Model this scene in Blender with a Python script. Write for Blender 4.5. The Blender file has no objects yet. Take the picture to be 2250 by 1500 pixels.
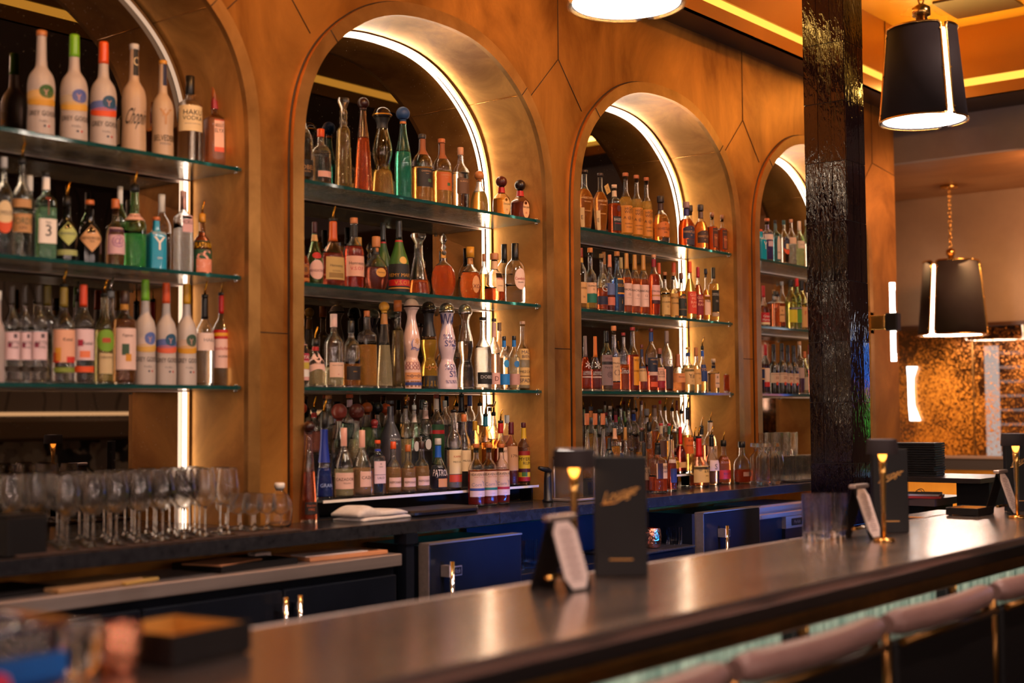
import bpy, math, random
from mathutils import Vector, Matrix
random.seed(7)
SC = bpy.context.scene
COL = SC.collection
PI = math.pi

# ---------------------------------------------------------------- camera, world, exposure
ZC = 1.45
FPX = 2994.8
RV = Vector((0.62577151, -0.77996619, -0.00792198))
UV = Vector((-0.0367932, -0.03966135, 0.99853555))
FV = Vector((0.77913817, 0.62456362, 0.05351639))
cd = bpy.data.cameras.new('camera')
cam = bpy.data.objects.new('camera', cd); COL.objects.link(cam)
m = Matrix((RV, UV, -FV)).transposed().to_4x4(); m.translation = Vector((0, 0, ZC))
cam.matrix_world = m
cd.sensor_width = 36; cd.lens = FPX / 2250 * 36
cd.clip_start = .05; cd.clip_end = 60
cd.dof.use_dof = True; cd.dof.focus_distance = 6.1; cd.dof.aperture_fstop = 1.7
SC.camera = cam
w = bpy.data.worlds.new('world'); SC.world = w; w.use_nodes = True
w.node_tree.nodes['Background'].inputs[0].default_value = (.30, .20, .14, 1)
w.node_tree.nodes['Background'].inputs[1].default_value = .02
SC.view_settings.view_transform = 'Standard'; SC.view_settings.look = 'None'
SC.view_settings.exposure = 0.35; SC.view_settings.gamma = 1
SC.view_settings.use_curve_mapping = False
cy = SC.cycles
cy.max_bounces = 14; cy.diffuse_bounces = 2; cy.glossy_bounces = 4; cy.transmission_bounces = 14
cy.transparent_max_bounces = 28; cy.caustics_reflective = False; cy.caustics_refractive = False
cy.sample_clamp_indirect = 6; cy.blur_glossy = .4
try:
    cy.use_denoising = True; cy.denoiser = 'OPENIMAGEDENOISE'; cy.use_adaptive_sampling = True; cy.adaptive_threshold = .02
except Exception: pass

def area(name, loc, to, sx, sy, col, power, spread=None):
    l = bpy.data.lights.new(name, 'AREA'); l.shape = 'RECTANGLE'; l.size = sx; l.size_y = sy
    l.color = col; l.energy = power
    if spread: l.spread = spread
    o = bpy.data.objects.new(name, l); COL.objects.link(o); o.location = loc
    o.rotation_euler = (Vector(to) - Vector(loc)).to_track_quat('-Z', 'Y').to_euler()
    return o
WARM = (1, .62, .34); PINK = (1, .70, .58)
# light hidden in the ceiling tray, washing the gold ceiling and the top of the bronze wall
area('cove_light', (5.0, 3.30, 3.52), (5.0, 2.7, 3.86), 7.2, .05, (1, .56, .12), 17)
area('cove_light_end', (8.32, 2.6, 3.52), (7.8, 2.6, 3.86), 1.6, .05, (1, .56, .12), 6)
# added fill spots, standing in for unseen room lighting
def spot(name, loc, to, col, power, ang=75, rad=.06):
    l = bpy.data.lights.new(name, 'SPOT'); l.color = col; l.energy = power; l.spot_size = math.radians(ang); l.spot_blend = .7; l.shadow_soft_size = rad
    o = bpy.data.objects.new(name, l); COL.objects.link(o); o.location = loc
    o.rotation_euler = (Vector(to) - Vector(loc)).to_track_quat('-Z', 'Y').to_euler(); return o
for q, (lx, tx, e_) in enumerate(((.9, 2.0, 55), (2.9, 3.6, 62), (4.9, 5.2, 66), (6.7, 7.0, 60))):
    spot('dining_fill_spot', (lx, .9, 3.36), (tx, 3.7, 1.6), PINK, e_, 80)  # added fill for the bottles and their labels
for q, lx in enumerate((1.6, 3.4)):
    spot('bar_front_fill_spot', (lx, .5, 3.36), (lx+.5, 1.6, 1.0), PINK, 120, 50)  # added to brighten the stools and cards
for q, lx in enumerate((1.2, 3.0, 4.8, 6.6)):
    spot('wall_fill_spot', (lx, 2.0, 3.84), (lx+.6, 3.6, 2.9), (1, .44, .12), 85, 95)  # added orange spots standing in for cove light on the wall
area('bar_front_fill', (3.0, 1.515, .944), (3.0, 1.60, .84), 5.5, .012, (1, .88, .72), 3.0)  # light strip added to brighten the teal front
# blue strip under the bar's working side
area('under_bar_light', (5.1, 2.06, 1.0), (5.1, 3.3, .97), 2.7, .03, (.0, .20, 1), 3.4, .40)
area('recess_light', (9.2, 2.5, 3.08), (10.3, 3.7, 1.9), .6, .3, (1, .52, .24), 44)
area('recess_floor_wash', (9.7, 3.2, .25), (10.45, 3.8, .9), .9, .1, (1, .55, .15), 9)
area('leaf_panel_light', (9.9, 3.5, 2.55), (10.45, 3.6, 1.6), 1.2, .1, (1, .6, .25), 5)

def at(px, py, Y):
    d = FV + RV * ((px - 1125) / FPX) - UV * ((py - 750) / FPX)
    p = d * (Y / d.y); return Vector((p.x, p.y, p.z + ZC))
def atz(px, py, Z):
    d = FV + RV * ((px - 1125) / FPX) - UV * ((py - 750) / FPX)
    p = d * ((Z - ZC) / d.z); return Vector((p.x, p.y, Z))

# ---------------------------------------------------------------- materials
def lin(h):
    if not isinstance(h, str): return tuple(h)[:3]
    h = h.lstrip('#'); v = [int(h[i:i+2], 16) / 255 for i in (0, 2, 4)]
    return tuple(x / 12.92 if x <= .04045 else ((x + .055) / 1.055) ** 2.4 for x in v)
NM = {'white': '#e9e2da', 'cream': '#ddc79b', 'tan': '#b98b5a', 'black': '#0d0b0c', 'orange': '#d8501a', 'red': '#b01414', 'green': '#2f7a1c', 'navy': '#10183f',
      'blue': '#1150b8', 'gold': '#c48a2c', 'yellow': '#e2b31c', 'teal': '#0f8f86', 'pink': '#e0a9a0', 'gray': '#77737a', 'brown': '#3a1c10', 'cork': '#b87440',
      'lime': '#6fae1f', 'purple': '#4a2a70', 'copper': '#b5622c', 'darkred': '#5c0f14', 'silver': '#b9b6b6', 'turq': '#1a93b5', 'paper': '#d8b890', 'wood': '#7a3b1c'}
def C3(c): return lin(NM.get(c, c) if isinstance(c, str) else c)
MC = {}
def newmat(key):
    mt = bpy.data.materials.new(key); mt.use_nodes = True
    nt = mt.node_tree; b = nt.nodes['Principled BSDF']
    return mt, nt, b
def paint(c, rough=.45, metal=0., spec=.5, emis=0, coat=0):
    k = ('p', c if isinstance(c, str) else tuple(c), rough, metal, emis, coat)
    if k in MC: return MC[k]
    mt, nt, b = newmat('paint'); col = C3(c)
    b.inputs['Base Color'].default_value = (*col, 1); b.inputs['Roughness'].default_value = rough; b.inputs['Metallic'].default_value = metal
    b.inputs['Coat Weight'].default_value = coat
    n = nt.nodes.new('ShaderNodeTexNoise'); n.inputs['Scale'].default_value = 40
    mr = nt.nodes.new('ShaderNodeMapRange'); mr.inputs['To Min'].default_value = max(.02, rough * .85); mr.inputs['To Max'].default_value = min(1, rough * 1.15)
    nt.links.new(n.outputs['Fac'], mr.inputs['Value']); nt.links.new(mr.outputs['Result'], b.inputs['Roughness'])
    if emis:
        b.inputs['Emission Color'].default_value = (*col, 1); b.inputs['Emission Strength'].default_value = emis
    MC[k] = mt; return mt
def emit(c, s):
    k = ('e', c if isinstance(c, str) else tuple(c), s)
    if k in MC: return MC[k]
    mt, nt, b = newmat('glow'); nt.nodes.remove(b)
    e = nt.nodes.new('ShaderNodeEmission'); e.inputs[0].default_value = (*C3(c), 1); e.inputs[1].default_value = s
    nt.links.new(e.outputs[0], nt.nodes['Material Output'].inputs[0]); MC[k] = mt; return mt
def thin_glass(c=(.96, .97, .97), edge=.85, rough=.02, base=.07):
    k = ('g', tuple(C3(c)), edge, rough, base)
    if k in MC: return MC[k]
    mt, nt, b = newmat('glass'); nt.nodes.remove(b); N = nt.nodes; L = nt.links
    t = N.new('ShaderNodeBsdfTransparent'); g = N.new('ShaderNodeBsdfGlossy'); g.inputs['Roughness'].default_value = rough
    t.inputs[0].default_value = (*C3(c), 1); g.inputs[0].default_value = (1, 1, 1, 1)
    lw = N.new('ShaderNodeLayerWeight'); lw.inputs[0].default_value = .5
    p = N.new('ShaderNodeMath'); p.operation = 'POWER'; p.inputs[1].default_value = 2.6
    mr = N.new('ShaderNodeMapRange'); mr.inputs['To Min'].default_value = base; mr.inputs['To Max'].default_value = edge
    L.new(lw.outputs['Facing'], p.inputs[0]); L.new(p.outputs[0], mr.inputs['Value'])
    p3 = N.new('ShaderNodeMath'); p3.operation = 'POWER'; p3.inputs[1].default_value = 4; L.new(lw.outputs['Facing'], p3.inputs[0])
    mc = N.new('ShaderNodeMix'); mc.data_type = 'RGBA'; L.new(p3.outputs[0], mc.inputs[0]); mc.inputs[6].default_value = (*C3(c), 1); mc.inputs[7].default_value = (*[v*.25 for v in C3(c)], 1); L.new(mc.outputs[2], t.inputs[0])
    x = N.new('ShaderNodeMixShader'); L.new(mr.outputs['Result'], x.inputs[0]); L.new(t.outputs[0], x.inputs[1]); L.new(g.outputs[0], x.inputs[2])
    nz = N.new('ShaderNodeTexNoise'); nz.inputs['Scale'].default_value = 38; bp = N.new('ShaderNodeBump'); bp.inputs['Strength'].default_value = .3; bp.inputs['Distance'].default_value = .004
    L.new(nz.outputs['Fac'], bp.inputs['Height']); L.new(bp.outputs[0], g.inputs['Normal'])
    L.new(x.outputs[0], N['Material Output'].inputs[0]); MC[k] = mt; return mt
def solid_glass(c, rough=0., ior=1.36, bump=0):
    k = ('s', tuple(C3(c)), rough, ior, bump)
    if k in MC: return MC[k]
    mt, nt, b = newmat('liquid')
    clear = min(C3(c)) > .8; q_ = C3(c) if clear else tuple(max(v, 0)**.70 for v in C3(c))
    b.inputs['Base Color'].default_value = (*q_, 1); b.inputs['Roughness'].default_value = rough
    b.inputs['Transmission Weight'].default_value = 1; b.inputs['IOR'].default_value = ior
    if not clear:
        df = nt.nodes.new('ShaderNodeBsdfDiffuse'); df.inputs[0].default_value = (*C3(c), 1); mx = nt.nodes.new('ShaderNodeMixShader'); mx.inputs[0].default_value = .15
        nt.links.new(b.outputs[0], mx.inputs[1]); nt.links.new(df.outputs[0], mx.inputs[2]); nt.links.new(mx.outputs[0], nt.nodes['Material Output'].inputs[0])
    nz = nt.nodes.new('ShaderNodeTexNoise'); nz.inputs['Scale'].default_value = 30 if not bump else 110; bp = nt.nodes.new('ShaderNodeBump'); bp.inputs['Strength'].default_value = .15 if not bump else bump; bp.inputs['Distance'].default_value = .004
    nt.links.new(nz.outputs['Fac'], bp.inputs['Height']); nt.links.new(bp.outputs[0], b.inputs['Normal'])
    MC[k] = mt; return mt
def frosted(c):
    k = ('f', tuple(C3(c)))
    if k in MC: return MC[k]
    mt, nt, b = newmat('frosted_glass')
    b.inputs['Base Color'].default_value = (*C3(c), 1); b.inputs['Roughness'].default_value = .42
    b.inputs['Transmission Weight'].default_value = .25; b.inputs['Subsurface Weight'].default_value = 0.
    n = nt.nodes.new('ShaderNodeTexNoise'); n.inputs['Scale'].default_value = 300; bp = nt.nodes.new('ShaderNodeBump'); bp.inputs['Strength'].default_value = .05
    nt.links.new(n.outputs['Fac'], bp.inputs['Height']); nt.links.new(bp.outputs[0], b.inputs['Normal'])
    MC[k] = mt; return mt

def noisy(name, c1, c2, rough, metal=0., scale=(6, 6, 6), detail=6, bump=0., bscale=60, r2=None, coat=0, dist=0.):
    mt, nt, b = newmat(name); N = nt.nodes; L = nt.links
    tc = N.new('ShaderNodeTexCoord'); mp = N.new('ShaderNodeMapping'); mp.inputs['Scale'].default_value = scale
    nz = N.new('ShaderNodeTexNoise'); nz.inputs['Scale'].default_value = 1; nz.inputs['Detail'].default_value = detail; nz.inputs['Roughness'].default_value = .62; nz.inputs['Distortion'].default_value = dist
    rp = N.new('ShaderNodeValToRGB'); rp.color_ramp.elements[0].position = .32; rp.color_ramp.elements[1].position = .68
    rp.color_ramp.elements[0].color = (*C3(c1), 1); rp.color_ramp.elements[1].color = (*C3(c2), 1)
    L.new(tc.outputs['Object'], mp.inputs[0]); L.new(mp.outputs[0], nz.inputs['Vector']); L.new(nz.outputs['Fac'], rp.inputs[0]); L.new(rp.outputs[0], b.inputs['Base Color'])
    b.inputs['Roughness'].default_value = rough; b.inputs['Metallic'].default_value = metal; b.inputs['Coat Weight'].default_value = coat
    if r2 is not None:
        mr = N.new('ShaderNodeMapRange'); mr.inputs['To Min'].default_value = rough; mr.inputs['To Max'].default_value = r2
        L.new(nz.outputs['Fac'], mr.inputs['Value']); L.new(mr.outputs['Result'], b.inputs['Roughness'])
    if bump:
        n2 = N.new('ShaderNodeTexNoise'); n2.inputs['Scale'].default_value = bscale; n2.inputs['Detail'].default_value = 3
        L.new(tc.outputs['Object'], n2.inputs['Vector'])
        bp = N.new('ShaderNodeBump'); bp.inputs['Strength'].default_value = bump; bp.inputs['Distance'].default_value = .01
        L.new(n2.outputs['Fac'], bp.inputs['Height']); L.new(bp.outputs[0], b.inputs['Normal'])
    return mt
M_BRONZE = noisy('patinated_bronze', (.24, .085, .012), (.66, .29, .06), .36, .72, (2.6, 2.6, 1.5), 9, .05, 90, .5, dist=.7)
M_LINER = noisy('burnished_bronze', (.42, .165, .035), (.88, .44, .11), .40, .62, (3.4, 3.4, 2.4), 9, .04, 120, .54, dist=.9)
M_FRAME = noisy('bronze_frame', (.38, .18, .05), (.62, .32, .10), .32, .85, (5, 5, 5), 8, .04, 90, .5, dist=.5)
M_SEAM = paint((.03, .015, .008), .6)
M_GOLDCEIL = noisy('gold_ceiling_lacquer', (.72, .34, .03), (.85, .45, .05), .22, .1, (1, 1, 1), 3, .02, 6, .34)
M_FASCIA = noisy('orange_fascia_lacquer', (.34, .115, .012), (.42, .15, .018), .3, .2, (1, 1, 1), 3)
M_SOFFIT = noisy('brown_soffit_paint', (.045, .016, .008), (.06, .024, .012), .35, 0, (1, 1, 1), 3)
M_GREY = noisy('grey_beam_plaster', (.34, .27, .27), (.42, .33, .32), .6, 0, (3, 3, 3), 6)
M_TAUPE = noisy('taupe_plaster', (.20, .12, .075), (.25, .155, .10), .6, 0, (2, 2, 2), 5)
M_BROWNCEIL = noisy('brown_glazed_ceiling', (.30, .12, .035), (.42, .18, .06), .4, 0, (3, 1, 1), 4, dist=1)
M_FLOOR = noisy('dark_floor_tile', (.02, .014, .012), (.035, .025, .02), .35, 0, (3, 3, 3), 4)
M_STONE = noisy('black_stone_counter', (.012, .012, .016), (.03, .03, .036), .16, 0, (30, 30, 30), 5, .01, 200, .24)
M_PEWTER = noisy('pewter_bar_top', (.54, .42, .38), (.60, .47, .42), .12, .92, (2, 14, 2), 4, .0, 90, .28)
M_STEEL = noisy('brushed_steel', (.48, .40, .38), (.60, .50, .47), .34, .8, (1, 60, 60), 4, 0, 90, .48)
M_BLACKMET = noisy('black_cabinet_metal', (.006, .008, .015), (.010, .013, .024), .34, .2, (6, 6, 6), 4)
M_BLACK = paint((.006, .005, .006), .38)
M_MATBLACK = paint((.006, .0045, .005), .5)
M_MATBLACK.node_tree.nodes['Principled BSDF'].inputs['Specular IOR Level'].default_value = .3
M_SHADE = noisy('charcoal_lamp_shade', (.022, .015, .016), (.03, .021, .022), .7, 0, (4, 4, 4), 3)
M_BRASS = noisy('brass', (.62, .33, .09), (.72, .42, .13), .2, 1, (20, 20, 20), 3)
M_DBRASS = noisy('dark_antique_brass', (.16, .075, .02), (.24, .115, .03), .3, .9, (9, 9, 9), 4)
M_CHROME = paint((.72, .70, .70), .08, 1)
M_BRASSIN = noisy('satin_brass_lining', (.70, .36, .08), (.80, .44, .12), .38, .55, (20, 20, 20), 3)
M_COPPER = noisy('hammered_copper', (.85, .34, .2), (.95, .45, .28), .16, 1, (9, 9, 9), 2, .5, 95)
M_LEATHER = noisy('stool_leather', (.24, .13, .115), (.30, .165, .145), .36, 0, (14, 14, 14), 5, .06, 150, .46)
M_LINEN = noisy('white_linen', (.62, .55, .53), (.72, .65, .62), .85, 0, (60, 60, 60), 5, .2, 180)
M_PAPER = noisy('paper', (.80, .62, .56), (.86, .68, .62), .8, 0, (8, 8, 8), 3)
M_COPPERPAPER = noisy('orange_paper', (.62, .24, .10), (.70, .30, .14), .7, 0, (8, 8, 8), 3)
M_KRAFT = noisy('kraft_paper', (.45, .24, .10), (.52, .29, .13), .7, 0, (8, 8, 8), 3)
M_MAT = noisy('black_rubber_mat', (.012, .010, .010), (.03, .024, .022), .55, 0, (90, 90, 90), 2, .6, 140)
def wall_glass(c):
    k = ('w', tuple(C3(c)))
    if k in MC: return MC[k]
    mt, nt, b = newmat('walled_glass')
    b.inputs['Base Color'].default_value = (*C3(c), 1); b.inputs['Roughness'].default_value = 0; b.inputs['Transmission Weight'].default_value = 1; b.inputs['IOR'].default_value = 1.54
    nz = nt.nodes.new('ShaderNodeTexNoise'); nz.inputs['Scale'].default_value = 26; bp = nt.nodes.new('ShaderNodeBump'); bp.inputs['Strength'].default_value = .07; bp.inputs['Distance'].default_value = .003
    nt.links.new(nz.outputs['Fac'], bp.inputs['Height']); nt.links.new(bp.outputs[0], b.inputs['Normal'])
    MC[k] = mt; return mt
M_GLASS = wall_glass((.99, .99, .99)); M_TGLASS = wall_glass((.995, .985, .97))
M_SHELF = thin_glass((.80, .90, .88), .8, .05, .10)
_nt = M_SHELF.node_tree; _N = _nt.nodes; _o = _N['Material Output'].inputs[0].links[0].from_socket
_d = _N.new('ShaderNodeBsdfDiffuse'); _d.inputs[0].default_value = (.62, .66, .70, 1); _t = _N.new('ShaderNodeBsdfTranslucent'); _t.inputs[0].default_value = (.62, .66, .70, 1)
_a = _N.new('ShaderNodeMixShader'); _a.inputs[0].default_value = .5; _nt.links.new(_d.outputs[0], _a.inputs[1]); _nt.links.new(_t.outputs[0], _a.inputs[2])
_m = _N.new('ShaderNodeMixShader'); _m.inputs[0].default_value = .16; _nt.links.new(_o, _m.inputs[1]); _nt.links.new(_a.outputs[0], _m.inputs[2]); _nt.links.new(_m.outputs[0], _N['Material Output'].inputs[0])
M_SHELFEDGE = noisy('teal_glass_edge', (.004, .05, .055), (.01, .12, .12), .06, 0, (3, 3, 30), 3)
M_SHELFEDGE.node_tree.nodes['Principled BSDF'].inputs['Transmission Weight'].default_value = .5
M_LED = emit((1, .80, .58), 22); M_LEDDIM = emit((1, .80, .64), 5); M_LEDTOP = emit((1, .62, .40), .55)
M_AMBERLED = emit((1, .48, .06), 1.5); M_LAMPGLOW = emit((1, .84, .70), 20); M_SCONCE = emit((1, .88, .74), 7)

def mirror_mat(name, c, dust, sc=230, blk=(.02, .012, .008)):
    mt, nt, b = newmat(name); N = nt.nodes; L = nt.links
    b.inputs['Metallic'].default_value = 1; b.inputs['Roughness'].default_value = .015; b.inputs['Base Color'].default_value = (*c, 1)
    tc = N.new('ShaderNodeTexCoord'); v = N.new('ShaderNodeTexVoronoi'); v.inputs['Scale'].default_value = sc * .35; v.inputs['Randomness'].default_value = 1
    L.new(tc.outputs['Object'], v.inputs['Vector'])
    ls = N.new('ShaderNodeMath'); ls.operation = 'LESS_THAN'; ls.inputs[1].default_value = .075; L.new(v.outputs['Distance'], ls.inputs[0])
    n = N.new('ShaderNodeTexNoise'); n.inputs['Scale'].default_value = 5; L.new(tc.outputs['Object'], n.inputs['Vector'])
    gt = N.new('ShaderNodeMath'); gt.operation = 'GREATER_THAN'; gt.inputs[1].default_value = .5; L.new(n.outputs['Fac'], gt.inputs[0])
    mu = N.new('ShaderNodeMath'); mu.operation = 'MULTIPLY'; L.new(ls.outputs[0], mu.inputs[0]); L.new(gt.outputs[0], mu.inputs[1])
    m2 = N.new('ShaderNodeMath'); m2.operation = 'MULTIPLY'; m2.inputs[1].default_value = dust; L.new(mu.outputs[0], m2.inputs[0])
    d = N.new('ShaderNodeBsdfDiffuse'); d.inputs[0].default_value = (.9, .8, .7, 1)
    x = N.new('ShaderNodeMixShader'); L.new(m2.outputs[0], x.inputs[0]); L.new(b.outputs[0], x.inputs[1]); L.new(d.outputs[0], x.inputs[2])
    L.new(x.outputs[0], N['Material Output'].inputs[0]); return mt
M_MIRROR = mirror_mat('smoked_mirror', (.22, .18, .15), .25)

# ---------------------------------------------------------------- mesh helpers
class MB:
    def __init__(s): s.v = []; s.f = []; s.mi = []; s.mats = []; s.sm = []
    def mat(s, mt):
        if mt not in s.mats: s.mats.append(mt)
        return s.mats.index(mt)
    def add(s, vs, fs, mt, smooth=False):
        o = len(s.v); i = s.mat(mt); s.v += [tuple(x) for x in vs]
        for f in fs: s.f.append([o + k for k in f]); s.mi.append(i); s.sm.append(smooth)
        return s
    def box(s, a, b, mt, M=None):
        x0, y0, z0 = a; x1, y1, z1 = b
        vs = [Vector(p) for p in ((x0,y0,z0),(x1,y0,z0),(x1,y1,z0),(x0,y1,z0),(x0,y0,z1),(x1,y0,z1),(x1,y1,z1),(x0,y1,z1))]
        if M: vs = [M @ p for p in vs]
        return s.add(vs, [(0,3,2,1),(4,5,6,7),(0,1,5,4),(1,2,6,5),(2,3,7,6),(3,0,4,7)], mt)
    def rbox(s, a, b, r, mt, M=None, seg=3, axis=2):
        # box with rounded vertical edges and small top/bottom chamfer
        x0, y0, z0 = a; x1, y1, z1 = b
        if axis == 0: perm = lambda p: (p[2], p[0], p[1]); x0, y0, z0, x1, y1, z1 = y0, z0, x0, y1, z1, x1
        elif axis == 1: perm = lambda p: (p[1], p[2], p[0]); x0, y0, z0, x1, y1, z1 = z0, x0, y0, z1, x1, y1
        else: perm = lambda p: p
        r = min(r, (x1-x0)*.49, (y1-y0)*.49)
        def ring(z, ins):
            o = []
            for cx, cy, a0 in ((x1-r,y1-r,0),(x0+r,y1-r,PI/2),(x0+r,y0+r,PI),(x1-r,y0+r,1.5*PI)):
                for k in range(seg+1):
                    an = a0 + PI/2*k/seg; rr = max(r-ins, 0)
                    o.append((cx+rr*math.cos(an), cy+rr*math.sin(an), z))
            return o
        c = min(r*.5, (z1-z0)*.3)
        rs = [ring(z0, c), ring(z0+c, 0), ring(z1-c, 0), ring(z1, c)]
        n = len(rs[0]); vs = []; fs = []
        for rr in rs: vs += [Vector(perm(p)) for p in rr]
        if M: vs = [M @ p for p in vs]
        for i in range(3):
            for k in range(n): fs.append((i*n+k, i*n+(k+1)%n, (i+1)*n+(k+1)%n, (i+1)*n+k))
        fs.append(tuple(range(n))[::-1]); fs.append(tuple(range(3*n, 4*n)))
        return s.add(vs, fs, mt)
    def lathe(s, pr, mt, c=(0,0,0), seg=24, n=2., d=1., cap=(1,1), smooth=True, M=None, rot=0):
        vs = []; fs = []
        cs = section(seg, n, d, rot)
        for r, z in pr:
            for cx, cy_ in cs: vs.append(Vector((c[0]+r*cx, c[1]+r*cy_, c[2]+z)))
        if M: vs = [M @ p for p in vs]
        for i in range(len(pr)-1):
            for k in range(seg): fs.append((i*seg+k, i*seg+(k+1)%seg, (i+1)*seg+(k+1)%seg, (i+1)*seg+k))
        s.add(vs, fs, mt, smooth)
        o = len(s.v) - len(vs); i = s.mat(mt)
        if cap[0]: s.f.append([o+k for k in range(seg)][::-1]); s.mi.append(i); s.sm.append(False)
        if cap[1]: s.f.append([o+(len(pr)-1)*seg+k for k in range(seg)]); s.mi.append(i); s.sm.append(False)
        return s
    def tube(s, pts, r, mt, seg=8, closed=False, smooth=True):
        pts = [Vector(p) for p in pts]; n = len(pts); vs = []; fs = []
        rr = r if isinstance(r, (list, tuple)) else [r]*n
        prev = None
        for i, p in enumerate(pts):
            a = pts[(i-1) % n] if (closed or i > 0) else p; b = pts[(i+1) % n] if (closed or i < n-1) else p
            t = (b-a).normalized()
            if prev is None: prev = t.orthogonal().normalized()
            prev = (prev - t*prev.dot(t)).normalized(); q = t.cross(prev)
            for k in range(seg):
                an = 2*PI*k/seg; vs.append(p + (prev*math.cos(an)+q*math.sin(an))*rr[i])
        for i in range(n if closed else n-1):
            for k in range(seg):
                j = (i+1) % n; fs.append((i*seg+k, i*seg+(k+1)%seg, j*seg+(k+1)%seg, j*seg+k))
        s.add(vs, fs, mt, smooth)
        if not closed:
            o = len(s.v)-len(vs); i = s.mat(mt)
            s.f.append([o+k for k in range(seg)][::-1]); s.mi.append(i); s.sm.append(False)
            s.f.append([o+(n-1)*seg+k for k in range(seg)]); s.mi.append(i); s.sm.append(False)
        return s
    def prism(s, poly, z0, z1, mt, M=None):
        n = len(poly); vs = [Vector((x,y,z0)) for x,y in poly]+[Vector((x,y,z1)) for x,y in poly]
        if M: vs = [M @ p for p in vs]
        return s.add(vs, [tuple(range(n))[::-1], tuple(range(n,2*n))]+[(k,(k+1)%n,n+(k+1)%n,n+k) for k in range(n)], mt)
    def build(s, name, parent=None, loc=None, rz=0):
        me = bpy.data.meshes.new(name); me.from_pydata([tuple(v) for v in s.v], [], s.f)
        for mt in s.mats: me.materials.append(mt)
        me.polygons.foreach_set('material_index', s.mi); me.polygons.foreach_set('use_smooth', s.sm); me.update()
        o = bpy.data.objects.new(name, me); COL.objects.link(o)
        if parent is not None: o.parent = parent
        if loc is not None: o.location = loc
        if rz: o.rotation_euler[2] = rz
        return o
_SEC = {}
def section(seg, n, d, rot=0):
    k = (seg, n, d, rot)
    if k in _SEC: return _SEC[k]
    o = []
    for i in range(seg):
        a = 2*PI*(i+.5)/seg; c_, s_ = math.cos(a), math.sin(a)
        if n != 2: c_ = math.copysign(abs(c_)**(2/n), c_); s_ = math.copysign(abs(s_)**(2/n), s_)
        x, y = c_, s_*d
        o.append((x*math.cos(rot)-y*math.sin(rot), x*math.sin(rot)+y*math.cos(rot)))
    _SEC[k] = o; return o
def empty(name, loc, rz=0):
    o = bpy.data.objects.new(name, None); COL.objects.link(o); o.location = loc; o.rotation_euler[2] = rz
    o.empty_display_size = .05; return o
def tag(o, label, cat, group=None):
    o['label'] = label; o['category'] = cat
    if group: o['group'] = group
    return o
def struct(o, label=None):
    o['kind'] = 'structure'
    if label: o['label'] = label
    return o
def chaikin(p, it=2):
    for _ in range(it):
        q = [p[0]]
        for a, b in zip(p, p[1:]):
            q += [(a[0]*.75+b[0]*.25, a[1]*.75+b[1]*.25), (a[0]*.25+b[0]*.75, a[1]*.25+b[1]*.75)]
        q.append(p[-1]); p = q
    return p
_TX = {}
def text_geo(t):
    if t in _TX: return _TX[t]
    cu = bpy.data.curves.new('lettering', 'FONT'); cu.body = t; cu.align_x = 'CENTER'; cu.align_y = 'CENTER'; cu.size = 1; cu.resolution_u = 2
    ob = bpy.data.objects.new('lettering', cu)
    me = bpy.data.meshes.new_from_object(ob)
    vs = [(v.co.x, v.co.y) for v in me.vertices]; fs = [tuple(p.vertices) for p in me.polygons]
    bpy.data.objects.remove(ob); bpy.data.curves.remove(cu); bpy.data.meshes.remove(me)
    if vs:
        x0 = min(v[0] for v in vs); x1 = max(v[0] for v in vs); y0 = min(v[1] for v in vs); y1 = max(v[1] for v in vs)
        cx, cy_ = (x0+x1)/2, (y0+y1)/2; h = max(y1-y0, .01)
        vs = [((x-cx)/h, (y-cy_)/h) for x, y in vs]; W = (x1-x0)/h
    else: W = 1
    _TX[t] = (vs, fs, W); return _TX[t]
def put_text(mb, t, cx, cy_, h, maxw, mt, fn, shear=0.):
    vs, fs, W = text_geo(t)
    s = h; sx = min(h, maxw/W)
    mb.add([fn(cx+x*sx+y*s*shear, cy_+y*s) for x, y in vs], fs, mt)

# ---------------------------------------------------------------- the room
ZT = 3.414; YW = 3.6; YM = 3.912; ZCT = 1.08
PITCH = 1.673; C0 = 4.0 - PITCH; HW = .71
CEN = [C0 + PITCH*i for i in range(4)]
ARC = [(.72,2.36),(.717,2.46),(.705,2.555),(.675,2.65),(.63,2.735),(.565,2.81),(.48,2.88),(.375,2.945),(.25,2.99),(.12,3.010),(0,3.013)]
def outline(off=0.):
    """right half to left half, from the counter up and over; off grows the opening"""
    h = [(HW, ZCT)] + [(x/.72*HW, z) for x, z in ARC]
    # dense smooth upper part
    up = chaikin(h[1:], 2); h = [h[0]] + up
    full = h + [(-x, z) for x, z in h[-2::-1]]
    if off:
        o = []
        for i, (x, z) in enumerate(full):
            a = full[max(i-1,0)]; b = full[min(i+1,len(full)-1)]
            tx, tz = b[0]-a[0], b[1]-a[1]; l = math.hypot(tx, tz) or 1
            o.append((x+off*tz/l, z-off*tx/l))
        full = o
    return full
OUT = outline()
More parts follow.
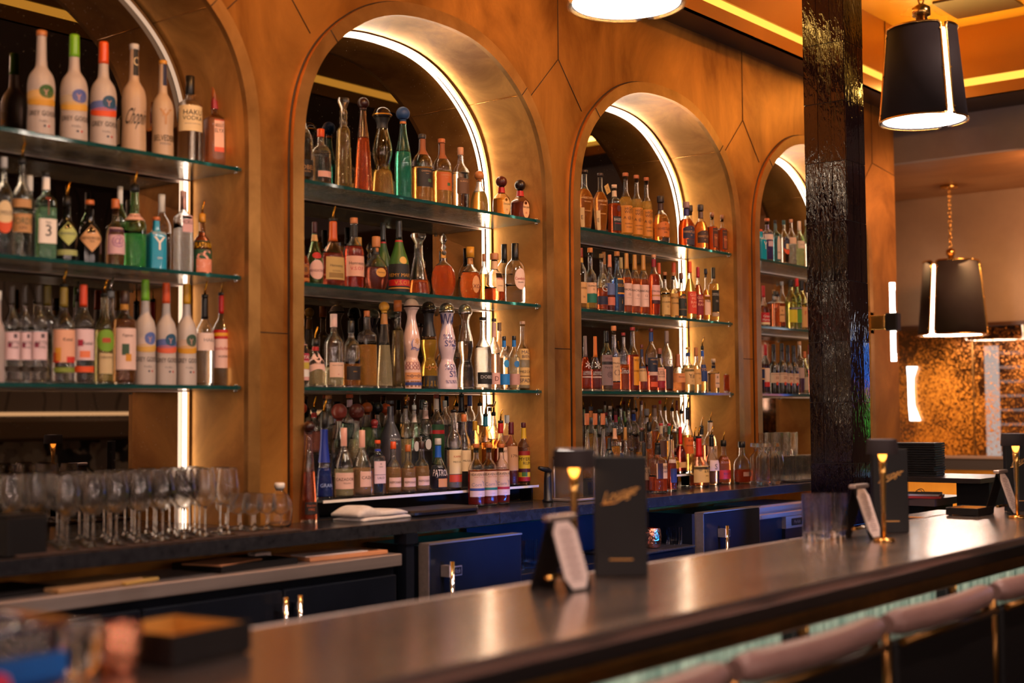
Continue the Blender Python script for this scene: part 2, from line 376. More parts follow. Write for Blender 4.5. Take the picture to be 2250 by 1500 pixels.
# bronze wall with four arched openings
mb = MB()
XL = CEN[0]-PITCH/2; XR = 8.53
def wq(x0, x1, z0, z1, z0b=None):
    mb.add([(x0,YW,z0),(x1,YW,z0 if z0b is None else z0b),(x1,YW,z1),(x0,YW,z1)], [(0,1,2,3)], M_BRONZE)
wq(-.6, XL, 0, ZT)
for c in CEN:
    for (xa, za), (xb, zb) in zip(OUT, OUT[1:]):
        if abs(xa-xb) > 1e-6: wq(c+xb, c+xa, zb, ZT, za)
    wq(c-PITCH/2, c-HW, 0, ZT); wq(c+HW, min(c+PITCH/2, XR), 0, ZT); wq(c-HW, c+HW, 0, ZCT)
wq(CEN[3]+PITCH/2, XR, 0, ZT)
mb.add([(XR,YW,0),(XR,4.62,0),(XR,4.62,ZT),(XR,YW,ZT)], [(0,1,2,3)], M_BRONZE)
struct(mb.build('wall_back'), 'bronze clad bar wall with four arched niches')
# niche linings, frames, mirrors, light strips, seams
for i, c in enumerate(CEN):
    mb = MB(); n = len(OUT)
    vs = [(c+x, YW, z) for x, z in OUT] + [(c+x, YM, z) for x, z in OUT]
    mb.add(vs, [(k, k+1, n+k+1, n+k) for k in range(n-1)], M_LINER, True)
    struct(mb.build('wall_niche'))
    for zz in (2.62,):
        xx = .69
        s2 = MB(); s2.box((c+xx-.012, YW, zz-.0015), (c+xx+.03, YM, zz+.0015), M_SEAM)
    mb = MB(); mb.add([(c+x, YM, z) for x, z in OUT], [tuple(range(n))], M_MIRROR)
    struct(mb.build('wall_mirror'), 'smoked mirror at the back of the niche')
    IN2 = outline(.052); n2 = len(IN2); Yf = YW-.022
    mb = MB()
    vs = [(c+x, Yf, z) for x, z in OUT]+[(c+x, Yf, z) for x, z in IN2]+[(c+x, YW, z) for x, z in IN2]+[(c+x, YW, z) for x, z in OUT]
    fs = []
    for k in range(n-1):
        fs += [(k, k+1, n+k+1, n+k), (n+k, n+k+1, 2*n+k+1, 2*n+k), (3*n+k, 3*n+k+1, k+1, k)]
    mb.add(vs, fs, M_FRAME)
    # dark line drawn in for the shadow gap outside, then frame joints
    mb.tube([(c+x, YW-.001, z) for x, z in outline(.0545)], .0032, M_SEAM, 5)
    kj = min(range(n//2), key=lambda q: abs(OUT[q][1]-2.815))
    for k in (kj, n-1-kj):
        (xa, za), (xb, zb) = OUT[k], IN2[k]
        mb.tube([(c+xa, Yf-.0006, za), (c+xb, Yf-.0006, zb)], .0022, M_SEAM, 4)
    struct(mb.build('trim_%d' % (i+1)), 'raised bronze frame around the arched niche')
    # led strip round the mirror
    led = empty('light_strip', (c, YM-.02, ZCT))
    tag(led, ['glowing strip edging the mirror of the leftmost niche', 'white light strip arching around the second niche from the left', 'white light strip arching around the third niche from the left', 'light strip edging the far niche behind the tiled column'][i], 'light strip', 'light strips in the niches')
    LP = [(x*(1-.018/HW), z-.016 if z > 2.36 else z) for x, z in OUT]
    pts = [(x, .008, z-ZCT) for x, z in LP]
    dim = M_LEDDIM if i == 0 else M_LED
    up = pts[1:-1]
    mb = MB()
    def strip(mb, P, mt, wd=.013):
        nn = len(P); vs = []
        for j, p in enumerate(P):
            a = P[max(j-1,0)]; b = P[min(j+1,nn-1)]; tx, tz = b[0]-a[0], b[2]-a[2]; l = math.hypot(tx, tz); nx, nz = tz/l, -tx/l
            for dx, dy in ((0,.010),(0,.004),(-wd*1.,.004),(-wd*1.,.010)): vs.append((p[0]+nx*(dx+.009), dy, p[2]+nz*(dx+.009)))
        fs = []
        for j in range(nn-1):
            for k in range(4): fs.append((j*4+k, j*4+(k+1)%4, j*4+4+(k+1)%4, j*4+4+k))
        mb.add(vs, fs, mt)
    strip(mb, [pts[0], pts[1]], dim); strip(mb, [pts[-2], pts[-1]], dim)
    strip(mb, up, M_LEDTOP if i == 0 else M_LED)
    mb.build('diffuser', led)
    mb = MB(); vs = []
    for j, p in enumerate(pts):
        a = pts[max(j-1,0)]; b = pts[min(j+1,len(pts)-1)]; tx, tz = b[0]-a[0], b[2]-a[2]; l = math.hypot(tx, tz); nx, nz = tz/l, -tx/l
        for dx, dy in ((.0150,.010),(.0150,-.008),(.0105,-.008),(.0105,.010)): vs.append((p[0]+nx*dx, dy, p[2]+nz*dx))
    mb.add(vs, [(j*4+k, j*4+(k+1)%4, j*4+4+(k+1)%4, j*4+4+k) for j in range(len(pts)-1) for k in range(4)], M_DBRASS)
    mb.build('channel', led)
# panel seams
for i in range(4):
    xm = CEN[i]+PITCH/2
    mb = MB(); zz = 3.036; y = YW-.0015
    mb.tube([(xm, y, zz), (xm, y, ZT)], .0018, M_SEAM, 4)
    mb.tube([(xm, y, zz), (xm-.207, y, 2.83)], .0018, M_SEAM, 4)
    if i < 3: mb.tube([(xm, y, zz), (xm+.175, y, 2.83)], .0018, M_SEAM, 4)
    else: mb.tube([(xm, y, zz), (XR, y, 3.0)], .0018, M_SEAM, 4)
    for zc in (1.74,):
        if i < 3: mb.tube([(xm-.07, y, zc), (xm+.07, y, zc)], .0016, M_SEAM, 4)
    struct(mb.build('trim_%d' % (i+5)), 'dark joint between bronze panels')
for i, c in enumerate(CEN):
    mb = MB()
    for sgn in (1, -1):
        xj = abs(OUT[kj][0])-.0005; zj = OUT[kj][1]
        mb.tube([(c+sgn*xj, YW+.004, zj), (c+sgn*xj, YM-.02, zj)], .0016, M_BRASS, 4)
    struct(mb.build('trim_%d' % (i+9)), 'joint in the niche lining')

# ceiling tray
YF = 3.404; XE = 8.403; YN = 1.75; ZU = 3.87
mb = MB()
mb.add([(-2,YF,ZT),(9,YF,ZT),(9,YW,ZT),(-2,YW,ZT)], [(0,1,2,3)], M_SOFFIT)
mb.add([(XE,YN,ZT),(8.83,YN,ZT),(8.83,YF,ZT),(XE,YF,ZT)], [(0,1,2,3)], M_SOFFIT)
mb.add([(8.53,3.4,ZT),(8.83,3.4,ZT),(8.83,4.7,ZT),(8.53,4.7,ZT)], [(0,1,2,3)], M_SOFFIT)
mb.add([(-2,-3,ZT),(8.83,-3,ZT),(8.83,YN,ZT),(-2,YN,ZT)], [(0,1,2,3)], M_SOFFIT)
struct(mb.build('ceiling'), 'dark brown soffit around the ceiling tray')
mb = MB(); mb.add([(-2,YN,ZU),(XE,YN,ZU),(XE,YF,ZU),(-2,YF,ZU)], [(0,1,2,3)], M_GOLDCEIL)
struct(mb.build('ceiling_tray'), 'glossy gold ceiling inside the tray')
mb = MB()
for z0, z1 in ((ZT, 3.486), (3.536, ZU)):
    mb.box((-2, YF, z0), (XE+.03, YF+.03, z1), M_FASCIA); mb.box((XE, YN, z0), (XE+.03, YF, z1), M_FASCIA)
    mb.box((-2, YN-.03, z0), (XE, YN, z1), M_SOFFIT)  # near side in soffit brown: its weaker light is put into the colour
mb.tube([(7.97, YF-.001, 3.54), (7.97, YF-.001, ZU)], .004, M_SEAM, 4)
struct(mb.build('trim_13'), 'orange lacquered sides of the ceiling tray')
mb = MB()
mb.box((-2, YF+.012, 3.486), (XE+.02, YF+.03, 3.536), M_AMBERLED); mb.box((XE+.012, YN, 3.486), (XE+.03, YF, 3.536), M_AMBERLED); mb.box((-2, YN-.03, 3.486), (XE, YN-.012, 3.536), M_AMBERLED)
tag(mb.build('cove_light_strip'), 'amber light strip running round the ceiling tray', 'light strip')
t = empty('ceiling_vent', (7.92, 2.80, ZU)); tag(t, 'flat square air vent in the gold ceiling', 'vent')
mb = MB(); mb.rbox((-.27,-.27,-.018), (.27,.27,-.001), .02, M_GOLDCEIL); mb.build('frame', t)
mb = MB(); mb.box((-.2,-.2,-.03), (.2,.2,-.019), M_SOFFIT); mb.build('grille', t)
# beam and recess at the far end
mb = MB(); mb.box((8.83, -3, 3.137), (8.9, 4.7, 3.60), M_GREY); struct(mb.build('wall_beam'), 'grey beam face above the recess')
mb = MB(); mb.add([(8.83,-3,3.14),(10.5,-3,3.14),(10.5,4.7,3.14),(8.83,4.7,3.14)], [(0,1,2,3)], M_BROWNCEIL); struct(mb.build('ceiling_recess'))
mb = MB(); mb.box((8.5, 4.6, 0), (10.6, 4.7, 3.14), M_TAUPE); struct(mb.build('wall_recess_side'))
mb = MB()
XF = 10.45
mb.box((XF, -3, 2.105), (XF+.08, 4.7, 3.14), M_TAUPE); mb.box((XF, -3, 0), (XF+.08, 2.0, 2.105), M_TAUPE)
struct(mb.build('wall_right'), 'taupe plaster wall at the far end')
# ribbed wainscot and ledge
M_RIB = noisy('orange_ribbed_panel', (.60, .27, .03), (.72, .34, .045), .4, .1, (6, 6, 2), 3)
mb = MB(); vs = []; N_ = 170; 
for k in range(N_*6+1):
    y = 2.0+2.62*k/(N_*6); a = (k % 6)/6; dx = .012*math.sin(PI*a)
    vs += [(XF-dx, y, 0), (XF-dx, y, 1.0)]
mb.add(vs, [(2*k, 2*k+1, 2*k+3, 2*k+2) for k in range(N_*6)], M_RIB, True)
struct(mb.build('wall_wainscot'), 'orange ribbed panelling below the dark ledge')
mb = MB(); mb.box((XF-.05, 1.9, .995), (XF+.05, 4.62, 1.085), paint((.022, .016, .014), .4)); mb.box((XF-.055, 1.9, 1.085), (XF+.05, 4.62, 1.105), paint((.16, .09, .06), .4))
struct(mb.build('trim_14'), 'dark ledge under the mottled glass')
# mottled antique glass: gold leaf flecks on glass, lit wine wall beyond
mt, nt, b = newmat('mottled_gold_leaf'); N = nt.nodes; L = nt.links
tc = N.new('ShaderNodeTexCoord'); mp = N.new('ShaderNodeMapping'); mp.inputs['Scale'].default_value = (1, 58, 40); mp.inputs['Rotation'].default_value = (.6, 0, 0)
n1 = N.new('ShaderNodeTexNoise'); n1.inputs['Scale'].default_value = 1.5; n1.inputs['Detail'].default_value = 8; n1.inputs['Roughness'].default_value = .72; n1.inputs['Distortion'].default_value = .5
n2 = N.new('ShaderNodeTexNoise'); n2.inputs['Scale'].default_value = 1.8; n2.inputs['Detail'].default_value = 2
L.new(tc.outputs['Object'], mp.inputs[0]); L.new(mp.outputs[0], n1.inputs['Vector']); L.new(tc.outputs['Object'], n2.inputs['Vector'])
ad = N.new('ShaderNodeMath'); ad.operation = 'ADD'; L.new(n1.outputs['Fac'], ad.inputs[0]); 
mu = N.new('ShaderNodeMath'); mu.operation = 'MULTIPLY'; mu.inputs[1].default_value = .35; L.new(n2.outputs['Fac'], mu.inputs[0]); L.new(mu.outputs[0], ad.inputs[1])
rp = N.new('ShaderNodeValToRGB'); rp.color_ramp.elements[0].position = .685; rp.color_ramp.elements[1].position = .75
rp.color_ramp.elements[0].color = (0,0,0,1); rp.color_ramp.elements[1].color = (1,1,1,1); L.new(ad.outputs[0], rp.inputs[0])
b.inputs['Base Color'].default_value = (.50, .165, .014, 1); b.inputs['Metallic'].default_value = .35; b.inputs['Roughness'].default_value = .35
tr = N.new('ShaderNodeBsdfTransparent'); tr.inputs[0].default_value = (.75, .66, .6, 1)
gl = N.new('ShaderNodeBsdfGlossy'); gl.inputs['Roughness'].default_value = .03; gl.inputs[0].default_value = (.5, .4, .33, 1)
x1 = N.new('ShaderNodeMixShader'); x1.inputs[0].default_value = .15; L.new(tr.outputs[0], x1.inputs[1]); L.new(gl.outputs[0], x1.inputs[2])
x2 = N.new('ShaderNodeMixShader'); L.new(rp.outputs[0], x2.inputs[0]); L.new(x1.outputs[0], x2.inputs[1]); L.new(b.outputs[0], x2.inputs[2])
L.new(x2.outputs[0], N['Material Output'].inputs[0]); M_MOTTLE = mt
mb = MB(); mb.box((XF, 2.0, 1.105), (XF+.012, 3.808, 2.105), M_MOTTLE); mb.box((XF, 3.815, 1.105), (XF+.012, 4.62, 2.105), M_MOTTLE)
mb.box((XF-.002, 3.806, 1.105), (XF+.014, 3.817, 2.105), M_DBRASS); mb.box((XF-.01, 1.9, 2.10), (XF+.03, 4.62, 2.13), M_SOFFIT)
struct(mb.build('window_1'), 'mottled gold-leaf glass panel with a thin vertical joint')
# behind the glass
mb = MB(); mb.box((XF+.9, 1.6, .6), (XF+.95, 5.6, 2.6), paint((.10, .055, .035), .6)); mb.box((XF+.08, 1.6, .6), (XF+.95, 1.65, 2.6), M_SOFFIT); mb.box((XF+.08, 5.55, .6), (XF+.95, 5.6, 2.6), M_SOFFIT)
mb.box((XF+.08, 1.6, 2.6), (XF+.95, 5.6, 2.65), M_SOFFIT); mb.box((XF+.08, 1.6, .55), (XF+.95, 5.6, .6), M_SOFFIT)
struct(mb.build('wall_behind_glass'))
def onX(px, py, X):
    d = FV + RV*((px-1125)/FPX) - UV*((py-750)/FPX); p = d*(X/d.x); return Vector((p.x, p.y, p.z+ZC))
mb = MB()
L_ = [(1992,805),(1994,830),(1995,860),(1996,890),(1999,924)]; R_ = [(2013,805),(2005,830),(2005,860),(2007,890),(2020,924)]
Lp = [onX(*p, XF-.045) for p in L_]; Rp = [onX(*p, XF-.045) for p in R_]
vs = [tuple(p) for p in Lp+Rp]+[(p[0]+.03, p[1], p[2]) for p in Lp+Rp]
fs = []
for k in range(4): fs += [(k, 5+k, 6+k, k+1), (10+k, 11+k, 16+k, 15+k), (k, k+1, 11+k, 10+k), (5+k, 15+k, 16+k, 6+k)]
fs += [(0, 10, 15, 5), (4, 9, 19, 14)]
mb.add(vs, fs, emit((1, .93, .85), 3.5))  # bright reflection on the glass, modelled as an emissive shape before it
tag(mb.build('glowing_reflection'), 'tall waisted white reflection on the mottled gold-leaf glass, modelled as a glowing shape', 'reflection')
t = empty('wine_display', (XF+.5, 3.5, .9)); tag(t, 'lit white wine shelving seen through the mottled glass at right', 'wine rack')
mb = MB(); a = onX(2162, 760, XF+.5); bb = onX(2181, 980, XF+.5)
mb.box((0, a.y-3.5-.10, .15), (.05, a.y-3.5, a.z-.9), emit((.85, .93, 1), 1.0)); mb.build('side_panel', t)
for k in range(8):
    mb = MB(); z = .2+k*.115; mb.box((.05, -.9, z), (.25, a.y-3.6, z+.02), emit((.8, .88, 1), .35)); mb.build('shelf', t)
rb = random.Random(3)
for k in range(7):
    for j in range(5):
        o = MB().lathe([(.03,0),(.03,.045),(.012,.07),(.012,.095)], paint(rb.choice(['black','brown','darkred','gray']), .3), seg=10).build('wine_bottle', None, (XF+.6, 3.5-.15-j*.11, .9+.2335+k*.115))
        tag(o, 'dark wine bottle behind the mottled glass, %s row up, %s from the left' % (['first', 'second', 'third', 'fourth', 'fifth', 'sixth', 'seventh'][k], ['first', 'second', 'third', 'fourth', 'fifth'][j]), 'bottle', 'wine bottles on the lit rack')

# floor, room behind the guests
mb = MB(); mb.add([(-2,-3,0),(10.5,-3,0),(10.5,4.7,0),(-2,4.7,0)], [(0,1,2,3)], M_FLOOR); struct(mb.build('floor'))
mb = MB(); mb.box((-2.05, -3, 0), (-2, 3.7, ZU), M_TAUPE); struct(mb.build('wall_left'))
mt, nt, b = newmat('mural_paper'); N = nt.nodes; L = nt.links
wv = N.new('ShaderNodeTexWave'); wv.inputs['Scale'].default_value = 1.6; wv.inputs['Distortion'].default_value = 9; wv.inputs['Detail'].default_value = 1; tc = N.new('ShaderNodeTexCoord'); L.new(tc.outputs['Object'], wv.inputs['Vector'])
rp = N.new('ShaderNodeValToRGB'); rp.color_ramp.elements[0].position = .0; rp.color_ramp.elements[1].position = .06; rp.color_ramp.elements[0].color = (.07,.05,.04,1); rp.color_ramp.elements[1].color = (.17,.13,.11,1)
L.new(wv.outputs['Fac'], rp.inputs[0]); L.new(rp.outputs[0], b.inputs['Base Color']); b.inputs['Roughness'].default_value = .7; M_MURAL = mt
mb = MB(); mb.box((-2, -2.35, 0), (10.5, -2.3, ZU), M_MURAL); struct(mb.build('wall_front'), 'mural wall behind the guests, seen in the niche mirrors')
# banquette with woven pattern, reflected in the mirror of the left niche
mt, nt, b = newmat('woven_fabric'); N = nt.nodes; L = nt.links
tc = N.new('ShaderNodeTexCoord'); mp = N.new('ShaderNodeMapping'); mp.inputs['Rotation'].default_value = (0, .8, 0); mp.inputs['Scale'].default_value = (7, 7, 7)
bk = N.new('ShaderNodeTexVoronoi'); bk.inputs['Scale'].default_value = 1.3; bk.distance = 'MANHATTAN'; L.new(tc.outputs['Object'], mp.inputs[0]); L.new(mp.outputs[0], bk.inputs['Vector'])
rp = N.new('ShaderNodeValToRGB'); rp.color_ramp.interpolation = 'CONSTANT'; rp.color_ramp.elements[0].color = (.012,.010,.010,1); rp.color_ramp.elements[1].position = .38; rp.color_ramp.elements[1].color = (.30,.25,.20,1)
e = rp.color_ramp.elements.new(.7); e.color = (.16, .12, .10, 1)
sx_ = N.new('ShaderNodeSeparateColor'); L.new(bk.outputs['Color'], sx_.inputs[0]); L.new(sx_.outputs[0], rp.inputs[0]); L.new(rp.outputs[0], b.inputs['Base Color']); b.inputs['Roughness'].default_value = .8; M_FABRIC = mt
t = empty('banquette', (6.0, -1.9, 0)); tag(t, 'long banquette in woven dark fabric reflected in the left niche mirror', 'banquette')
mb = MB(); mb.rbox((-5, -.1, .0), (4, .75, .45), .05, paint((.03, .02, .018), .5)); mb.build('seat_cushion', t)
mb = MB(); vs = []; n_ = 480
for k in range(n_+1):
    x = -5+9*k/n_; a = (k % 12)/12; dy = .03*math.sin(PI*a)
    vs += [(x, .04+dy, .45), (x, .0+dy, 1.27)]
mb.add(vs, [(2*k, 2*k+2, 2*k+3, 2*k+1) for k in range(n_)], M_FABRIC, True); mb.build('backrest', t)
mb = MB(); mb.rbox((-5, -.12, 1.27), (4, .06, 1.45), .05, paint((.20, .12, .06), .45)); mb.build('head_roll', t)
mb = MB(); mb.box((-5, -.20, 1.47), (4, -.17, 1.50), emit((1, .62, .32), 2.2)); tag(mb.build('banquette_light_strip', None, (6.0, -1.9, 0)), 'warm light strip glowing along the top of the banquette', 'light strip')
# television on the end wall
t = empty('television', (10.43, 1.45, 1.25)); tag(t, 'wall television at the far right end, mirrored in the glazed column', 'television')
mb = MB(); mb.rbox((-.03, -.42, 0), (0, .42, .95), .01, M_BLACK); mb.build('frame', t)
mt, nt, b = newmat('tv_picture'); N = nt.nodes; L = nt.links; nt.nodes.remove(b)
v = N.new('ShaderNodeTexNoise'); v.inputs['Scale'].default_value = 4; tc = N.new('ShaderNodeTexCoord'); L.new(tc.outputs['Object'], v.inputs['Vector'])
sp = N.new('ShaderNodeSeparateXYZ'); L.new(tc.outputs['Object'], sp.inputs[0]); a_ = N.new('ShaderNodeMath'); a_.operation = 'MULTIPLY_ADD'; a_.inputs[1].default_value = .3; L.new(v.outputs['Fac'], a_.inputs[0]); L.new(sp.outputs['Z'], a_.inputs[2])
rp = N.new('ShaderNodeValToRGB'); cr = rp.color_ramp; cr.interpolation = 'EASE'; cr.elements[0].color = (.08,.45,.05,1); cr.elements[0].position = .25; cr.elements[1].position = 1; cr.elements[1].color = (.9,.9,1,1)
e = cr.elements.new(.42); e.color = (.1,.35,.06,1); e = cr.elements.new(.48); e.color = (.9,.2,.15,1); e = cr.elements.new(.55); e.color = (.05,.2,1,1); e = cr.elements.new(.85); e.color = (.06,.25,.9,1)
L.new(a_.outputs[0], rp.inputs[0]); em = N.new('ShaderNodeEmission'); em.inputs[1].default_value = 2.5; L.new(rp.outputs[0], em.inputs[0]); L.new(em.outputs[0], N['Material Output'].inputs[0])
mb = MB(); mb.box((-.034, -.40, .03), (-.031, .40, .92), mt); mb.build('screen', t)

# unseen tube sconces, added to put vertical highlights on glasses and bottles
def added_sconce(x, y, z, rz, label):
    t = empty('added_tube_sconce', (x, y, z), rz); tag(t, label, 'wall lamp', 'added tube sconces on the guest side walls')
    MB().rbox((-.05, 0, -.06), (.05, .05, .06), .006, M_BRASS).build('bracket', t)
    for z0, z1 in ((.07, .5), (-.5, -.07)): MB().tube([(0, .09, z0), (0, .09, z1)], .03, emit((1, .78, .68), 48), 12).build('glass_tube', t)
for x_, w_ in ((-1.0, 'far left'), (.6, 'left'), (2.2, 'middle'), (3.8, 'right')): added_sconce(x_, -2.298, 2.0, 0, 'added double tube sconce for glass highlights, wall behind the guests, %s' % w_)
for y_, w_ in ((-.8, 'nearest the guests'), (.9, 'middle'), (2.4, 'nearest the back bar')): added_sconce(-1.998, y_, 2.0, -PI/2, 'added double tube sconce for glass highlights, left end wall, %s' % w_)
for q, lx in enumerate((5.8, 7.6, 9.2)): spot('banquette_fill_spot', (lx, -1.2, 3.36), (lx, -2.1, 1.3), (1, .78, .6), 42, 85, .03)  # spots added to brighten the mirrored banquette

# ---------------------------------------------------------------- tiled column
M_TILE = noisy('black_glazed_tile', (.004, .002, .003), (.008, .003, .004), .03, 0, (14, 14, 5), 5, 0)
nt = M_TILE.node_tree; N = nt.nodes; L = nt.links; b = N['Principled BSDF']; b.inputs['Specular IOR Level'].default_value = .7; b.inputs['Coat Weight'].default_value = 0; b.inputs['Coat Roughness'].default_value = .03
tc = N.new('ShaderNodeTexCoord'); mp = N.new('ShaderNodeMapping'); mp.inputs['Scale'].default_value = (46, 46, 20); nz = N.new('ShaderNodeTexNoise'); nz.inputs['Scale'].default_value = 1; nz.inputs['Detail'].default_value = 3; nz.inputs['Distortion'].default_value = 1.2
L.new(tc.outputs['Object'], mp.inputs[0]); L.new(mp.outputs[0], nz.inputs['Vector']); bp = N.new('ShaderNodeBump'); bp.inputs['Strength'].default_value = .26; bp.inputs['Distance'].default_value = .005
L.new(nz.outputs['Fac'], bp.inputs['Height']); L.new(bp.outputs[0], b.inputs['Normal']); L.new(bp.outputs[0], b.inputs['Coat Normal'])
t = empty('tiled_column', (5.94, 2.797, 0)); tag(t, 'square column clad in glossy black glazed tiles in front of the far niche', 'column')
mb = MB(); mb.box((-.099, -.099, 0), (.099, .099, ZU), paint((.10, .07, .06), .8)); mb.build('core', t)
mb = MB(); rt = random.Random(5); h = .2795
for face in range(4):
    R_m = Matrix.Rotation(face*PI/2, 4, 'Z')
    for k in range(3):
        for j in range(-9, 7):
            z0 = 2.333+h*j+.0015; z1 = z0+h-.003
            if z1 < .02: continue
            z0 = max(z0, .005); z1 = min(z1, ZU)
            if z0 > ZU-.02: continue
            x0 = -.102+.068*k+.001; x1 = x0+.066; dy = rt.uniform(0, .0015); tl = rt.uniform(-.0012, .0012)
            mb.add([R_m @ Vector(p) for p in ((x0,-.104-dy-tl,z0),(x1,-.104-dy+tl,z0),(x1,-.104-dy+tl,z1),(x0,-.104-dy-tl,z1),(x0,-.095,z0),(x1,-.095,z0),(x1,-.095,z1),(x0,-.095,z1))],
                   [(0,1,2,3),(0,4,5,1),(1,5,6,2),(2,6,7,3),(3,7,4,0)], M_TILE)
mb.build('glazed_tiling', t)

# ---------------------------------------------------------------- back bar counters and fridges
def section_top(x0, x1, label, zt=ZCT):
    t = empty('back_counter', ((x0+x1)/2, 3.6, zt)); tag(t, label, 'counter'); hx = (x1-x0)/2-.001
    mb = MB(); mb.rbox((-hx, -.30, -.045), (hx, -.001, 0), .004, M_STONE)
    mb.build('worktop', t); return t
def niche_floor(c, label):
    mb = MB(); mb.box((-HW+.003, .001, -.02), (HW-.003, .310, 0), M_STONE); o = mb.build('niche_shelf', None, (c, 3.6, ZCT)); tag(o, label, 'counter'); return o
section_top(.3, 4.035, 'long black stone counter section under the two left niches')
section_top(4.037, 7.55, 'black stone counter section with blue lit edge, from second to fourth niche')
section_top(7.552, 8.5, 'short black stone counter section at the far end behind the column', ZCT+.004)
for c, nme in zip(CEN, ('leftmost', 'second', 'third', 'fourth')): niche_floor(c, 'black stone slab filling the base of the %s niche' % nme)
t = empty('steel_work_counter', (2.2, 3.58, 0)); tag(t, 'brushed steel topped low cabinet with dark doors under the left counter', 'cabinet')
mb = MB(); mb.rbox((-1.9, -.30, .93), (1.275, -.002, .972), .006, M_STEEL); mb.build('worktop', t)
mb = MB(); mb.box((-1.9, -.26, .08), (1.27, -.002, .929), M_BLACKMET); mb.build('body', t)
for x0, x1, hx in ((-1.1, .205, None), (.212, .74, .715), (.747, 1.262, .775)):
    mb = MB(); mb.rbox((x0, -.285, .12), (x1, -.261, .90), .006, M_BLACKMET); d_ = mb.build('door', t)
    if hx:
        mb = MB(); mb.tube([(hx, -.325, .55), (hx, -.325, .885)], .009, M_CHROME, 10); mb.box((hx-.012, -.325, .84), (hx+.012, -.285, .862), M_CHROME); mb.box((hx-.012, -.325, .57), (hx+.012, -.285, .592), M_CHROME)
        mb.build('handle', d_)
def fridge(x0, x1, ztop, hx, label, side=0):
    t = empty('undercounter_fridge', ((x0+x1)/2, 3.58, 0)); tag(t, label, 'fridge', 'undercounter fridges'); w2 = (x1-x0)/2
    mb = MB(); mb.box((-w2-side, -.262, .08), (w2, -.002, ztop-.004), M_BLACKMET); mb.build('body', t)
    mb = MB(); mb.rbox((-w2, -.31, .12), (w2, -.264, ztop), .008, M_BLACKMET); mb.box((-w2, -.312, ztop+.0005), (w2, -.264, ztop+.006), M_STEEL)
    mb.box((-w2-.004, -.312, .12), (-w2-.0005, -.264, ztop), M_STEEL); d_ = mb.build('door', t)
    mb = MB(); mb.tube([(hx, -.352, .45), (hx, -.352, ztop-.06)], .0095, M_CHROME, 12); mb.box((hx-.014, -.352, ztop-.115), (hx+.014, -.312, ztop-.075), M_STEEL); mb.box((hx-.014, -.352, .46), (hx+.014, -.312, .49), M_STEEL)
    mb.build('handle', d_)
    mb = MB(); mb.rbox((hx+.025, -.3135, ztop-.12), (hx+.10, -.3115, ztop-.085), .003, M_STEEL)
    mb.rbox((hx+.029, -.3145, ztop-.116), (hx+.096, -.3133, ztop-.089), .003, M_BLACK)
    put_text(mb, 'Perlick', hx+.0625, ztop-.1025, .016, .056, M_STEEL, lambda x, z: (x, -.3150, z), .2)
    mb.build('badge', d_)
    for zz in (.07, .12, .17):
        pass
    return t
fridge(3.60, 4.13, .990, -.19, 'navy undercounter fridge with chrome bar handle left of the menu stand')
fridge(5.48, 6.02, .985, -.13, 'navy undercounter fridge with chrome handle right of the copper mug', .0)
t = empty('back_bar_station', (4.80, 3.58, 0)); tag(t, 'dark open shelf station with black drip mats between the two fridges', 'shelf unit')
mb = MB(); mb.box((-.66, -.02, .08), (.67, -.002, 1.0), M_BLACKMET); mb.build('back_panel', t)
mb = MB(); mb.box((.645, -.27, .08), (.668, -.021, .985), M_BLACKMET); mb.build('side_panel', t)
mb = MB(); mb.rbox((-.66, -.29, .80), (.64, -.021, .835), .006, M_BLACKMET); mb.build('shelf', t)
mb = MB(); mb.rbox((.10, -.30, .8355), (.63, -.03, .848), .01, M_MAT); tag(mb.build('drip_mat', None, (4.80, 3.58, 0)), 'black ribbed drip mat under the copper mug', 'mat')
t = empty('ice_maker', (6.32, 3.58, 0)); tag(t, 'black ice maker with steel lid and louvred front beside the column', 'ice maker')
mb = MB(); mb.box((-.27, -.28, .08), (.30, -.002, .92), M_BLACKMET); mb.build('body', t)
mb = MB(); mb.rbox((-.28, -.30, .921), (.31, -.003, .945), .006, M_STEEL); mb.rbox((-.26, -.27, .9455), (.30, -.01, .985), .02, M_STEEL); mb.build('lid', t)
mb = MB(); mb.box((-.02, -.305, .86), (.31, -.281, .920), M_STEEL); mb.box((-.02, -.3, .12), (.31, -.281, .859), M_BLACKMET)
for j in range(9): 
    for k in range(2): mb.box((.02+k*.13, -.304, .62+j*.022), (.135+k*.13, -.3005, .630+j*.022), M_STEEL)
mb.rbox((.04, -.3075, .872), (.16, -.3055, .908), .003, M_BLACK)
put_text(mb, 'Perlick', .10, .89, .018, .09, M_STEEL, lambda x, z: (x, -.308, z), .2)
mb.build('front_panel', t)
t = empty('counter_support', (3.535, 3.32, 0)); tag(t, 'black square steel post between the steel cabinet and left fridge', 'post')
MB().box((-.02, -.02, 0), (.02, .02, 1.034), M_BLACKMET).build('post', t); MB().box((-.03, -.03, 1.0), (.03, .03, 1.0345), M_BLACKMET).build('bracket', t)

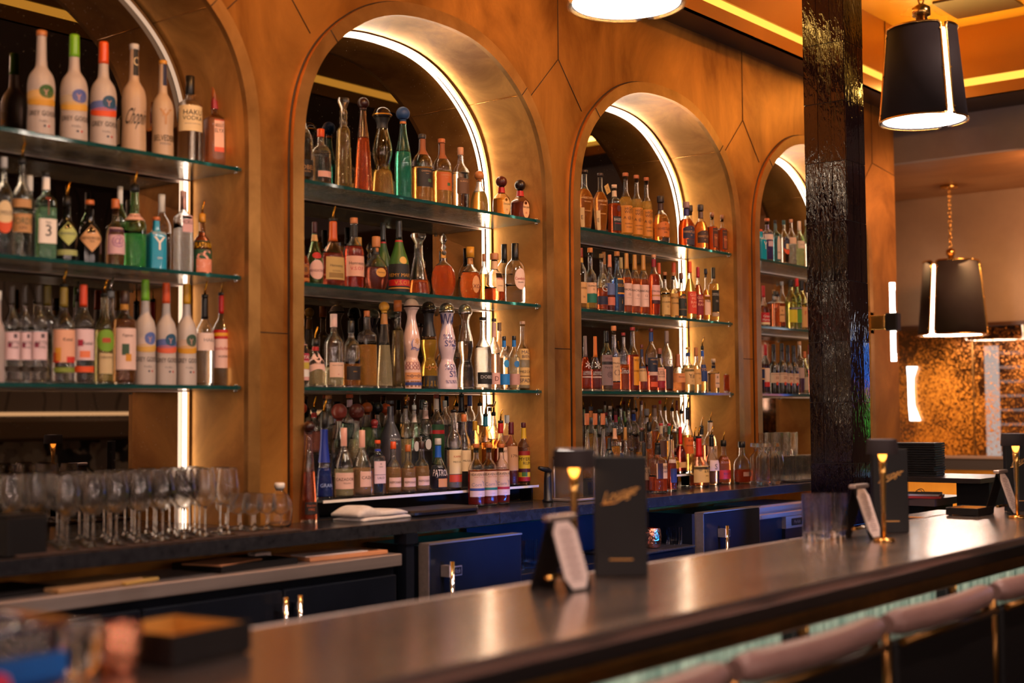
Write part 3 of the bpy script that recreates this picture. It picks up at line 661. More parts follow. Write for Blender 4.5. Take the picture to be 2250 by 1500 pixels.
# papers on the steel counter
def sheet(name, x, y, w_, d_, h, rz, mt, label, cat, z=.9725, group=None):
    mb = MB(); mb.rbox((-w_/2, -d_/2, 0), (w_/2, d_/2, h), .004, mt); o = mb.build(name, None, (x, y, z), rz); tag(o, label, cat, group); return o
sheet('menu_folder', 2.87, 3.44, .33, .23, .020, .06, M_MATBLACK, 'black folder stack on the steel counter under orange paper', 'folder')
sheet('paper_stack', 2.80, 3.42, .22, .15, .004, .25, M_COPPERPAPER, 'orange paper lying on the black folder', 'paper', .993)
sheet('paper_stack', 3.27, 3.42, .34, .20, .014, -.08, M_COPPERPAPER, 'fanned orange and white papers at the right end of steel counter', 'paper')
sheet('paper_stack', 3.22, 3.375, .26, .09, .004, -.12, M_PAPER, 'white sheet on the fanned orange papers', 'paper', .987)
sheet('menu_folder', 2.02, 3.45, .30, .2, .016, .1, M_MATBLACK, 'black folder at the left end of steel counter', 'folder')
sheet('paper_stack', 2.28, 3.40, .30, .17, .014, .1, M_KRAFT, 'kraft brown paper pile at left on the steel counter', 'paper')
sheet('paper_stack', 2.42, 3.36, .14, .08, .010, .2, paint((.60, .36, .10), .5), 'yellow pad beside the kraft paper pile', 'paper')
sheet('card_box', 3.02, 3.50, .07, .04, .03, .0, M_PAPER, 'small white card box behind the black folder', 'box')

# ---------------------------------------------------------------- front bar
ZB = 1.06
t = empty('bar_counter', (3.2, 1.69, 0)); tag(t, 'long pewter topped bar counter with brass edge and teal tile front', 'bar counter')
mb = MB(); ox, oy = 3.2, 1.69
mb.rbox((-3.4-.0, 1.425-oy, ZB-.028), (2.6, 1.965-oy, ZB), .010, M_PEWTER)
mb.rbox((2.602, 1.425-oy, ZB-.028), (6.2, 1.972-oy, ZB), .010, M_PEWTER)
mb.rbox((1.70, 1.9725-oy, ZB-.028), (2.10, 2.09-oy, ZB), .008, M_PEWTER)
mb.build('worktop', t)
mb = MB(); mb.rbox((-3.4, 1.9655-oy, ZB-.026), (1.695, 1.975-oy, ZB+.0015), .004, M_STEEL, axis=0); mb.build('edge_highlight', t)  # thin steel strip put in for the highlight along the far edge
mb = MB(); mb.box((-3.4, 1.44-oy, ZB-.06), (6.2, 1.95-oy, ZB-.0285), M_BLACK); mb.build('underside', t)
mb = MB(); mb.rbox((-3.4, 1.452-oy, ZB-.105), (6.2, 1.49-oy, ZB-.0605), .012, M_DBRASS, axis=0); mb.build('brass_rail', t)
mb = MB(); mb.box((-3.4, 1.50-oy, ZB-.110), (6.2, 1.53-oy, ZB-.0605), M_MATBLACK); mb.build('apron', t)
M_TEAL = noisy('teal_glazed_tile', (.12, .20, .175), (.42, .52, .44), .12, 0, (22, 22, .8), 3, .08, 60, .2, coat=.3)
mb = MB(); mb.box((-3.4, 1.60-oy, 0), (6.2, 1.90-oy, ZB-.0605), M_MATBLACK)
rr_ = random.Random(8)
x = -3.4
while x < 6.15:
    dy = rr_.uniform(0, .003); 
    for z0, z1 in ((ZB-.32, ZB-.062), (ZB-.59, ZB-.323)):
        mb.add([(x+.001, 1.59-oy-dy, z0), (x+.049, 1.59-oy-dy*.4, z0), (x+.049, 1.59-oy-dy*.4, z1), (x+.001, 1.59-oy-dy, z1), (x+.001, 1.6-oy, z0), (x+.049, 1.6-oy, z0), (x+.049, 1.6-oy, z1), (x+.001, 1.6-oy, z1)], [(0,1,2,3),(0,3,7,4),(1,5,6,2),(0,4,5,1),(3,2,6,7)], M_TEAL)
    x += .05
mb.build('tiled_front', t)
for xb in (2.05, 3.07, 4.05, 5.0):
    mb = MB(); mb.box((xb-ox-.045, 1.56-oy, ZB-.24), (xb-ox+.045, 1.588-oy, ZB-.0605), M_MATBLACK)
    mb.tube([(xb-ox+.024*math.cos(a), 1.556-oy, ZB-.13+.026*math.sin(a)) for a in [2*PI*k/14 for k in range(14)]], .005, M_DBRASS, 6, True)
    mb.box((xb-ox-.01, 1.551-oy, ZB-.17), (xb-ox+.01, 1.559-oy, ZB-.09), M_DBRASS); mb.build('hook_plate', t)
# bar stools with padded top rails
def stool(xc, wd, label, yb=1.29):
    t = empty('bar_stool', (xc, yb, 0)); tag(t, label, 'bar stool', 'bar stools along the bar'); h = wd/2
    mb = MB(); n_ = 12
    pts = [(-h+.02+(wd-.04)*k/n_, -.012*math.sin(PI*k/n_)*2, .970) for k in range(n_+1)]
    mb.tube(pts, [.022]+[.030]*(n_-1)+[.022], M_LEATHER, 14); mb.build('top_rail', t)
    mb = MB(); mb.rbox((-h+.03, -.02, .66), (h-.03, .008, .930), .012, M_MATBLACK); mb.build('backrest', t)
    mb = MB()
    for sx in (-1, 1): mb.tube([(sx*(h-.035), .008, .60), (sx*(h-.025), .004, .950)], .011, M_DBRASS, 8)
    mb.tube([(-h+.04, -.030, .930), (h-.04, -.030, .930)], .009, M_DBRASS, 8); mb.build('back_frame', t)
    mb = MB(); mb.rbox((-h+.01, .01, .64), (h-.01, .26, .72), .04, M_LEATHER); mb.build('seat', t)
    for sx, sy in ((-1, .02), (1, .02), (-1, .24), (1, .24)):
        mb = MB(); mb.tube([(sx*(h-.05), sy, .64), (sx*(h-.02), sy+(.02 if sy > .1 else -.02), 0)], .013, M_MATBLACK, 8); mb.build('leg', t)
    mb = MB(); mb.tube([(-h+.03, .0, .25), (h-.03, .0, .25), (h-.03, .26, .25), (-h+.03, .26, .25)], .009, M_DBRASS, 8, True); mb.build('footrest', t)
for xc, lb in ((1.205, 'bar stool nearest the camera, its pink-brown leather rail cut by the frame'), (1.895, 'bar stool second from the camera with tan leather top rail'), (2.585, 'third bar stool with leather top rail, below the standing menu'), (3.275, 'fourth bar stool, its leather rail near the lower right corner'), (3.965, 'farthest bar stool at the right edge of the frame')):
    stool(xc, .68, lb)

# ---------------------------------------------------------------- things on the bar
def table_lamp(x, y, rad, label):
    t = empty('table_lamp', (x, y, ZB)); tag(t, label, 'table lamp', 'cordless brass table lamps on the bar')
    mb = MB(); mb.lathe([(.034, .001), (.034, .008), (.012, .012)], M_BRASS, seg=28); mb.build('base', t)
    mb = MB(); mb.lathe([(.006, .012), (.007, .10), (.010, .20), (.014, .262)], M_BRASS, seg=16); mb.build('stem', t)
    mb = MB(); mb.lathe([(rad, .262), (rad*.93, .305), (rad*.90, .307), (rad*.96, .262)], M_SHADE, seg=40, cap=(0,0)); 
    mb.lathe([(rad*.90, .3055), (.0, .3056)], M_LAMPGLOW, seg=32, cap=(0,0)); mb.box((-.004, -rad*.9, .3058), (.004, rad*.9, .3075), M_SHADE)
    mb.build('shade', t)
    mb = MB(); mb.lathe([(rad*.8, .272), (0, .2721)], emit((1, .50, .18), 9), seg=24, cap=(0,0)); mb.build('diffuser', t)
table_lamp(2.64, 1.93, .053, 'brass stemmed lamp with grey shade on the bar, nearest the camera')
table_lamp(3.922, 1.713, .047, 'brass stemmed lamp beside the middle standing menu and folding card')
table_lamp(5.029, 1.685, .052, 'brass stemmed lamp at the right edge of the photo')
NA = math.atan2(-.62, -.78)
def menu(x, y, wd, ht, rz, label):
    t = empty('menu_board', (x, y, ZB), rz); tag(t, label, 'menu', 'black standing menus on the bar')
    mb = MB(); mb.rbox((-wd/2, -.012, .001), (wd/2, .012, ht), .004, M_MATBLACK); mb.build('cover', t)
    mb = MB(); g = paint((.72, .36, .10), .35, .6)
    put_text(mb, 'Lounge', 0, ht*.68, wd*.26, wd*.62, g, lambda x_, z_: (x_, -.0128, z_+x_*.28), .35)
    mb.tube([(-wd*.36, -.0128, ht*.60), (-wd*.1, -.0128, ht*.615), (wd*.36, -.0128, ht*.74)], .0016, g, 5)
    mb.box((-wd*.22, -.0132, ht*.14), (wd*.22, -.0121, ht*.15), g); mb.build('gold_script', t)
menu(2.735, 1.862, .128, .288, -.93, 'tall black menu with gold script nearest the camera')
menu(4.196, 1.811, .118, .270, -.80, 'black menu with gold script standing beside the middle lamp')
menu(5.377, 1.786, .13, .285, -.75, 'black menu with gold script standing at the right edge')
def tent(x, y, label):
    t = empty('card_stand', (x, y, ZB)); tag(t, label, 'card holder', 'folding card stands on the bar')
    H = .160; sp = .052
    def leg(sgn, name, mt, w0, oct_=False, off=0.):
        mb = MB(); d = Vector((0, sgn*sp, -H)); n_ = Vector((0, H, sgn*sp)).normalized()*(.0022)
        if sgn > 0: nn = n_
        else: nn = Vector((0, -H, sp)).normalized()*(-.0022)*-1
        prof = [(-w0, 0), (w0, 0), (w0, 1), (-w0, 1)] if not oct_ else [(-w0*.55, .06), (w0*.55, .06), (w0, .2), (w0, .82), (w0*.55, .97), (-w0*.55, .97), (-w0, .82), (-w0, .2)]
        P = [Vector((a, 0, H)) + d*b for a, b in prof]; o_ = nn*off
        n = len(P); vs = [p+o_-nn*.5 for p in P]+[p+o_+nn*.5 for p in P]
        mb.add(vs, [tuple(range(n)), tuple(range(n, 2*n))[::-1]]+[(k, (k+1)%n, n+(k+1)%n, n+k) for k in range(n)], mt)
        if oct_:
            g = paint((.25, .10, .09), .6); oo = nn*(off+.58)
            for k in range(20):
                b = .16+.036*k; ww = w0*(.55 if k % 3 else .38)
                mb.add([Vector((-ww, 0, H))+d*b+oo, Vector((ww, 0, H))+d*b+oo, Vector((ww, 0, H))+d*(b+.012)+oo, Vector((-ww, 0, H))+d*(b+.012)+oo], [(0,1,2,3)], g)
        return mb.build(name, t)
    leg(1, 'rear_leg', M_MATBLACK, .046); leg(-1, 'front_leg', M_MATBLACK, .046)
    leg(-1, 'card', M_PAPER, .042, True, 1.2)
    mb = MB(); mb.rbox((-.05, -.010, H-.006), (.05, .012, H+.006), .004, M_STEEL, axis=0); mb.build('clip_bar', t)
    mb = MB(); mb.tube([(-.05, 0, .03), (.05, 0, .03)], .005, M_BRASS, 8); mb.build('brass_spacer', t)
tent(2.455, 1.835, 'folding stand with white octagonal card nearest the camera')
tent(3.992, 1.822, 'folding stand with white octagonal card right of the two tumblers')
tent(5.20, 1.80, 'folding stand with white octagonal card near the right edge')
def tumbler(x, y, z, r, h, label, group=None, ribs=True, mt=None, name='tumbler', icy=0):
    mb = MB(); mt = mt or M_TGLASS; n = 36; vs = []
    rings = ((0.001, r*.96), (h, r), (h, r*.93), (min(.026, h*.25), r*.86))
    for zz, rr in rings:
        for k in range(n):
            q = rr*(1+(.045 if (ribs and k % 2) else 0)); a = 2*PI*k/n; vs.append((q*math.cos(a), q*math.sin(a), zz))
    mb.add(vs, [(q*n+k, q*n+(k+1)%n, (q+1)*n+(k+1)%n, (q+1)*n+k) for q in range(3) for k in range(n)]+[tuple(range(n))[::-1], tuple(range(3*n, 4*n))[::-1]], mt, False)
    o = mb.build(name, None, (x, y, z)); tag(o, label, 'glass', group); return o
tumbler(3.80, 1.875, ZB, .041, .145, 'ribbed glass tumbler in front of the tiled column, left of its twin')
tumbler(3.925, 1.875, ZB, .039, .140, 'ribbed glass tumbler just left of the folding card stand')
def tray(x, y, sx, sy, h, rz, label, inner=M_BRASSIN):
    t = empty('napkin_tray', (x, y, ZB), rz); tag(t, label, 'tray', 'black trays on the bar')
    mb = MB(); c_ = .004
    mb.box((-sx, -sy, .004), (sx, -sy+c_, h), M_MATBLACK); mb.box((-sx, sy-c_, .004), (sx, sy, h), M_MATBLACK); mb.box((-sx, -sy+c_, .004), (-sx+c_, sy-c_, h), M_MATBLACK); mb.box((sx-c_, -sy+c_, .004), (sx, sy-c_, h), M_MATBLACK); mb.box((-sx+c_, -sy+c_, .004), (sx-c_, sy-c_, .010), M_MATBLACK)
    for a, b in ((-1,-1),(1,-1),(-1,1),(1,1)): mb.box((a*(sx-.012)-.006, b*(sy-.012)-.006, .0005), (a*(sx-.012)+.006, b*(sy-.012)+.006, .0038), M_MATBLACK)
    mb.build('box', t)
    mb = MB(); e = .0045
    mb.box((-sx+e, -sy+e, .011), (sx-e, -sy+e+.002, h-.002), inner); mb.box((-sx+e, sy-e-.002, .011), (sx-e, sy-e, h-.002), inner); mb.box((-sx+e, -sy+e, .011), (-sx+e+.002, sy-e, h-.002), inner); mb.box((sx-e-.002, -sy+e, .011), (sx-e, sy-e, h-.002), inner)
    mb.box((-sx+.007, -sy+.007, .011), (sx-.007, sy-.007, .020), inner); mb.build('brass_lining', t)
tray(1.41, 1.845, .088, .088, .052, .12, 'black box tray lined with brass on the near left of the bar')
tray(5.10, 1.885, .085, .06, .030, .0, 'low black tray with brass lining near the right edge')
# condiment caddy and mug at the near left corner
t = empty('condiment_caddy', (1.075, 1.88, ZB), .1); tag(t, 'clear and blue condiment caddy with chrome rim at lower left corner', 'caddy')
mb = MB(); mb.box((-.10, -.08, .002), (.10, .08, .012), paint((.02, .12, .5), .2)); mb.box((-.02, -.09, .012), (.10, -.075, .045), paint((.02, .16, .6), .2)); mb.build('base', t)
mb = MB(); mb.rbox((-.095, -.07, .0125), (.095, .07, .085), .012, thin_glass((.9, .93, .96), .8, .02, .15)); mb.build('clear_bin', t)
mb = MB(); mb.tube([(-.105, -.08, .088), (.105, -.08, .088), (.105, .08, .088), (-.105, .08, .088)], .007, M_CHROME, 8, True); mb.build('rim', t)
mb = MB(); mb.lathe([(.012, 0), (.018, .014), (.014, .03), (.004, .036)], paint((.85, .02, .10), .3), seg=16); tag(mb.build('cherry', None, (1.045, 1.755, ZB+.001)), 'bright pink cherry by the clear caddy', 'fruit')
mb = MB(); mb.tube([(0, 0, .004), (.08, .02, .006)], .004, M_CHROME, 8); mb.lathe([(.013, 0), (.015, .005)], M_CHROME, (.09, .022, .002), 12); tag(mb.build('bar_spoon', None, (1.06, 1.725, ZB)), 'small chrome spoon lying beside the pink cherry', 'spoon')
mb = MB(); pr = chaikin([(.024, .001), (.034, .02), (.036, .05), (.033, .075)], 1); mb.lathe(pr, M_COPPER, seg=24, cap=(1,0)); mb.lathe([(r_-.002, z_) for r_, z_ in pr], M_COPPER, seg=24, cap=(1,0)); 
tag(mb.build('copper_cup', None, (1.275, 1.80, ZB)), 'small copper cup left of the brass lined tray', 'cup')
mb = MB(); mb.lathe([(.020, .001), (.030, .02), (.032, .08)], M_TGLASS, seg=24, cap=(1,0)); mb.tube([(.032*math.cos(2*PI*k/20), .032*math.sin(2*PI*k/20), .08) for k in range(20)], .0016, M_CHROME, 6, True)
tag(mb.build('shot_glass', None, (1.215, 1.815, ZB)), 'small clear glass between the caddy and the copper cup', 'glass')

# ---------------------------------------------------------------- pendant lamps
def pendant(x, y, zb, dia, zc, label, slits, canopy=False):
    t = empty('pendant_lamp', (x, y, zb)); tag(t, label, 'pendant lamp', 'black pendant lamps with brass piping'); R0 = dia/2; R1 = R0*.80; H = dia*1.10
    n_ = len(slits)
    for i in range(n_):
        a0 = math.radians(slits[i])+.085; a1 = math.radians(slits[(i+1) % n_]+(360 if i == n_-1 else 0))-.085
        mb = MB(); ns = 20; vs = []
        for ri, (rr, zz) in enumerate(((R0, 0), (R1, H), (R1-.006, H), (R0-.006, 0))):
            for k in range(ns+1):
                a = a0+(a1-a0)*k/ns; vs.append((rr*math.cos(a), rr*math.sin(a), zz))
        fs = []
        for q in range(4):
            for k in range(ns): fs.append((q*(ns+1)+k, q*(ns+1)+k+1, ((q+1)%4)*(ns+1)+k+1, ((q+1)%4)*(ns+1)+k))
        fs += [(0, ns+1, 2*(ns+1), 3*(ns+1)), (ns, 3*(ns+1)+ns, 2*(ns+1)+ns, (ns+1)+ns)]
        mb.add(vs, fs, M_SHADE, True); pan = mb.build('shade_panel', t)
        mb = MB(); P = []; c_ = .07
        def pt(a, f): rr = R0+(R1-R0)*f+.001; return (rr*math.cos(a), rr*math.sin(a), H*f)
        loop = [(a0+(a1-a0)*k/ns, 0) for k in range(1, ns)]+[(a1-.01, .02), (a1, .06), (a1, .94), (a1-.01, .98)]+[(a0+(a1-a0)*k/ns, 1) for k in range(ns-1, 0, -1)]+[(a0+.01, .98), (a0, .94), (a0, .06), (a0+.01, .02)]
        mb.tube([pt(a, f) for a, f in loop], dia*.013, M_BRASS, 8, True)
        for a in (a0+.03, a1-.03):
            for f in (.08, .5, .92):
                p = pt(a, f); mb.tube([(p[0]*.99, p[1]*.99, p[2]), (p[0]*1.03, p[1]*1.03, p[2])], dia*.012, M_BRASS, 8)
        mb.build('brass_piping', pan)
    mb = MB(); mb.lathe([(.001, .0058), (R0*.93, .006)], emit((1, .82, .68), 48), seg=40, cap=(0, 0)); mb.lathe([(R0*.93, .0062), (R1*.92, H*.93)], M_LAMPGLOW, seg=40, cap=(0, 0)); mb.build('diffuser', t)
    mb = MB(); mb.lathe([(R1*.9, H*.95), (R1*.9, H*.96), (.02, H*.97)], M_DBRASS, seg=32); mb.lathe([(.022, H*.97), (.022, H+.05), (.034, H+.055), (.034, H+.085), (.012, H+.10)], M_BRASS, seg=16); mb.build('stem', t)
    mb = MB(); z = H+.10; k = 0; L_ = zc-zb; r_ = .018
    while z < L_-.01:
        ring = []
        for q in range(10):
            a = 2*PI*q/10; u_, v_ = r_*.55*math.cos(a), r_*1.1*math.sin(a)
            ring.append((u_, 0, z+r_+v_) if k % 2 else (0, u_, z+r_+v_))
        mb.tube(ring, .0035, M_BRASS, 5, True); z += r_*1.75; k += 1
    mb.build('chain', t)
    mb = MB(); mb.lathe([(.02, L_-.03), (.065, L_-.02), (.065, L_-.001)], M_BRASS, seg=28); mb.build('canopy', t)
d2 = .32
pendant(3.16, 2.11, 2.60, d2, ZU, 'pendant lamp glowing white at the top edge, mostly cut by the frame', [134, 254, 374])
pendant(4.97, 1.975, 2.545, d2, ZU, 'black pendant lamp with brass piping right of the tiled column', [118, 238, 352])
M_SHADE.node_tree.nodes['Principled BSDF'].inputs['Specular IOR Level'].default_value = .2
pc = atz(2085, 408, 3.14); pb = onX(2095, 742, pc.x)
pendant(pc.x, pc.y, pb.z+.02, .50, 3.14, 'farther black pendant lamp hanging in the recess at right', [45, 165, 285])

# ---------------------------------------------------------------- wall sconce
p = at(1965, 708, 3.43); sx = p.x; zc = 2.006
t = empty('wall_sconce', (sx, 3.598, zc)); tag(t, 'brass wall sconce with two glowing vertical tubes on the far bronze pier', 'wall lamp')
mb = MB(); mb.rbox((-.05, -.02, -.07), (.05, 0, .07), .008, M_BRASS); mb.rbox((-.03, -.12, -.045), (.03, -.021, .045), .006, M_BRASS); mb.build('bracket', t)
mb = MB(); mb.rbox((-.034, -.20, -.055), (.034, -.121, .055), .012, M_MATBLACK); mb.build('holder', t)
for z0, z1 in ((.056, .245), (-.245, -.056)):
    mb = MB(); mb.tube([(0, -.16, z0), (0, -.16, z1)], .018, M_SCONCE, 16); mb.box((-.003, -.181, z0+.01 if z0 > 0 else z0+.05), (.003, -.177, z1-.05 if z0 > 0 else z1-.01), M_MATBLACK); mb.build('glass_tube', t)

# ---------------------------------------------------------------- host stand behind the bar end
t = empty('host_stand', (6.75, 2.60, 0)); tag(t, 'dark service stand with overhanging top behind the end of the bar', 'stand')
mb = MB(); mb.box((-.30, -.27, 1.105), (.20, .26, 1.128), paint((.03, .02, .018), .3)); mb.build('worktop', t)
mb = MB(); mb.box((-.16, -.26, .05), (.18, -.10, 1.104), M_MATBLACK); mb.build('cabinet', t)
mb = MB(); mb.box((-.20, .05, .05), (.18, .24, .985), M_MATBLACK); mb.box((-.24, -.02, .985), (.18, .25, 1.02), paint((.12, .07, .06), .4)); mb.build('drawer_unit', t)
mb = MB(); mb.rbox((-.12, -.13, 0), (.12, .13, .012), .004, paint((.6, .03, .02), .5)); mb.rbox((-.115, -.12, .0122), (.115, .12, .022), .004, M_PAPER)
for k in (-.05, .05): mb.tube([(k+.0, -.02+.018*math.cos(a), .022+.018*abs(math.sin(a))) for a in [PI*q/8 for q in range(9)]], .0018, M_CHROME, 5)
tag(mb.build('ring_binder', None, (6.62, 2.72, 1.0205), .3), 'open red ring binder with white pages on the stand drawer', 'binder')
rk = random.Random(2)
for k in range(14):
    mb = MB(); mb.rbox((-.09, -.12, 0), (.09, .12, .0105), .003, M_MATBLACK); o = mb.build('menu_cover', None, (6.66, 2.73, 1.1285+k*.0118), .1+rk.uniform(-.05, .05))
    tag(o, 'black menu cover, %s from the bottom of the tall stack on the service stand' % ['first', 'second', 'third', 'fourth', 'fifth', 'sixth', 'seventh', 'eighth', 'ninth', 'tenth', 'eleventh', 'twelfth', 'thirteenth', 'topmost'][k], 'menu', 'stacked menu covers on the service stand')

# ---------------------------------------------------------------- glass shelves
ZS = [2.298, 1.927, 1.554]
NCH = ['left niche', 'second niche', 'third niche', 'far niche']; SHN = ['top shelf', 'middle shelf', 'lower shelf']
for i, c in enumerate(CEN):
    for j, z in enumerate(ZS):
        t = empty('glass_shelf', (c, YW+.005, z)); tag(t, 'teal edged glass %s of the %s' % (SHN[j], NCH[i]), 'shelf', 'glass shelves in the niches')
        mb = MB(); hw = .7; x0, x1, y0, y1, z0, z1 = -hw, hw, 0, .275, -.012, 0
        V = [(x0,y0,z0),(x1,y0,z0),(x1,y1,z0),(x0,y1,z0),(x0,y0,z1),(x1,y0,z1),(x1,y1,z1),(x0,y1,z1)]
        mb.add(V, [(0,3,2,1),(4,5,6,7)], M_SHELF); mb.add(V, [(0,1,5,4),(1,2,6,5),(3,0,4,7)], M_SHELFEDGE); mb.build('pane', t)
        mb = MB(); mb.rbox((-hw, .2755, -.016), (hw, .286, .004), .003, M_STEEL, axis=0); mb.build('rear_rail', t)
        for sx in (-1, 1):
            mb = MB(); mb.tube([(sx*.690, .012, -.02), (sx*.690, .012, -.0125)], .008, M_CHROME, 10); mb.tube([(sx*.690, .012, .0003), (sx*.690, .012, .006)], .008, M_CHROME, 10); mb.build('clip', t)
# display steps behind the counter
for i, (x0, x1) in enumerate(((0, 0), (3.42, 4.69), (5.10, 6.02), (0, 0))):
    if x1 == x0: continue
    c = (x0+x1)/2; h = (x1-x0)/2
    t = empty('bottle_riser', (c, 3.62, ZCT)); tag(t, 'stepped dark bottle riser with white front edge in the %s' % NCH[i], 'riser')
    for k, (y0, y1, z) in enumerate(((0.0, .095, .066), (.0955, .185, .145), (.1855, .262, .225)) if i == 1 else ((0, .118, .066), (.1185, .262, .145))):
        mb = MB(); mb.box((-h, y0, z-.008 if k == 0 else .002), (h, y1, z-.001), M_MATBLACK)
        if k == 0: mb.box((-h, y0-.003, z-.010), (h, y0-.0002, z), paint('white', .4))
        mb.build('step', t)
    for xx in (-h, h-.01): MB().box((xx, .03, .0005), (xx+.01, .094, .0575), M_MATBLACK).build('foot', t)

# ---------------------------------------------------------------- bottles
PF = {
 'std': ([(.90,0),(1,.012),(1,.56),(.94,.63),(.70,.69),(.42,.735),(.33,.775),(.31,.93)], .93),
 'tallstd': ([(.92,0),(1,.012),(1,.50),(.94,.57),(.66,.64),(.44,.68),(.36,.72),(.34,.94)], .94),
 'goose': ([(.94,0),(1,.012),(.99,.2),(.94,.30),(1,.45),(1,.52),(.86,.60),(.52,.655),(.38,.69),(.33,.97)], .97),
 'wine': ([(.94,0),(1,.012),(1,.58),(.86,.66),(.52,.72),(.38,.77),(.35,.97)], .97),
 'cone': ([(1,0),(.98,.02),(.82,.28),(.62,.52),(.42,.72),(.31,.86),(.31,.885)], .885),
 'prism': ([(1,0),(.98,.02),(.86,.35),(.74,.62),(.72,.66),(.42,.70),(.40,.72),(.48,.74),(.38,.765),(.48,.79),(.38,.815),(.48,.84),(.40,.87)], .87),
 'clase': ([(.97,0),(1,.04),(.92,.16),(.84,.27),(.58,.335),(.62,.37),(.82,.46),(.86,.52),(.78,.60),(.52,.72),(.40,.80),(.52,.845),(.68,.88)], .88),
 'julio': ([(.92,0),(1,.02),(1,.40),(.95,.47),(.62,.55),(.36,.60),(.32,.74)], .74),
 'patron': ([(.94,0),(1,.04),(.98,.28),(.82,.45),(.50,.57),(.32,.64),(.30,.78)], .78),
 'disk': ([(.55,0),(.72,.04),(.92,.16),(1,.30),(.92,.44),(.70,.56),(.40,.62),(.26,.66),(.24,.80)], .80),
 'slope': ([(.94,0),(1,.02),(1,.42),(.92,.50),(.62,.61),(.36,.69),(.31,.74),(.29,.92)], .92),
 'remy': ([(.94,0),(1,.02),(1,.36),(.86,.48),(.56,.60),(.34,.72),(.27,.80),(.26,.96)], .96),
 'decanter': ([(1,0),(.98,.03),(.90,.16),(.62,.42),(.46,.58),(.38,.64),(.36,.82)], .82),
 'bell': ([(.94,0),(1,.02),(1,.36),(.90,.46),(.58,.56),(.32,.63),(.28,.70),(.26,.90)], .90),
 'jug': ([(.90,0),(1,.03),(1,.42),(.90,.54),(.60,.62),(.34,.66),(.32,.86)], .86),
 'block': ([(.96,0),(1,.01),(1,.60),(.94,.63),(.36,.67),(.30,.70),(.30,.88)], .88),
 'bulb': ([(.90,0),(1,.02),(1,.50),(.92,.57),(.55,.63),(.36,.66),(.40,.74),(.34,.84),(.32,.92)], .92),
 'angel': ([(.62,0),(.70,.02),(.86,.25),(1,.50),(.94,.57),(.62,.65),(.36,.70),(.32,.75),(.31,.93)], .93),
 'square': ([(.96,0),(1,.012),(1,.66),(.90,.70),(.48,.735),(.34,.76),(.32,.93)], .93),
}
PFS = {k: (chaikin(v[0], 1 if k in ('prism', 'block') else 2), v[1]) for k, v in PF.items()}
def pr_r(pr, z):
    for (r0, z0), (r1, z1) in zip(pr, pr[1:]):
        if z0 <= z <= z1 and z1 > z0: return r0+(r1-r0)*(z-z0)/(z1-z0)
    return pr[-1][0]
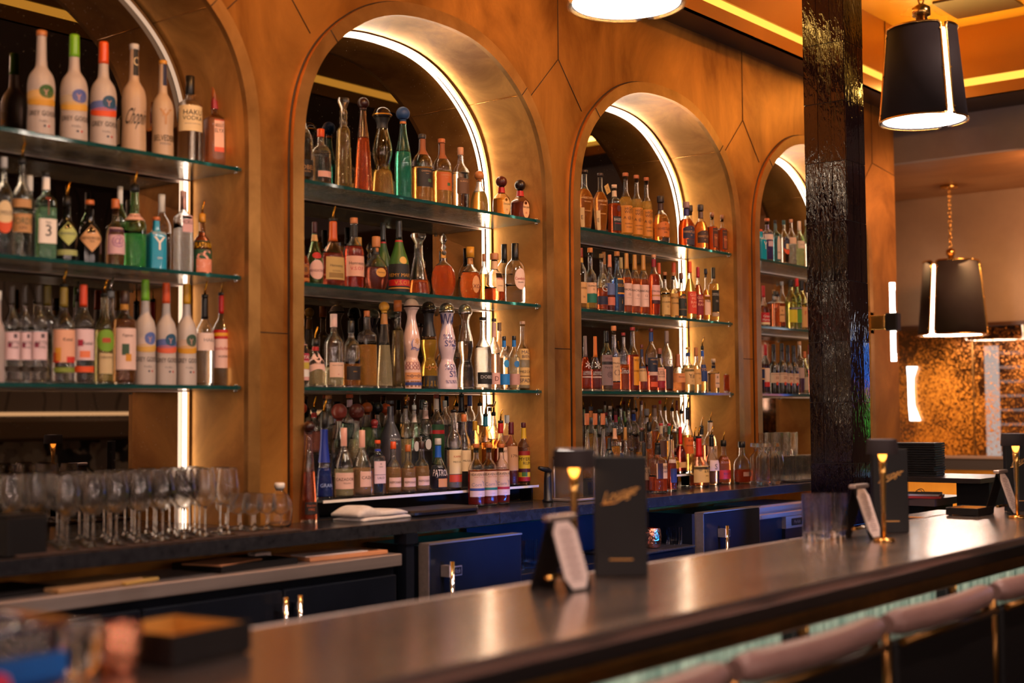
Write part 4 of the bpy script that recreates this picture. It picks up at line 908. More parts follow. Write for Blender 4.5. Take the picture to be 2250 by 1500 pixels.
def bottle(t, kind, R, H, g='clear', liq=None, cap=('cyl', 'black'), lab=(), n=2., d=1., neck=None):
    """g glass, liq (colour, level), cap (type, colour), lab list of label specs, neck (colour, from, to)"""
    pr, top = PFS[kind]; big = R > .03; seg = 28 if n == 2 else 32
    P = [(r*R, z*H) for r, z in pr]
    fro = isinstance(g, tuple) and g[0] == 'f'; opq = isinstance(g, tuple) and g[0] == 'o'
    if fro: mt = frosted(g[1])
    elif opq: mt = paint(g[1], g[2] if len(g) > 2 else .18, g[3] if len(g) > 3 else 0, coat=.5)
    elif g == 'clear': mt = M_GLASS
    else: mt = wall_glass(tuple(math.sqrt(math.sqrt(v)) for v in C3(g)))
    mb = MB()
    zend = top*H if cap[0] != 'foil' else H*.985
    if fro or opq: mb.lathe(P, mt, seg=seg, n=n, d=d, cap=(1, 0))
    else:
        wl = max(.0020, R*.06); lv = liq[1]*H if liq else 0; zb_ = min(.010, H*.05)
        up = [(r, z) for r, z in P if z > lv+.0003]
        if liq: up = [(pr_r(pr, liq[1])*R, lv)]+up
        In = [(max(r-wl, .0012), z) for r, z in up if liq or z > zb_-.001]
        if liq:
            MB().lathe([(r, z) for r, z in P if z < zb_*.9]+[(pr_r(pr, zb_/H)*R, zb_)], mt, seg=seg, n=n, d=d).build('base', t)
            mb.lathe(up+In[::-1]+[up[0]], mt, seg=seg, n=n, d=d, cap=(0, 0))
        else:
            In = [(max(In[0][0]*.92, .001), zb_*.9)]+In; mb.lathe(up+In[::-1], mt, seg=seg, n=n, d=d, cap=(1, 1))
    mb.build('body', t)
    if liq and not (fro or opq):
        Q = [(pr_r(pr, zb_/H)*R, zb_+.0002)]+[(r, z) for r, z in P if zb_*1.05 < z < lv-.0005]+[(pr_r(pr, liq[1])*R, lv-.0002)]
        MB().lathe(Q, solid_glass(liq[0], 0, 1.40, liq[2] if len(liq) > 2 else 0), seg=seg, n=n, d=d).build('liquor', t)
    rn = pr_r(pr, top)*R; z0 = top*H; ct, cc = cap[0], cap[1]; hcap = H-z0
    if ct == 'cyl':
        zc = cap[2]*H if len(cap) > 2 else z0-.012
        MB().lathe([(rn*1.12, zc), (rn*1.16, zc+.001), (rn*1.16, H-.001), (rn*1.05, H)], paint(cc, .35), seg=18).build('cap', t)
    elif ct == 'foil':
        zc = (cap[2] if len(cap) > 2 else .78)*H
        Q = [(pr_r(pr, z/H)*R+.0012, z) for z in [zc+(H*.985-zc)*k/6 for k in range(7)]]; Q = [(Q[0][0]-.001, zc)]+Q+[(Q[-1][0]*.9, H)]
        MB().lathe(Q, paint(cc, .3), seg=18).build('capsule', t)
    elif ct == 'cork':
        MB().lathe([(rn*.85, z0-.018), (rn*.85, z0+.0005)], paint('cork', .8), seg=16).lathe([(rn*1.3, z0+.001), (rn*1.35, z0+.003), (rn*1.35, H-.003), (rn*1.2, H)], paint(cc, .4), seg=20).build('stopper', t)
    elif ct == 'ball':
        rb = hcap*.52; MB().lathe([(rn*1.1, z0-.006), (rn*1.1, z0+.004)]+[(max(rb*math.cos(a), .001), z0+rb*.95+rb*math.sin(a)) for a in [-1.1+2.67*k/9 for k in range(10)]], cc if not isinstance(cc, (str, tuple)) else paint(cc, .3), seg=20).build('stopper', t)
    elif ct == 'dome':
        R1 = rn*1.08; mb = MB(); m_ = cc if not isinstance(cc, (str, tuple)) else paint(cc, .12, coat=.6)
        mb.lathe([(R1, z0), (R1*1.06, z0+.006), (R1*1.06, z0+.012)]+[(max(R1*1.03*math.cos(a), .001), z0+.012+(hcap-.012)*math.sin(a)) for a in [PI/2*k/8 for k in range(9)]], m_, seg=28)
        if len(cap) > 2: mb.tube([(R1*1.08*math.cos(2*PI*k/24), R1*1.08*math.sin(2*PI*k/24), z0+.010) for k in range(24)], .0035, paint(cap[2], .25, .8), 6, True)
        mb.build('stopper', t)
    elif ct == 'crystal':
        m_ = solid_glass((.97, .97, .97), 0, 1.5)
        MB().lathe([(rn*.8, z0-.012), (rn*.85, z0), (rn*1.1, z0+hcap*.25), (rn*1.9, z0+hcap*.75), (rn*1.8, z0+hcap)], m_, seg=12).build('stopper', t)
    elif ct == 'finial':
        m_ = solid_glass((.97, .97, .97), 0, 1.5)
        MB().lathe([(rn*.8, z0-.01), (rn*1.2, z0), (rn*.6, z0+hcap*.12), (rn*1.15, z0+hcap*.26), (rn*.5, z0+hcap*.42), (rn*.9, z0+hcap*.5), (rn*1.5, z0+hcap*.64), (rn*.9, z0+hcap*.86), (.001, z0+hcap)], m_, seg=12).build('stopper', t)
    elif ct == 'flat':
        MB().lathe([(rn*.9, z0-.012), (rn*.9, z0)], paint('cork', .8), seg=14).lathe([(rn*1.5, z0+.0005), (rn*1.5, H)], paint(cc, .3), seg=20).build('stopper', t)
    if ct == 'pour' or (len(cap) > 3 and cap[3] == 'pour'):
        zb_ = z0 if ct == 'pour' else H
        mb = MB(); col = cap[1] if ct == 'pour' else 'black'; hh = hcap if ct == 'pour' else .012
        mb.lathe([(rn*.95, zb_), (rn*1.2, zb_+.003), (rn*1.1, zb_+hh)], paint(col, .45), seg=14)
        sp = paint('gold', .2, 1) if not (len(cap) > 2 and cap[2] == 'chrome') else M_CHROME
        mb.tube([(0, 0, zb_+hh*.9), (.001, -.001, zb_+hh+.020), (.007, -.006, zb_+hh+.046)], [.0042, .0036, .0032], sp, 8); mb.build('pourer', t)
    if neck:
        Q = [(pr_r(pr, z)*R+.0009, z*H) for z in [neck[1]+(neck[2]-neck[1])*k/4 for k in range(5)]]
        MB().lathe(Q, paint(neck[0], .45), seg=20, n=n, d=d, cap=(0,0)).build('neck_label', t)
    for L in lab:
        label(t, pr, R, H, n, d, **L)
def label(t, pr, R, H, n, d, z=(.1, .45), w=1.0, sh='rect', c='cream', tx=(), bd=(), a0=0., rough=.6, metal=0, name='label'):
    """w half-width in radians (round) or fraction of half width (square)"""
    a0 = a0*.35 if a0 > 0 else a0; zc = (z[0]+z[1])/2; rm = pr_r(pr, zc)*R
    def fn(eps):
        def f(u, v):   # u, v in metres, v absolute height
            rr = pr_r(pr, min(max(v/H, 0), 1))*R+eps
            if n == 2:
                a = u/rm+a0; return (rr*math.sin(a), -rr*math.cos(a)*d, v)
            x = max(-.97, min(.97, u/rr)); return (u+(a0*rm), -rr*d*(1-abs(x)**n)**(1/n)-eps*.3, v)
        return f
    W = (w*1.12*rm) if n == 2 else min(w*1.05, .95)*rm
    z0, z1 = z[0]*H, z[1]*H; hh = z1-z0; N_ = 16
    def lim(s):
        if sh == 'oval': k = math.sqrt(max(1-s*s, 0)); return zc*H-hh/2*k, zc*H+hh/2*k
        if sh == 'diamond': k = 1-abs(s); return zc*H-hh/2*k, zc*H+hh/2*k
        if sh == 'arch': return z0, z1-hh*.22*s*s
        if sh == 'wave': return z0+hh*.12*math.cos(s*3), z1-hh*.15*math.cos(s*6)
        return z0, z1
    mb = MB()
    def patch(s0, s1, t0, t1, mt, eps, nn=N_, nz=3):
        f = fn(eps); vs = []; 
        for k in range(nn+1):
            s_ = s0+(s1-s0)*k/nn; a, b = lim(s_)
            for q in range(nz+1): vs.append(f(s_*W, a+(b-a)*(t0+(t1-t0)*q/nz)))
        m1 = nz+1
        mb.add(vs, [(k*m1+q, (k+1)*m1+q, (k+1)*m1+q+1, k*m1+q+1) for k in range(nn) for q in range(nz)], mt, True)
    if c is not None: patch(-1, 1, 0, 1, paint(c, rough, metal), .0007)
    for b in bd: patch(b[3] if len(b) > 3 else -1, b[4] if len(b) > 4 else 1, b[0], b[1], paint(b[2], .5), .0011)
    for x in tx:
        s_, tz, sz, tc = x[:4]; ccx = x[4] if len(x) > 4 else 0; shr = x[5] if len(x) > 5 else 0
        put_text(mb, s_, ccx*W, z0+hh*tz, hh*sz, 1.8*W*(1-abs(ccx)), paint(tc, .5), fn(.0016), shr)
    if len(mb.f): mb.build(name, t)
ORD = ['first', 'second', 'third', 'fourth', 'fifth', 'sixth', 'seventh', 'eighth', 'ninth', 'tenth', 'eleventh', 'twelfth', 'thirteenth', 'fourteenth', 'fifteenth', 'sixteenth', 'seventeenth', 'eighteenth', 'nineteenth', 'twentieth', 'twenty-first', 'twenty-second', 'twenty-third', 'twenty-fourth']
ROWS = {}
def B(row, Y, zb, px, ytop, wpx, kind, name, desc, **k):
    """px centre, ytop top of cap, wpx body width in the photo's frame -> real place and size"""
    p = at(px, 700, Y); dep = Vector((p.x, Y, 0)).dot(Vector((FV.x, FV.y, 0)))
    q = at(px, ytop, Y); H = q.z-zb; R = wpx*dep/FPX/2; x = p.x
    f = k.get('d', 1.)
    if k.get('n', 2.) != 2: R = R/(.64+.36*f+.35*(1-f)) if f < .95 else R/1.28
    elif f < .9: R /= .93
    ROWS.setdefault(row, []).append([x, zb, Y, R, H, kind, name, desc, k])
def frosty(hat, c1, c2, c3, txt='GREY GOOSE', **kw):
    return dict(g=('f', '#c9bdb8'), cap=('foil', hat, .80) if hat else ('cyl', 'cork', .95), lab=[
        dict(z=(.36, .45), w=1.3, sh='oval', c=c1, a0=-.3), dict(z=(.31, .39), w=1.3, sh='oval', c=c2, a0=-.1), dict(z=(.38, .50), w=.55, sh='oval', c=c3, a0=.8), dict(z=(.40, .46), w=.2, c=None, a0=.5, tx=(('Y', .5, .9, '#c89890'),)),
        dict(z=(.10, .30), w=1.2, c=None, tx=((txt, .72, .22, 'black'), ('Vodka', .38, .10, 'gray'), ), bd=((.12, .20, 'navy', .02, .16), (.12, .20, 'white', .16, .24), (.12, .20, 'red', .24, .38)))], **kw)
CL = (.985, .985, .985)
AMB = (1, .48, .08); AMB2 = (.95, .22, .02); DAM = (.75, .10, .02); GOLD = (1, .66, .16); RED = (.85, .05, .01)
S1, S2, S3 = ZS
# --- left niche, top shelf
r = 'a1s1'; Y = 3.74
B(r, Y, S1, 85, 67, 60, 'goose', 'vodka_bottle', 'frosted bottle with yellow pear art and bare cork', **frosty(None, '#d8b070', '#c8942c', '#2c5a20'))
B(r, Y, S1, 158, 76, 60, 'goose', 'vodka_bottle', 'frosted bottle with green cap', **frosty('lime', '#b8a890', '#cfa040', '#4a5aa0'))
B(r, Y, S1, 223, 92, 58, 'goose', 'vodka_bottle', 'frosted bottle with orange-red cap and blue art', **frosty('orange', '#5a6aa8', '#d85020', '#12486a'))
B(r, Y, S1, 291, 97, 54, 'goose', 'vodka_bottle', 'cream frosted bottle with tall script lettering', g=('f', '#cdb094'), cap=('cyl', 'silver', .95), lab=[dict(z=(.10, .56), w=.9, c=None, tx=(('Chopin', .5, .40, 'black', 0, .35),)), dict(z=(.72, .97), w=.55, c='black', a0=.6, tx=(('C', .5, .3, 'cream'),))])
B(r, Y, S1, 355, 133, 48, 'goose', 'vodka_bottle', 'cream frosted bottle with bare trees', g=('f', '#d0b496'), cap=('cyl', 'gold', .96), lab=[dict(z=(.12, .34), w=1.1, c=None, tx=(('BELVEDERE', .5, .26, 'black'), ('VODKA', .25, .1, 'gray'))), dict(z=(.36, .55), w=.6, c=None, tx=(('Y', .4, .8, 'tan'), ('Y', .6, .4, 'tan', -.4))), dict(z=(.75, .96), w=.5, c='navy', a0=.7)])
B(r, Y, S1, 415, 167, 54, 'square', 'vodka_bottle', 'clear bottle with black cap and cream paper label', liq=(CL, .52), cap=('cyl', 'black', .80), lab=[dict(z=(.38, .66), w=1.2, c='cream', tx=(('HAKU', .72, .2, 'black'), ('VODKA', .5, .16, 'black'), ('Japanese Craft Vodka', .28, .07, 'gray')))])
B(r, Y, S1, 470, 192, 55, 'block', 'vodka_bottle', 'copper orange fluted bottle with pale label', g=(.95, .40, .18), n=6, liq=((.95, .40, .20), .62), cap=('cyl', 'copper'), neck=('red', .74, .86), lab=[dict(z=(.22, .60), w=.50, c='#e8b8a0', bd=((0, .15, 'orange'), (.97, 1, 'orange')), a0=.35, tx=(('ABSOLUT', .82, .10, 'brown'), ('ELYX', .66, .12, 'brown')))])
# --- left niche, middle shelf
r = 'a1s2'; Y = 3.72
B(r, Y, S2, 5, 345, 52, 'std', 'gin_bottle', 'pale green gin bottle with round navy label', g=(.80, .93, .82), liq=((.9, .97, .92), .5), cap=('cyl', 'silver'), lab=[dict(z=(.24, .56), w=.85, sh='oval', c='cream', bd=((0, .32, 'orange'),), tx=(('PLYMOUTH', .62, .14, 'navy'),))])
B(r, Y, S2, 45, 345, 56, 'std', 'gin_bottle', 'pale green gin bottle with tan paper label', g=(.85, .94, .84), liq=((.92, .97, .92), .5), cap=('pour', 'black'), lab=[dict(z=(.26, .44), w=1.0, c='tan', tx=(('FORDS', .6, .34, '#1c4a30'), ('GIN', .25, .16, 'brown'))), dict(z=(.50, .58), w=.9, c='tan')])
B(r, Y+.10, S2, 62, 385, 40, 'std', 'gin_bottle', 'clear bottle with pale cap standing behind', liq=(CL, .5), cap=('cyl', 'white', .82))
B(r, Y, S2, 98, 378, 54, 'square', 'gin_bottle', 'green square bottle, white label with a big 3', g=(.30, .75, .45), n=4, liq=((.35, .85, .55), .6), cap=('cyl', 'black', .955), neck=('white', .80, .94), lab=[dict(z=(.20, .47), w=.9, c='white', tx=(('No', .85, .12, 'black'), ('3', .52, .46, 'black'))), dict(z=(.50, .72), w=.3, c=None, tx=(('T', .5, .9, '#7a3018'),))])
B(r, Y, S2, 145, 432, 46, 'jug', 'gin_bottle', 'black bottle with pale green diamond label', g=('o', '#0a0908', .08), cap=('pour', 'black'), lab=[dict(z=(.26, .62), w=1.0, sh='diamond', c='#a9b56a', tx=(("HENDRICK'S", .5, .10, '#1c3a60'),)), dict(z=(.12, .2), w=1.0, c='#9aa468')])
B(r, Y, S2, 195, 440, 52, 'jug', 'gin_bottle', 'black bottle with tan diamond label', g=('o', '#0a0908', .08), cap=('cyl', 'copper', .93), lab=[dict(z=(.20, .62), w=1.0, sh='diamond', c='#c79a6c', tx=(("HENDRICK'S", .5, .10, 'black'), ('GIN', .38, .07, 'black')))])
B(r, Y, S2, 252, 438, 42, 'jug', 'gin_bottle', 'dark brown bottle with purple stamp label and cork', g=(.30, .14, .05), liq=((.4, .2, .08), .6), cap=('cork', 'copper'), lab=[dict(z=(.20, .58), w=1.0, c='#c9a4ae', bd=((.05, .95, '#8a5a90', -.9, -.84), (.05, .95, '#8a5a90', .84, .9)), tx=(('MONKEY 47', .88, .09, 'purple'), ('@', .48, .45, '#8a5a90')))])
B(r, Y+.10, S2, 262, 410, 34, 'std', 'gin_bottle', 'green bottle with pale capsule behind the purple label', g=(.15, .70, .12), liq=((.2, .8, .15), .5), cap=('cyl', 'white', .80))
B(r, Y, S2, 294, 407, 52, 'bulb', 'gin_bottle', 'bright green bottle with gold pourer', g=(.16, .72, .10), liq=((.10, .85, .20), .42), cap=('pour', 'black'), neck=('#c9a090', .58, .66), lab=[dict(z=(.60, .66), w=1.2, c='#d8b0a0', tx=(('Tanqueray', .5, .6, 'darkred'),))])
B(r, Y, S2, 342, 477, 50, 'square', 'gin_bottle', 'turquoise bottle with white whale tail', g=('o', '#1590b8', .25), n=5, cap=('cork', 'copper'), lab=[dict(z=(.15, .75), w=.85, c=None, tx=(('GRAY WHALE', .92, .10, 'white'), ('Y', .60, .40, 'white'), ('GIN', .16, .06, 'white')))])
B(r, Y+.10, S2, 354, 427, 42, 'std', 'gin_bottle', 'clear bottle with white capsule behind the turquoise one', liq=(CL, .5), cap=('cyl', 'white', .78), neck=('red', .86, .87))
B(r, Y, S2, 402, 420, 50, 'square', 'gin_bottle', 'clear embossed bottle with pinkish label', liq=(CL, .55, 1.0), cap=('cyl', '#c99a90', .78), n=4, lab=[dict(z=(.50, .70), w=.6, c='#c9a0a4', a0=.3, tx=(('ROKU', .6, .25, 'brown'),))])
B(r, Y, S2, 443, 470, 43, 'jug', 'liqueur_bottle', 'dark bottle with green octopus label and gold pourer', g=(.25, .10, .04), liq=((.35, .08, .03), .7), cap=('pour', 'gold'), lab=[dict(z=(.06, .56), w=1.1, c='#1d4a30', bd=((0, .42, '#d88a70', -.7, .8),), tx=(('PLATINUM', .86, .16, 'yellow'), ('S', .45, .5, '#e0a090', .2), ('S', .35, .5, '#e0a090', -.3)))])
# --- left niche, lower shelf
r = 'a1s3'; Y = 3.72
def ketel(c='#2a2014'): return dict(liq=(CL, .55), cap=('foil', c, .80), lab=[dict(z=(.24, .52), w=1.05, c='#dcc0c8', tx=(('KETEL', .62, .12, 'black', .25), ('ONE', .45, .09, 'black', .25)), bd=((.44, .62, '#7a1238', -.5, -.1), (.78, .94, '#5a4a50', .1, .5))), dict(z=(.12, .17), w=1.0, c=c)])
B(r, Y, S3, 4, 640, 34, 'goose', 'vodka_bottle', 'frosted grey bottle cut by the photo edge', g=('f', '#b9a9a6'), cap=('cyl', 'white', .9))
B(r, Y, S3, 22, 627, 50, 'std', 'vodka_bottle', 'clear vodka bottle with brown capsule', **ketel())
B(r, Y, S3, 53, 627, 50, 'std', 'vodka_bottle', 'clear vodka bottle with brown capsule', **ketel())
B(r, Y, S3, 84, 626, 54, 'std', 'vodka_bottle', 'clear vodka bottle with pinkish white label', **ketel())
B(r, Y+.1, S3, 104, 628, 44, 'std', 'vodka_bottle', 'clear bottle with olive capsule standing behind', liq=(CL, .5), cap=('foil', '#7a6418', .80))
B(r, Y, S3, 140, 632, 50, 'std', 'vodka_bottle', 'clear bottle with peach label and fruit art', liq=(CL, .55), cap=('foil', '#8a7220', .80, 'pour'), lab=[dict(z=(.22, .56), w=1.1, c='#e0a98c', bd=((.0, .3, '#c83020', -.9, -.4), (.05, .45, '#d89a18', -.75, -.3), (.0, .18, '#c83020', .1, .9)), tx=(('Ketel', .7, .1, 'black', .2),)), dict(z=(.12, .17), w=1.0, c='#7a8a30')])
B(r, Y, S3, 183, 626, 48, 'std', 'vodka_bottle', 'clear bottle with tall orange capsule', liq=(CL, .55), cap=('foil', '#e0481a', .78), lab=[dict(z=(.24, .55), w=1.1, c='#dcc0c8', tx=(('Ketel', .55, .11, 'black', .2),), bd=((.45, .66, '#a01238', -.55, -.15), (.08, .3, '#e07a50', -.4, .4))), dict(z=(.12, .18), w=1.1, c='orange')])
B(r, Y, S3, 229, 645, 42, 'wine', 'liqueur_bottle', 'dark yellow-green bottle with oval green label', g=(.55, .45, .12), liq=((.6, .5, .15), .6), cap=('pour', 'black'), lab=[dict(z=(.36, .60), w=1.0, sh='oval', c='#6d9a20', bd=((.4, .62, '#a8401c', -.4, .4),)), dict(z=(.12, .34), w=.65, c='#c2ad84', tx=(('ZUBROWKA', .8, .1, 'brown'),))])
B(r, Y+.1, S3, 243, 640, 40, 'std', 'vodka_bottle', 'clear bottle with chrome pourer standing behind', liq=(CL, .4), cap=('pour', 'silver', 'chrome'))
B(r, Y, S3, 273, 640, 52, 'square', 'vodka_bottle', 'brown ribbed bottle with pale fig label', g=(.30, .12, .04), liq=((.35, .14, .04), .7), cap=('cyl', 'brown', .86), neck=('#c08020', .80, .86), lab=[dict(z=(.16, .60), w=.9, c='#d9bcb4', a0=.35, bd=((.35, .62, '#2a4a30', -.5, .1), (.2, .38, '#c88a20', -.2, .3)), tx=(('Figenza', .82, .08, 'brown'),))])
B(r, Y, S3, 319, 615, 47, 'goose', 'vodka_bottle', 'frosted bottle with green capsule', **frosty('lime', '#c8b8b4', '#c9a050', '#4a62a8'))
B(r, Y, S3, 365, 622, 46, 'goose', 'vodka_bottle', 'frosted bottle with orange capsule and blue art', **frosty('orange', '#5a6aa8', '#d06040', '#12486a'))
B(r, Y, S3, 410, 624, 45, 'goose', 'vodka_bottle', 'frosted bottle with yellow capsule', **frosty('#c8921c', '#c0a898', '#c89020', '#2c4a3a'))
B(r, Y, S3, 450, 655, 40, 'std', 'vodka_bottle', 'clear bottle with black neck and blank white label', liq=(CL, .55), cap=('foil', 'black', .76, 'pour'), lab=[dict(z=(.40, .60), w=1.2, c='#dcc4bc', tx=(('HAKU', .6, .2, 'gray', .3),))])
B(r, Y+.1, S3, 457, 643, 30, 'std', 'vodka_bottle', 'clear bottle with red capsule mostly hidden behind', liq=(CL, .5), cap=('foil', 'red', .86))
B(r, Y, S3, 487, 650, 42, 'std', 'vodka_bottle', 'clear bottle with red capsule and red banded label', liq=(CL, .55), cap=('foil', 'red', .80, 'pour'), lab=[dict(z=(.20, .62), w=1.15, c='#dcb8b0', bd=((.76, 1, 'red'), (.83, .92, '#d8a020')), tx=(('Stolichnaya', .5, .12, 'red', 0, .3), ('VODKA', .3, .06, 'black')))])
# --- second niche, top shelf
r = 'a2s1'; Y = 3.70
B(r, Y, S1, 664, 222, 48, 'tallstd', 'tequila_bottle', 'clear bottle with black label and dark cap', liq=(CL, .6), cap=('cyl', 'black', .9), lab=[dict(z=(.08, .28), w=1.1, c='black', tx=(('DOBEL', .55, .26, 'tan'), ('TEQUILA', .3, .12, 'tan')))])
B(r, Y, S1, 705, 284, 46, 'std', 'tequila_bottle', 'clear bottle with orange stopper and blue base', liq=(CL, .55), cap=('cyl', 'orange', .86), lab=[dict(z=(.16, .26), w=.7, c='#d8a8a0', a0=.4), dict(z=(.0, .04), w=2.8, c=(.01, .25, .5))])
B(r, Y, S1, 755, 217, 46, 'prism', 'tequila_bottle', 'dark fluted tall bottle with crystal stopper', g=(.5, .38, .22), n=3, liq=((.45, .30, .10), .68), cap=('crystal', 'white'))
B(r, Y, S1, 799, 215, 44, 'cone', 'tequila_bottle', 'tall red-amber tapering bottle with ball stopper', g=(.95, .25, .08), liq=((.9, .12, .02), .58), cap=('ball', '#2a0a08'))
B(r, Y, S1, 841, 236, 52, 'clase', 'tequila_bottle', 'dark hourglass bottle with gold banded dome', g=(.62, .42, .16), liq=((.75, .42, .08), .30), cap=('dome', '#150c10', 'gold'), neck=('black', .76, .90))
B(r, Y, S1, 887, 236, 38, 'wine', 'tequila_bottle', 'teal green bottle with blue ball stopper', g=(.06, .55, .45), liq=((.05, .6, .4), .52), cap=('ball', paint('#1c3f70', .5)), neck=('#b86a20', .82, .93))
PFS['tealb'] = (chaikin([(.94,0),(1,.012),(1,.42),(.86,.52),(.55,.66),(.36,.78),(.34,.86)], 2), .86); ROWS[r][-1][5] = 'tealb'
def casa(liq, c, lc): return dict(liq=(liq, .52), cap=('cyl', c, .94), neck=None, lab=[dict(z=(.24, .50), w=.9, c=lc, tx=(('CASAMIGOS', .84, .08, 'tan'), ('Tequila', .7, .06, 'tan')), bd=((.25, .42, '#3a5a30', .1, .5),)), dict(z=(.70, .93), w=.9, c='#8a4a20') if c != 'cork' else dict(z=(.80, .93), w=3, c='#8a4a20')])
B(r, Y, S1, 929, 296, 46, 'std', 'tequila_bottle', 'amber bottle with near black label', **casa(AMB, '#1c1416', '#1a0f10'))
B(r, Y, S1, 972, 306, 44, 'std', 'tequila_bottle', 'orange amber bottle with amber label', **casa((1, .55, .12), 'copper', '#b5591c'))
B(r, Y, S1, 1014, 325, 38, 'std', 'tequila_bottle', 'clear bottle with pale cork and brown label', liq=(CL, .6), cap=('cyl', '#c08a68', .88), lab=[dict(z=(.26, .50), w=.8, c='#5a3a20', tx=(('BLANCO', .8, .1, 'tan'),))])
B(r, Y, S1, 1055, 376, 46, 'patron', 'tequila_bottle', 'squat golden bottle with round cork stopper', liq=(GOLD, .5), cap=('ball', 'cork'), n=3)
B(r, Y, S1, 1104, 388, 42, 'julio', 'tequila_bottle', 'squat amber bottle, red neck, cream oval label', g=(.9, .55, .2), liq=((.95, .40, .05), .46), n=4, cap=('ball', '#4a1410'), neck=('red', .60, .73), lab=[dict(z=(.06, .48), w=.55, a0=.35, sh='oval', c='#d8b070', tx=(('Don Julio', .62, .14, 'black'), ('o', .3, .1, 'red')))])
B(r, Y, S1, 1145, 396, 46, 'julio', 'tequila_bottle', 'squat dark bottle, red neck, cream oval label', g=(.25, .08, .05), liq=((.3, .06, .03), .46), n=4, cap=('ball', '#180a0c'), neck=('red', .60, .73), lab=[dict(z=(.06, .48), w=.50, a0=.35, sh='oval', c='#d8a878', tx=(('Don Julio', .62, .14, 'black'), ('o', .3, .1, 'red')))])
# --- second niche, middle shelf
r = 'a2s2'
B(r, Y, S2, 662, 520, 40, 'slope', 'cognac_bottle', 'dark bottle with gold monogram label', g=(.2, .08, .03), liq=(DAM, .6), cap=('cork', 'black'), lab=[dict(z=(.20, .42), w=.8, sh='oval', c='#9a5a18', tx=(('BB', .5, .4, 'black'),)), dict(z=(.08, .14), w=1.1, c='#b8702c')])
B(r, Y, S2, 691, 488, 44, 'remy', 'liqueur_bottle', 'dark green bottle with red seal and round label', g=(.10, .28, .05), liq=((.12, .2, .04), .5), cap=('foil', '#3a0a12', .82), neck=('#c89a60', .70, .80), lab=[dict(z=(.10, .40), w=.85, sh='oval', c='#d8b0a8', tx=(('BENEDICTINE', .45, .12, 'darkred'),)), dict(z=(.42, .52), w=.6, sh='oval', c='red')])
B(r, Y, S2, 732, 487, 52, 'slope', 'cognac_bottle', 'dark amber bottle with copper capsule and pourer', g=(.75, .3, .15), liq=((.55, .06, .02), .52), d=.6, cap=('foil', '#c2561a', .70, 'pour'), lab=[dict(z=(.12, .46), w=.9, c='#b89a5c', tx=(('Hennessy', .6, .16, 'black'), ('COGNAC', .38, .07, 'brown')), bd=((.08, .30, '#8a6a30', -.7, .7),))])
B(r, Y, S2, 778, 479, 44, 'tallstd', 'cognac_bottle', 'dark red bottle with pink label', liq=((.7, .05, .02), .60), cap=('cyl', '#c07848', .92), neck=('black', .74, .90), lab=[dict(z=(.18, .46), w=1.1, c='#dba894', tx=(('Hennessy', .62, .2, 'black'), ('V.S.O.P', .38, .16, '#c0304a')))])
B(r, Y+.1, S2, 790, 522, 34, 'disk', 'cognac_bottle', 'amber bottle with gold cap peeking behind', liq=(AMB2, .5), cap=('cork', 'gold'))
B(r, Y, S2, 827, 520, 54, 'disk', 'cognac_bottle', 'round decanter bottle with small gold oval label', liq=((.35, .06, .03), .44), d=.7, cap=('cork', 'cork'), neck=('black', .68, .80), lab=[dict(z=(.26, .42), w=.42, a0=.2, sh='oval', c='#c89038', tx=(('Hennessy', .5, .22, 'brown'),))])
B(r, Y+.11, S2, 842, 490, 40, 'remy', 'cognac_bottle', 'green bottle half hidden behind its twin', g=('f', '#2f5a10'), cap=('foil', 'black', .74), neck=('red', .715, .74), lab=[dict(z=(.02, .40), w=1.6, c='black')])
B(r, Y, S2, 877, 485, 46, 'remy', 'cognac_bottle', 'frosted green bottle with red and black label', g=('f', '#356414'), cap=('foil', 'black', .74), neck=('red', .705, .73), lab=[dict(z=(.02, .40), w=1.6, c='black', bd=((.22, .44, 'red'), (.12, .16, 'gold')), tx=(('REMY MARTIN', .60, .12, 'gold'), ('V.S.O.P', .33, .14, 'gold'))), dict(z=(.40, .50), w=.4, a0=.3, sh='oval', c='#c8a048')])
B(r, Y, S2, 920, 514, 50, 'decanter', 'cognac_decanter', 'clear tapering decanter with crystal stopper', liq=((.85, .14, .02), .25), cap=('crystal', 'white'))
B(r, Y, S2, 975, 513, 58, 'disk', 'cognac_decanter', 'round red decanter with crystal finial', g=(.95, .75, .65), liq=((.95, .10, .01), .50, 1.0), d=.55, cap=('finial', 'white'), neck=('gold', .62, .74))
PFS['louis'] = (chaikin([(.5,0),(.66,.03),(.9,.14),(1,.27),(.9,.41),(.66,.50),(.3,.55),(.2,.58),(.19,.70)], 2), .70); ROWS[r][-1][5] = 'louis'
B(r, Y, S2, 1034, 543, 48, 'disk', 'cognac_bottle', 'fluted round bottle with gold cap and oval label', liq=((.9, .12, .01), .52, .8), d=.75, cap=('flat', 'gold'), neck=('#b07838', .68, .79), lab=[dict(z=(.14, .46), w=.4, a0=.4, sh='oval', c='#c88c58', tx=(('XO', .38, .24, 'darkred'),))])
B(r, Y+.1, S2, 1064, 558, 22, 'std', 'cognac_bottle', 'narrow glowing orange bottle behind', liq=(AMB, .6), cap=('cyl', '#c07848', .85))
B(r, Y, S2, 1087, 557, 44, 'jug', 'cognac_bottle', 'clear shouldered bottle with low amber level', liq=((.8, .10, .02), .28), cap=('cork', '#b8784c'), neck=('#d8b088', .68, .84), lab=[dict(z=(.22, .60), w=.42, a0=.4, c='#dcb890', tx=(('HINE', .68, .12, '#b02020'), ('COGNAC', .3, .05, 'brown')))])
B(r, Y+.1, S2, 1109, 537, 36, 'std', 'grappa_bottle', 'clear black capped bottle behind', liq=(CL, .5), cap=('cyl', 'black', .70))
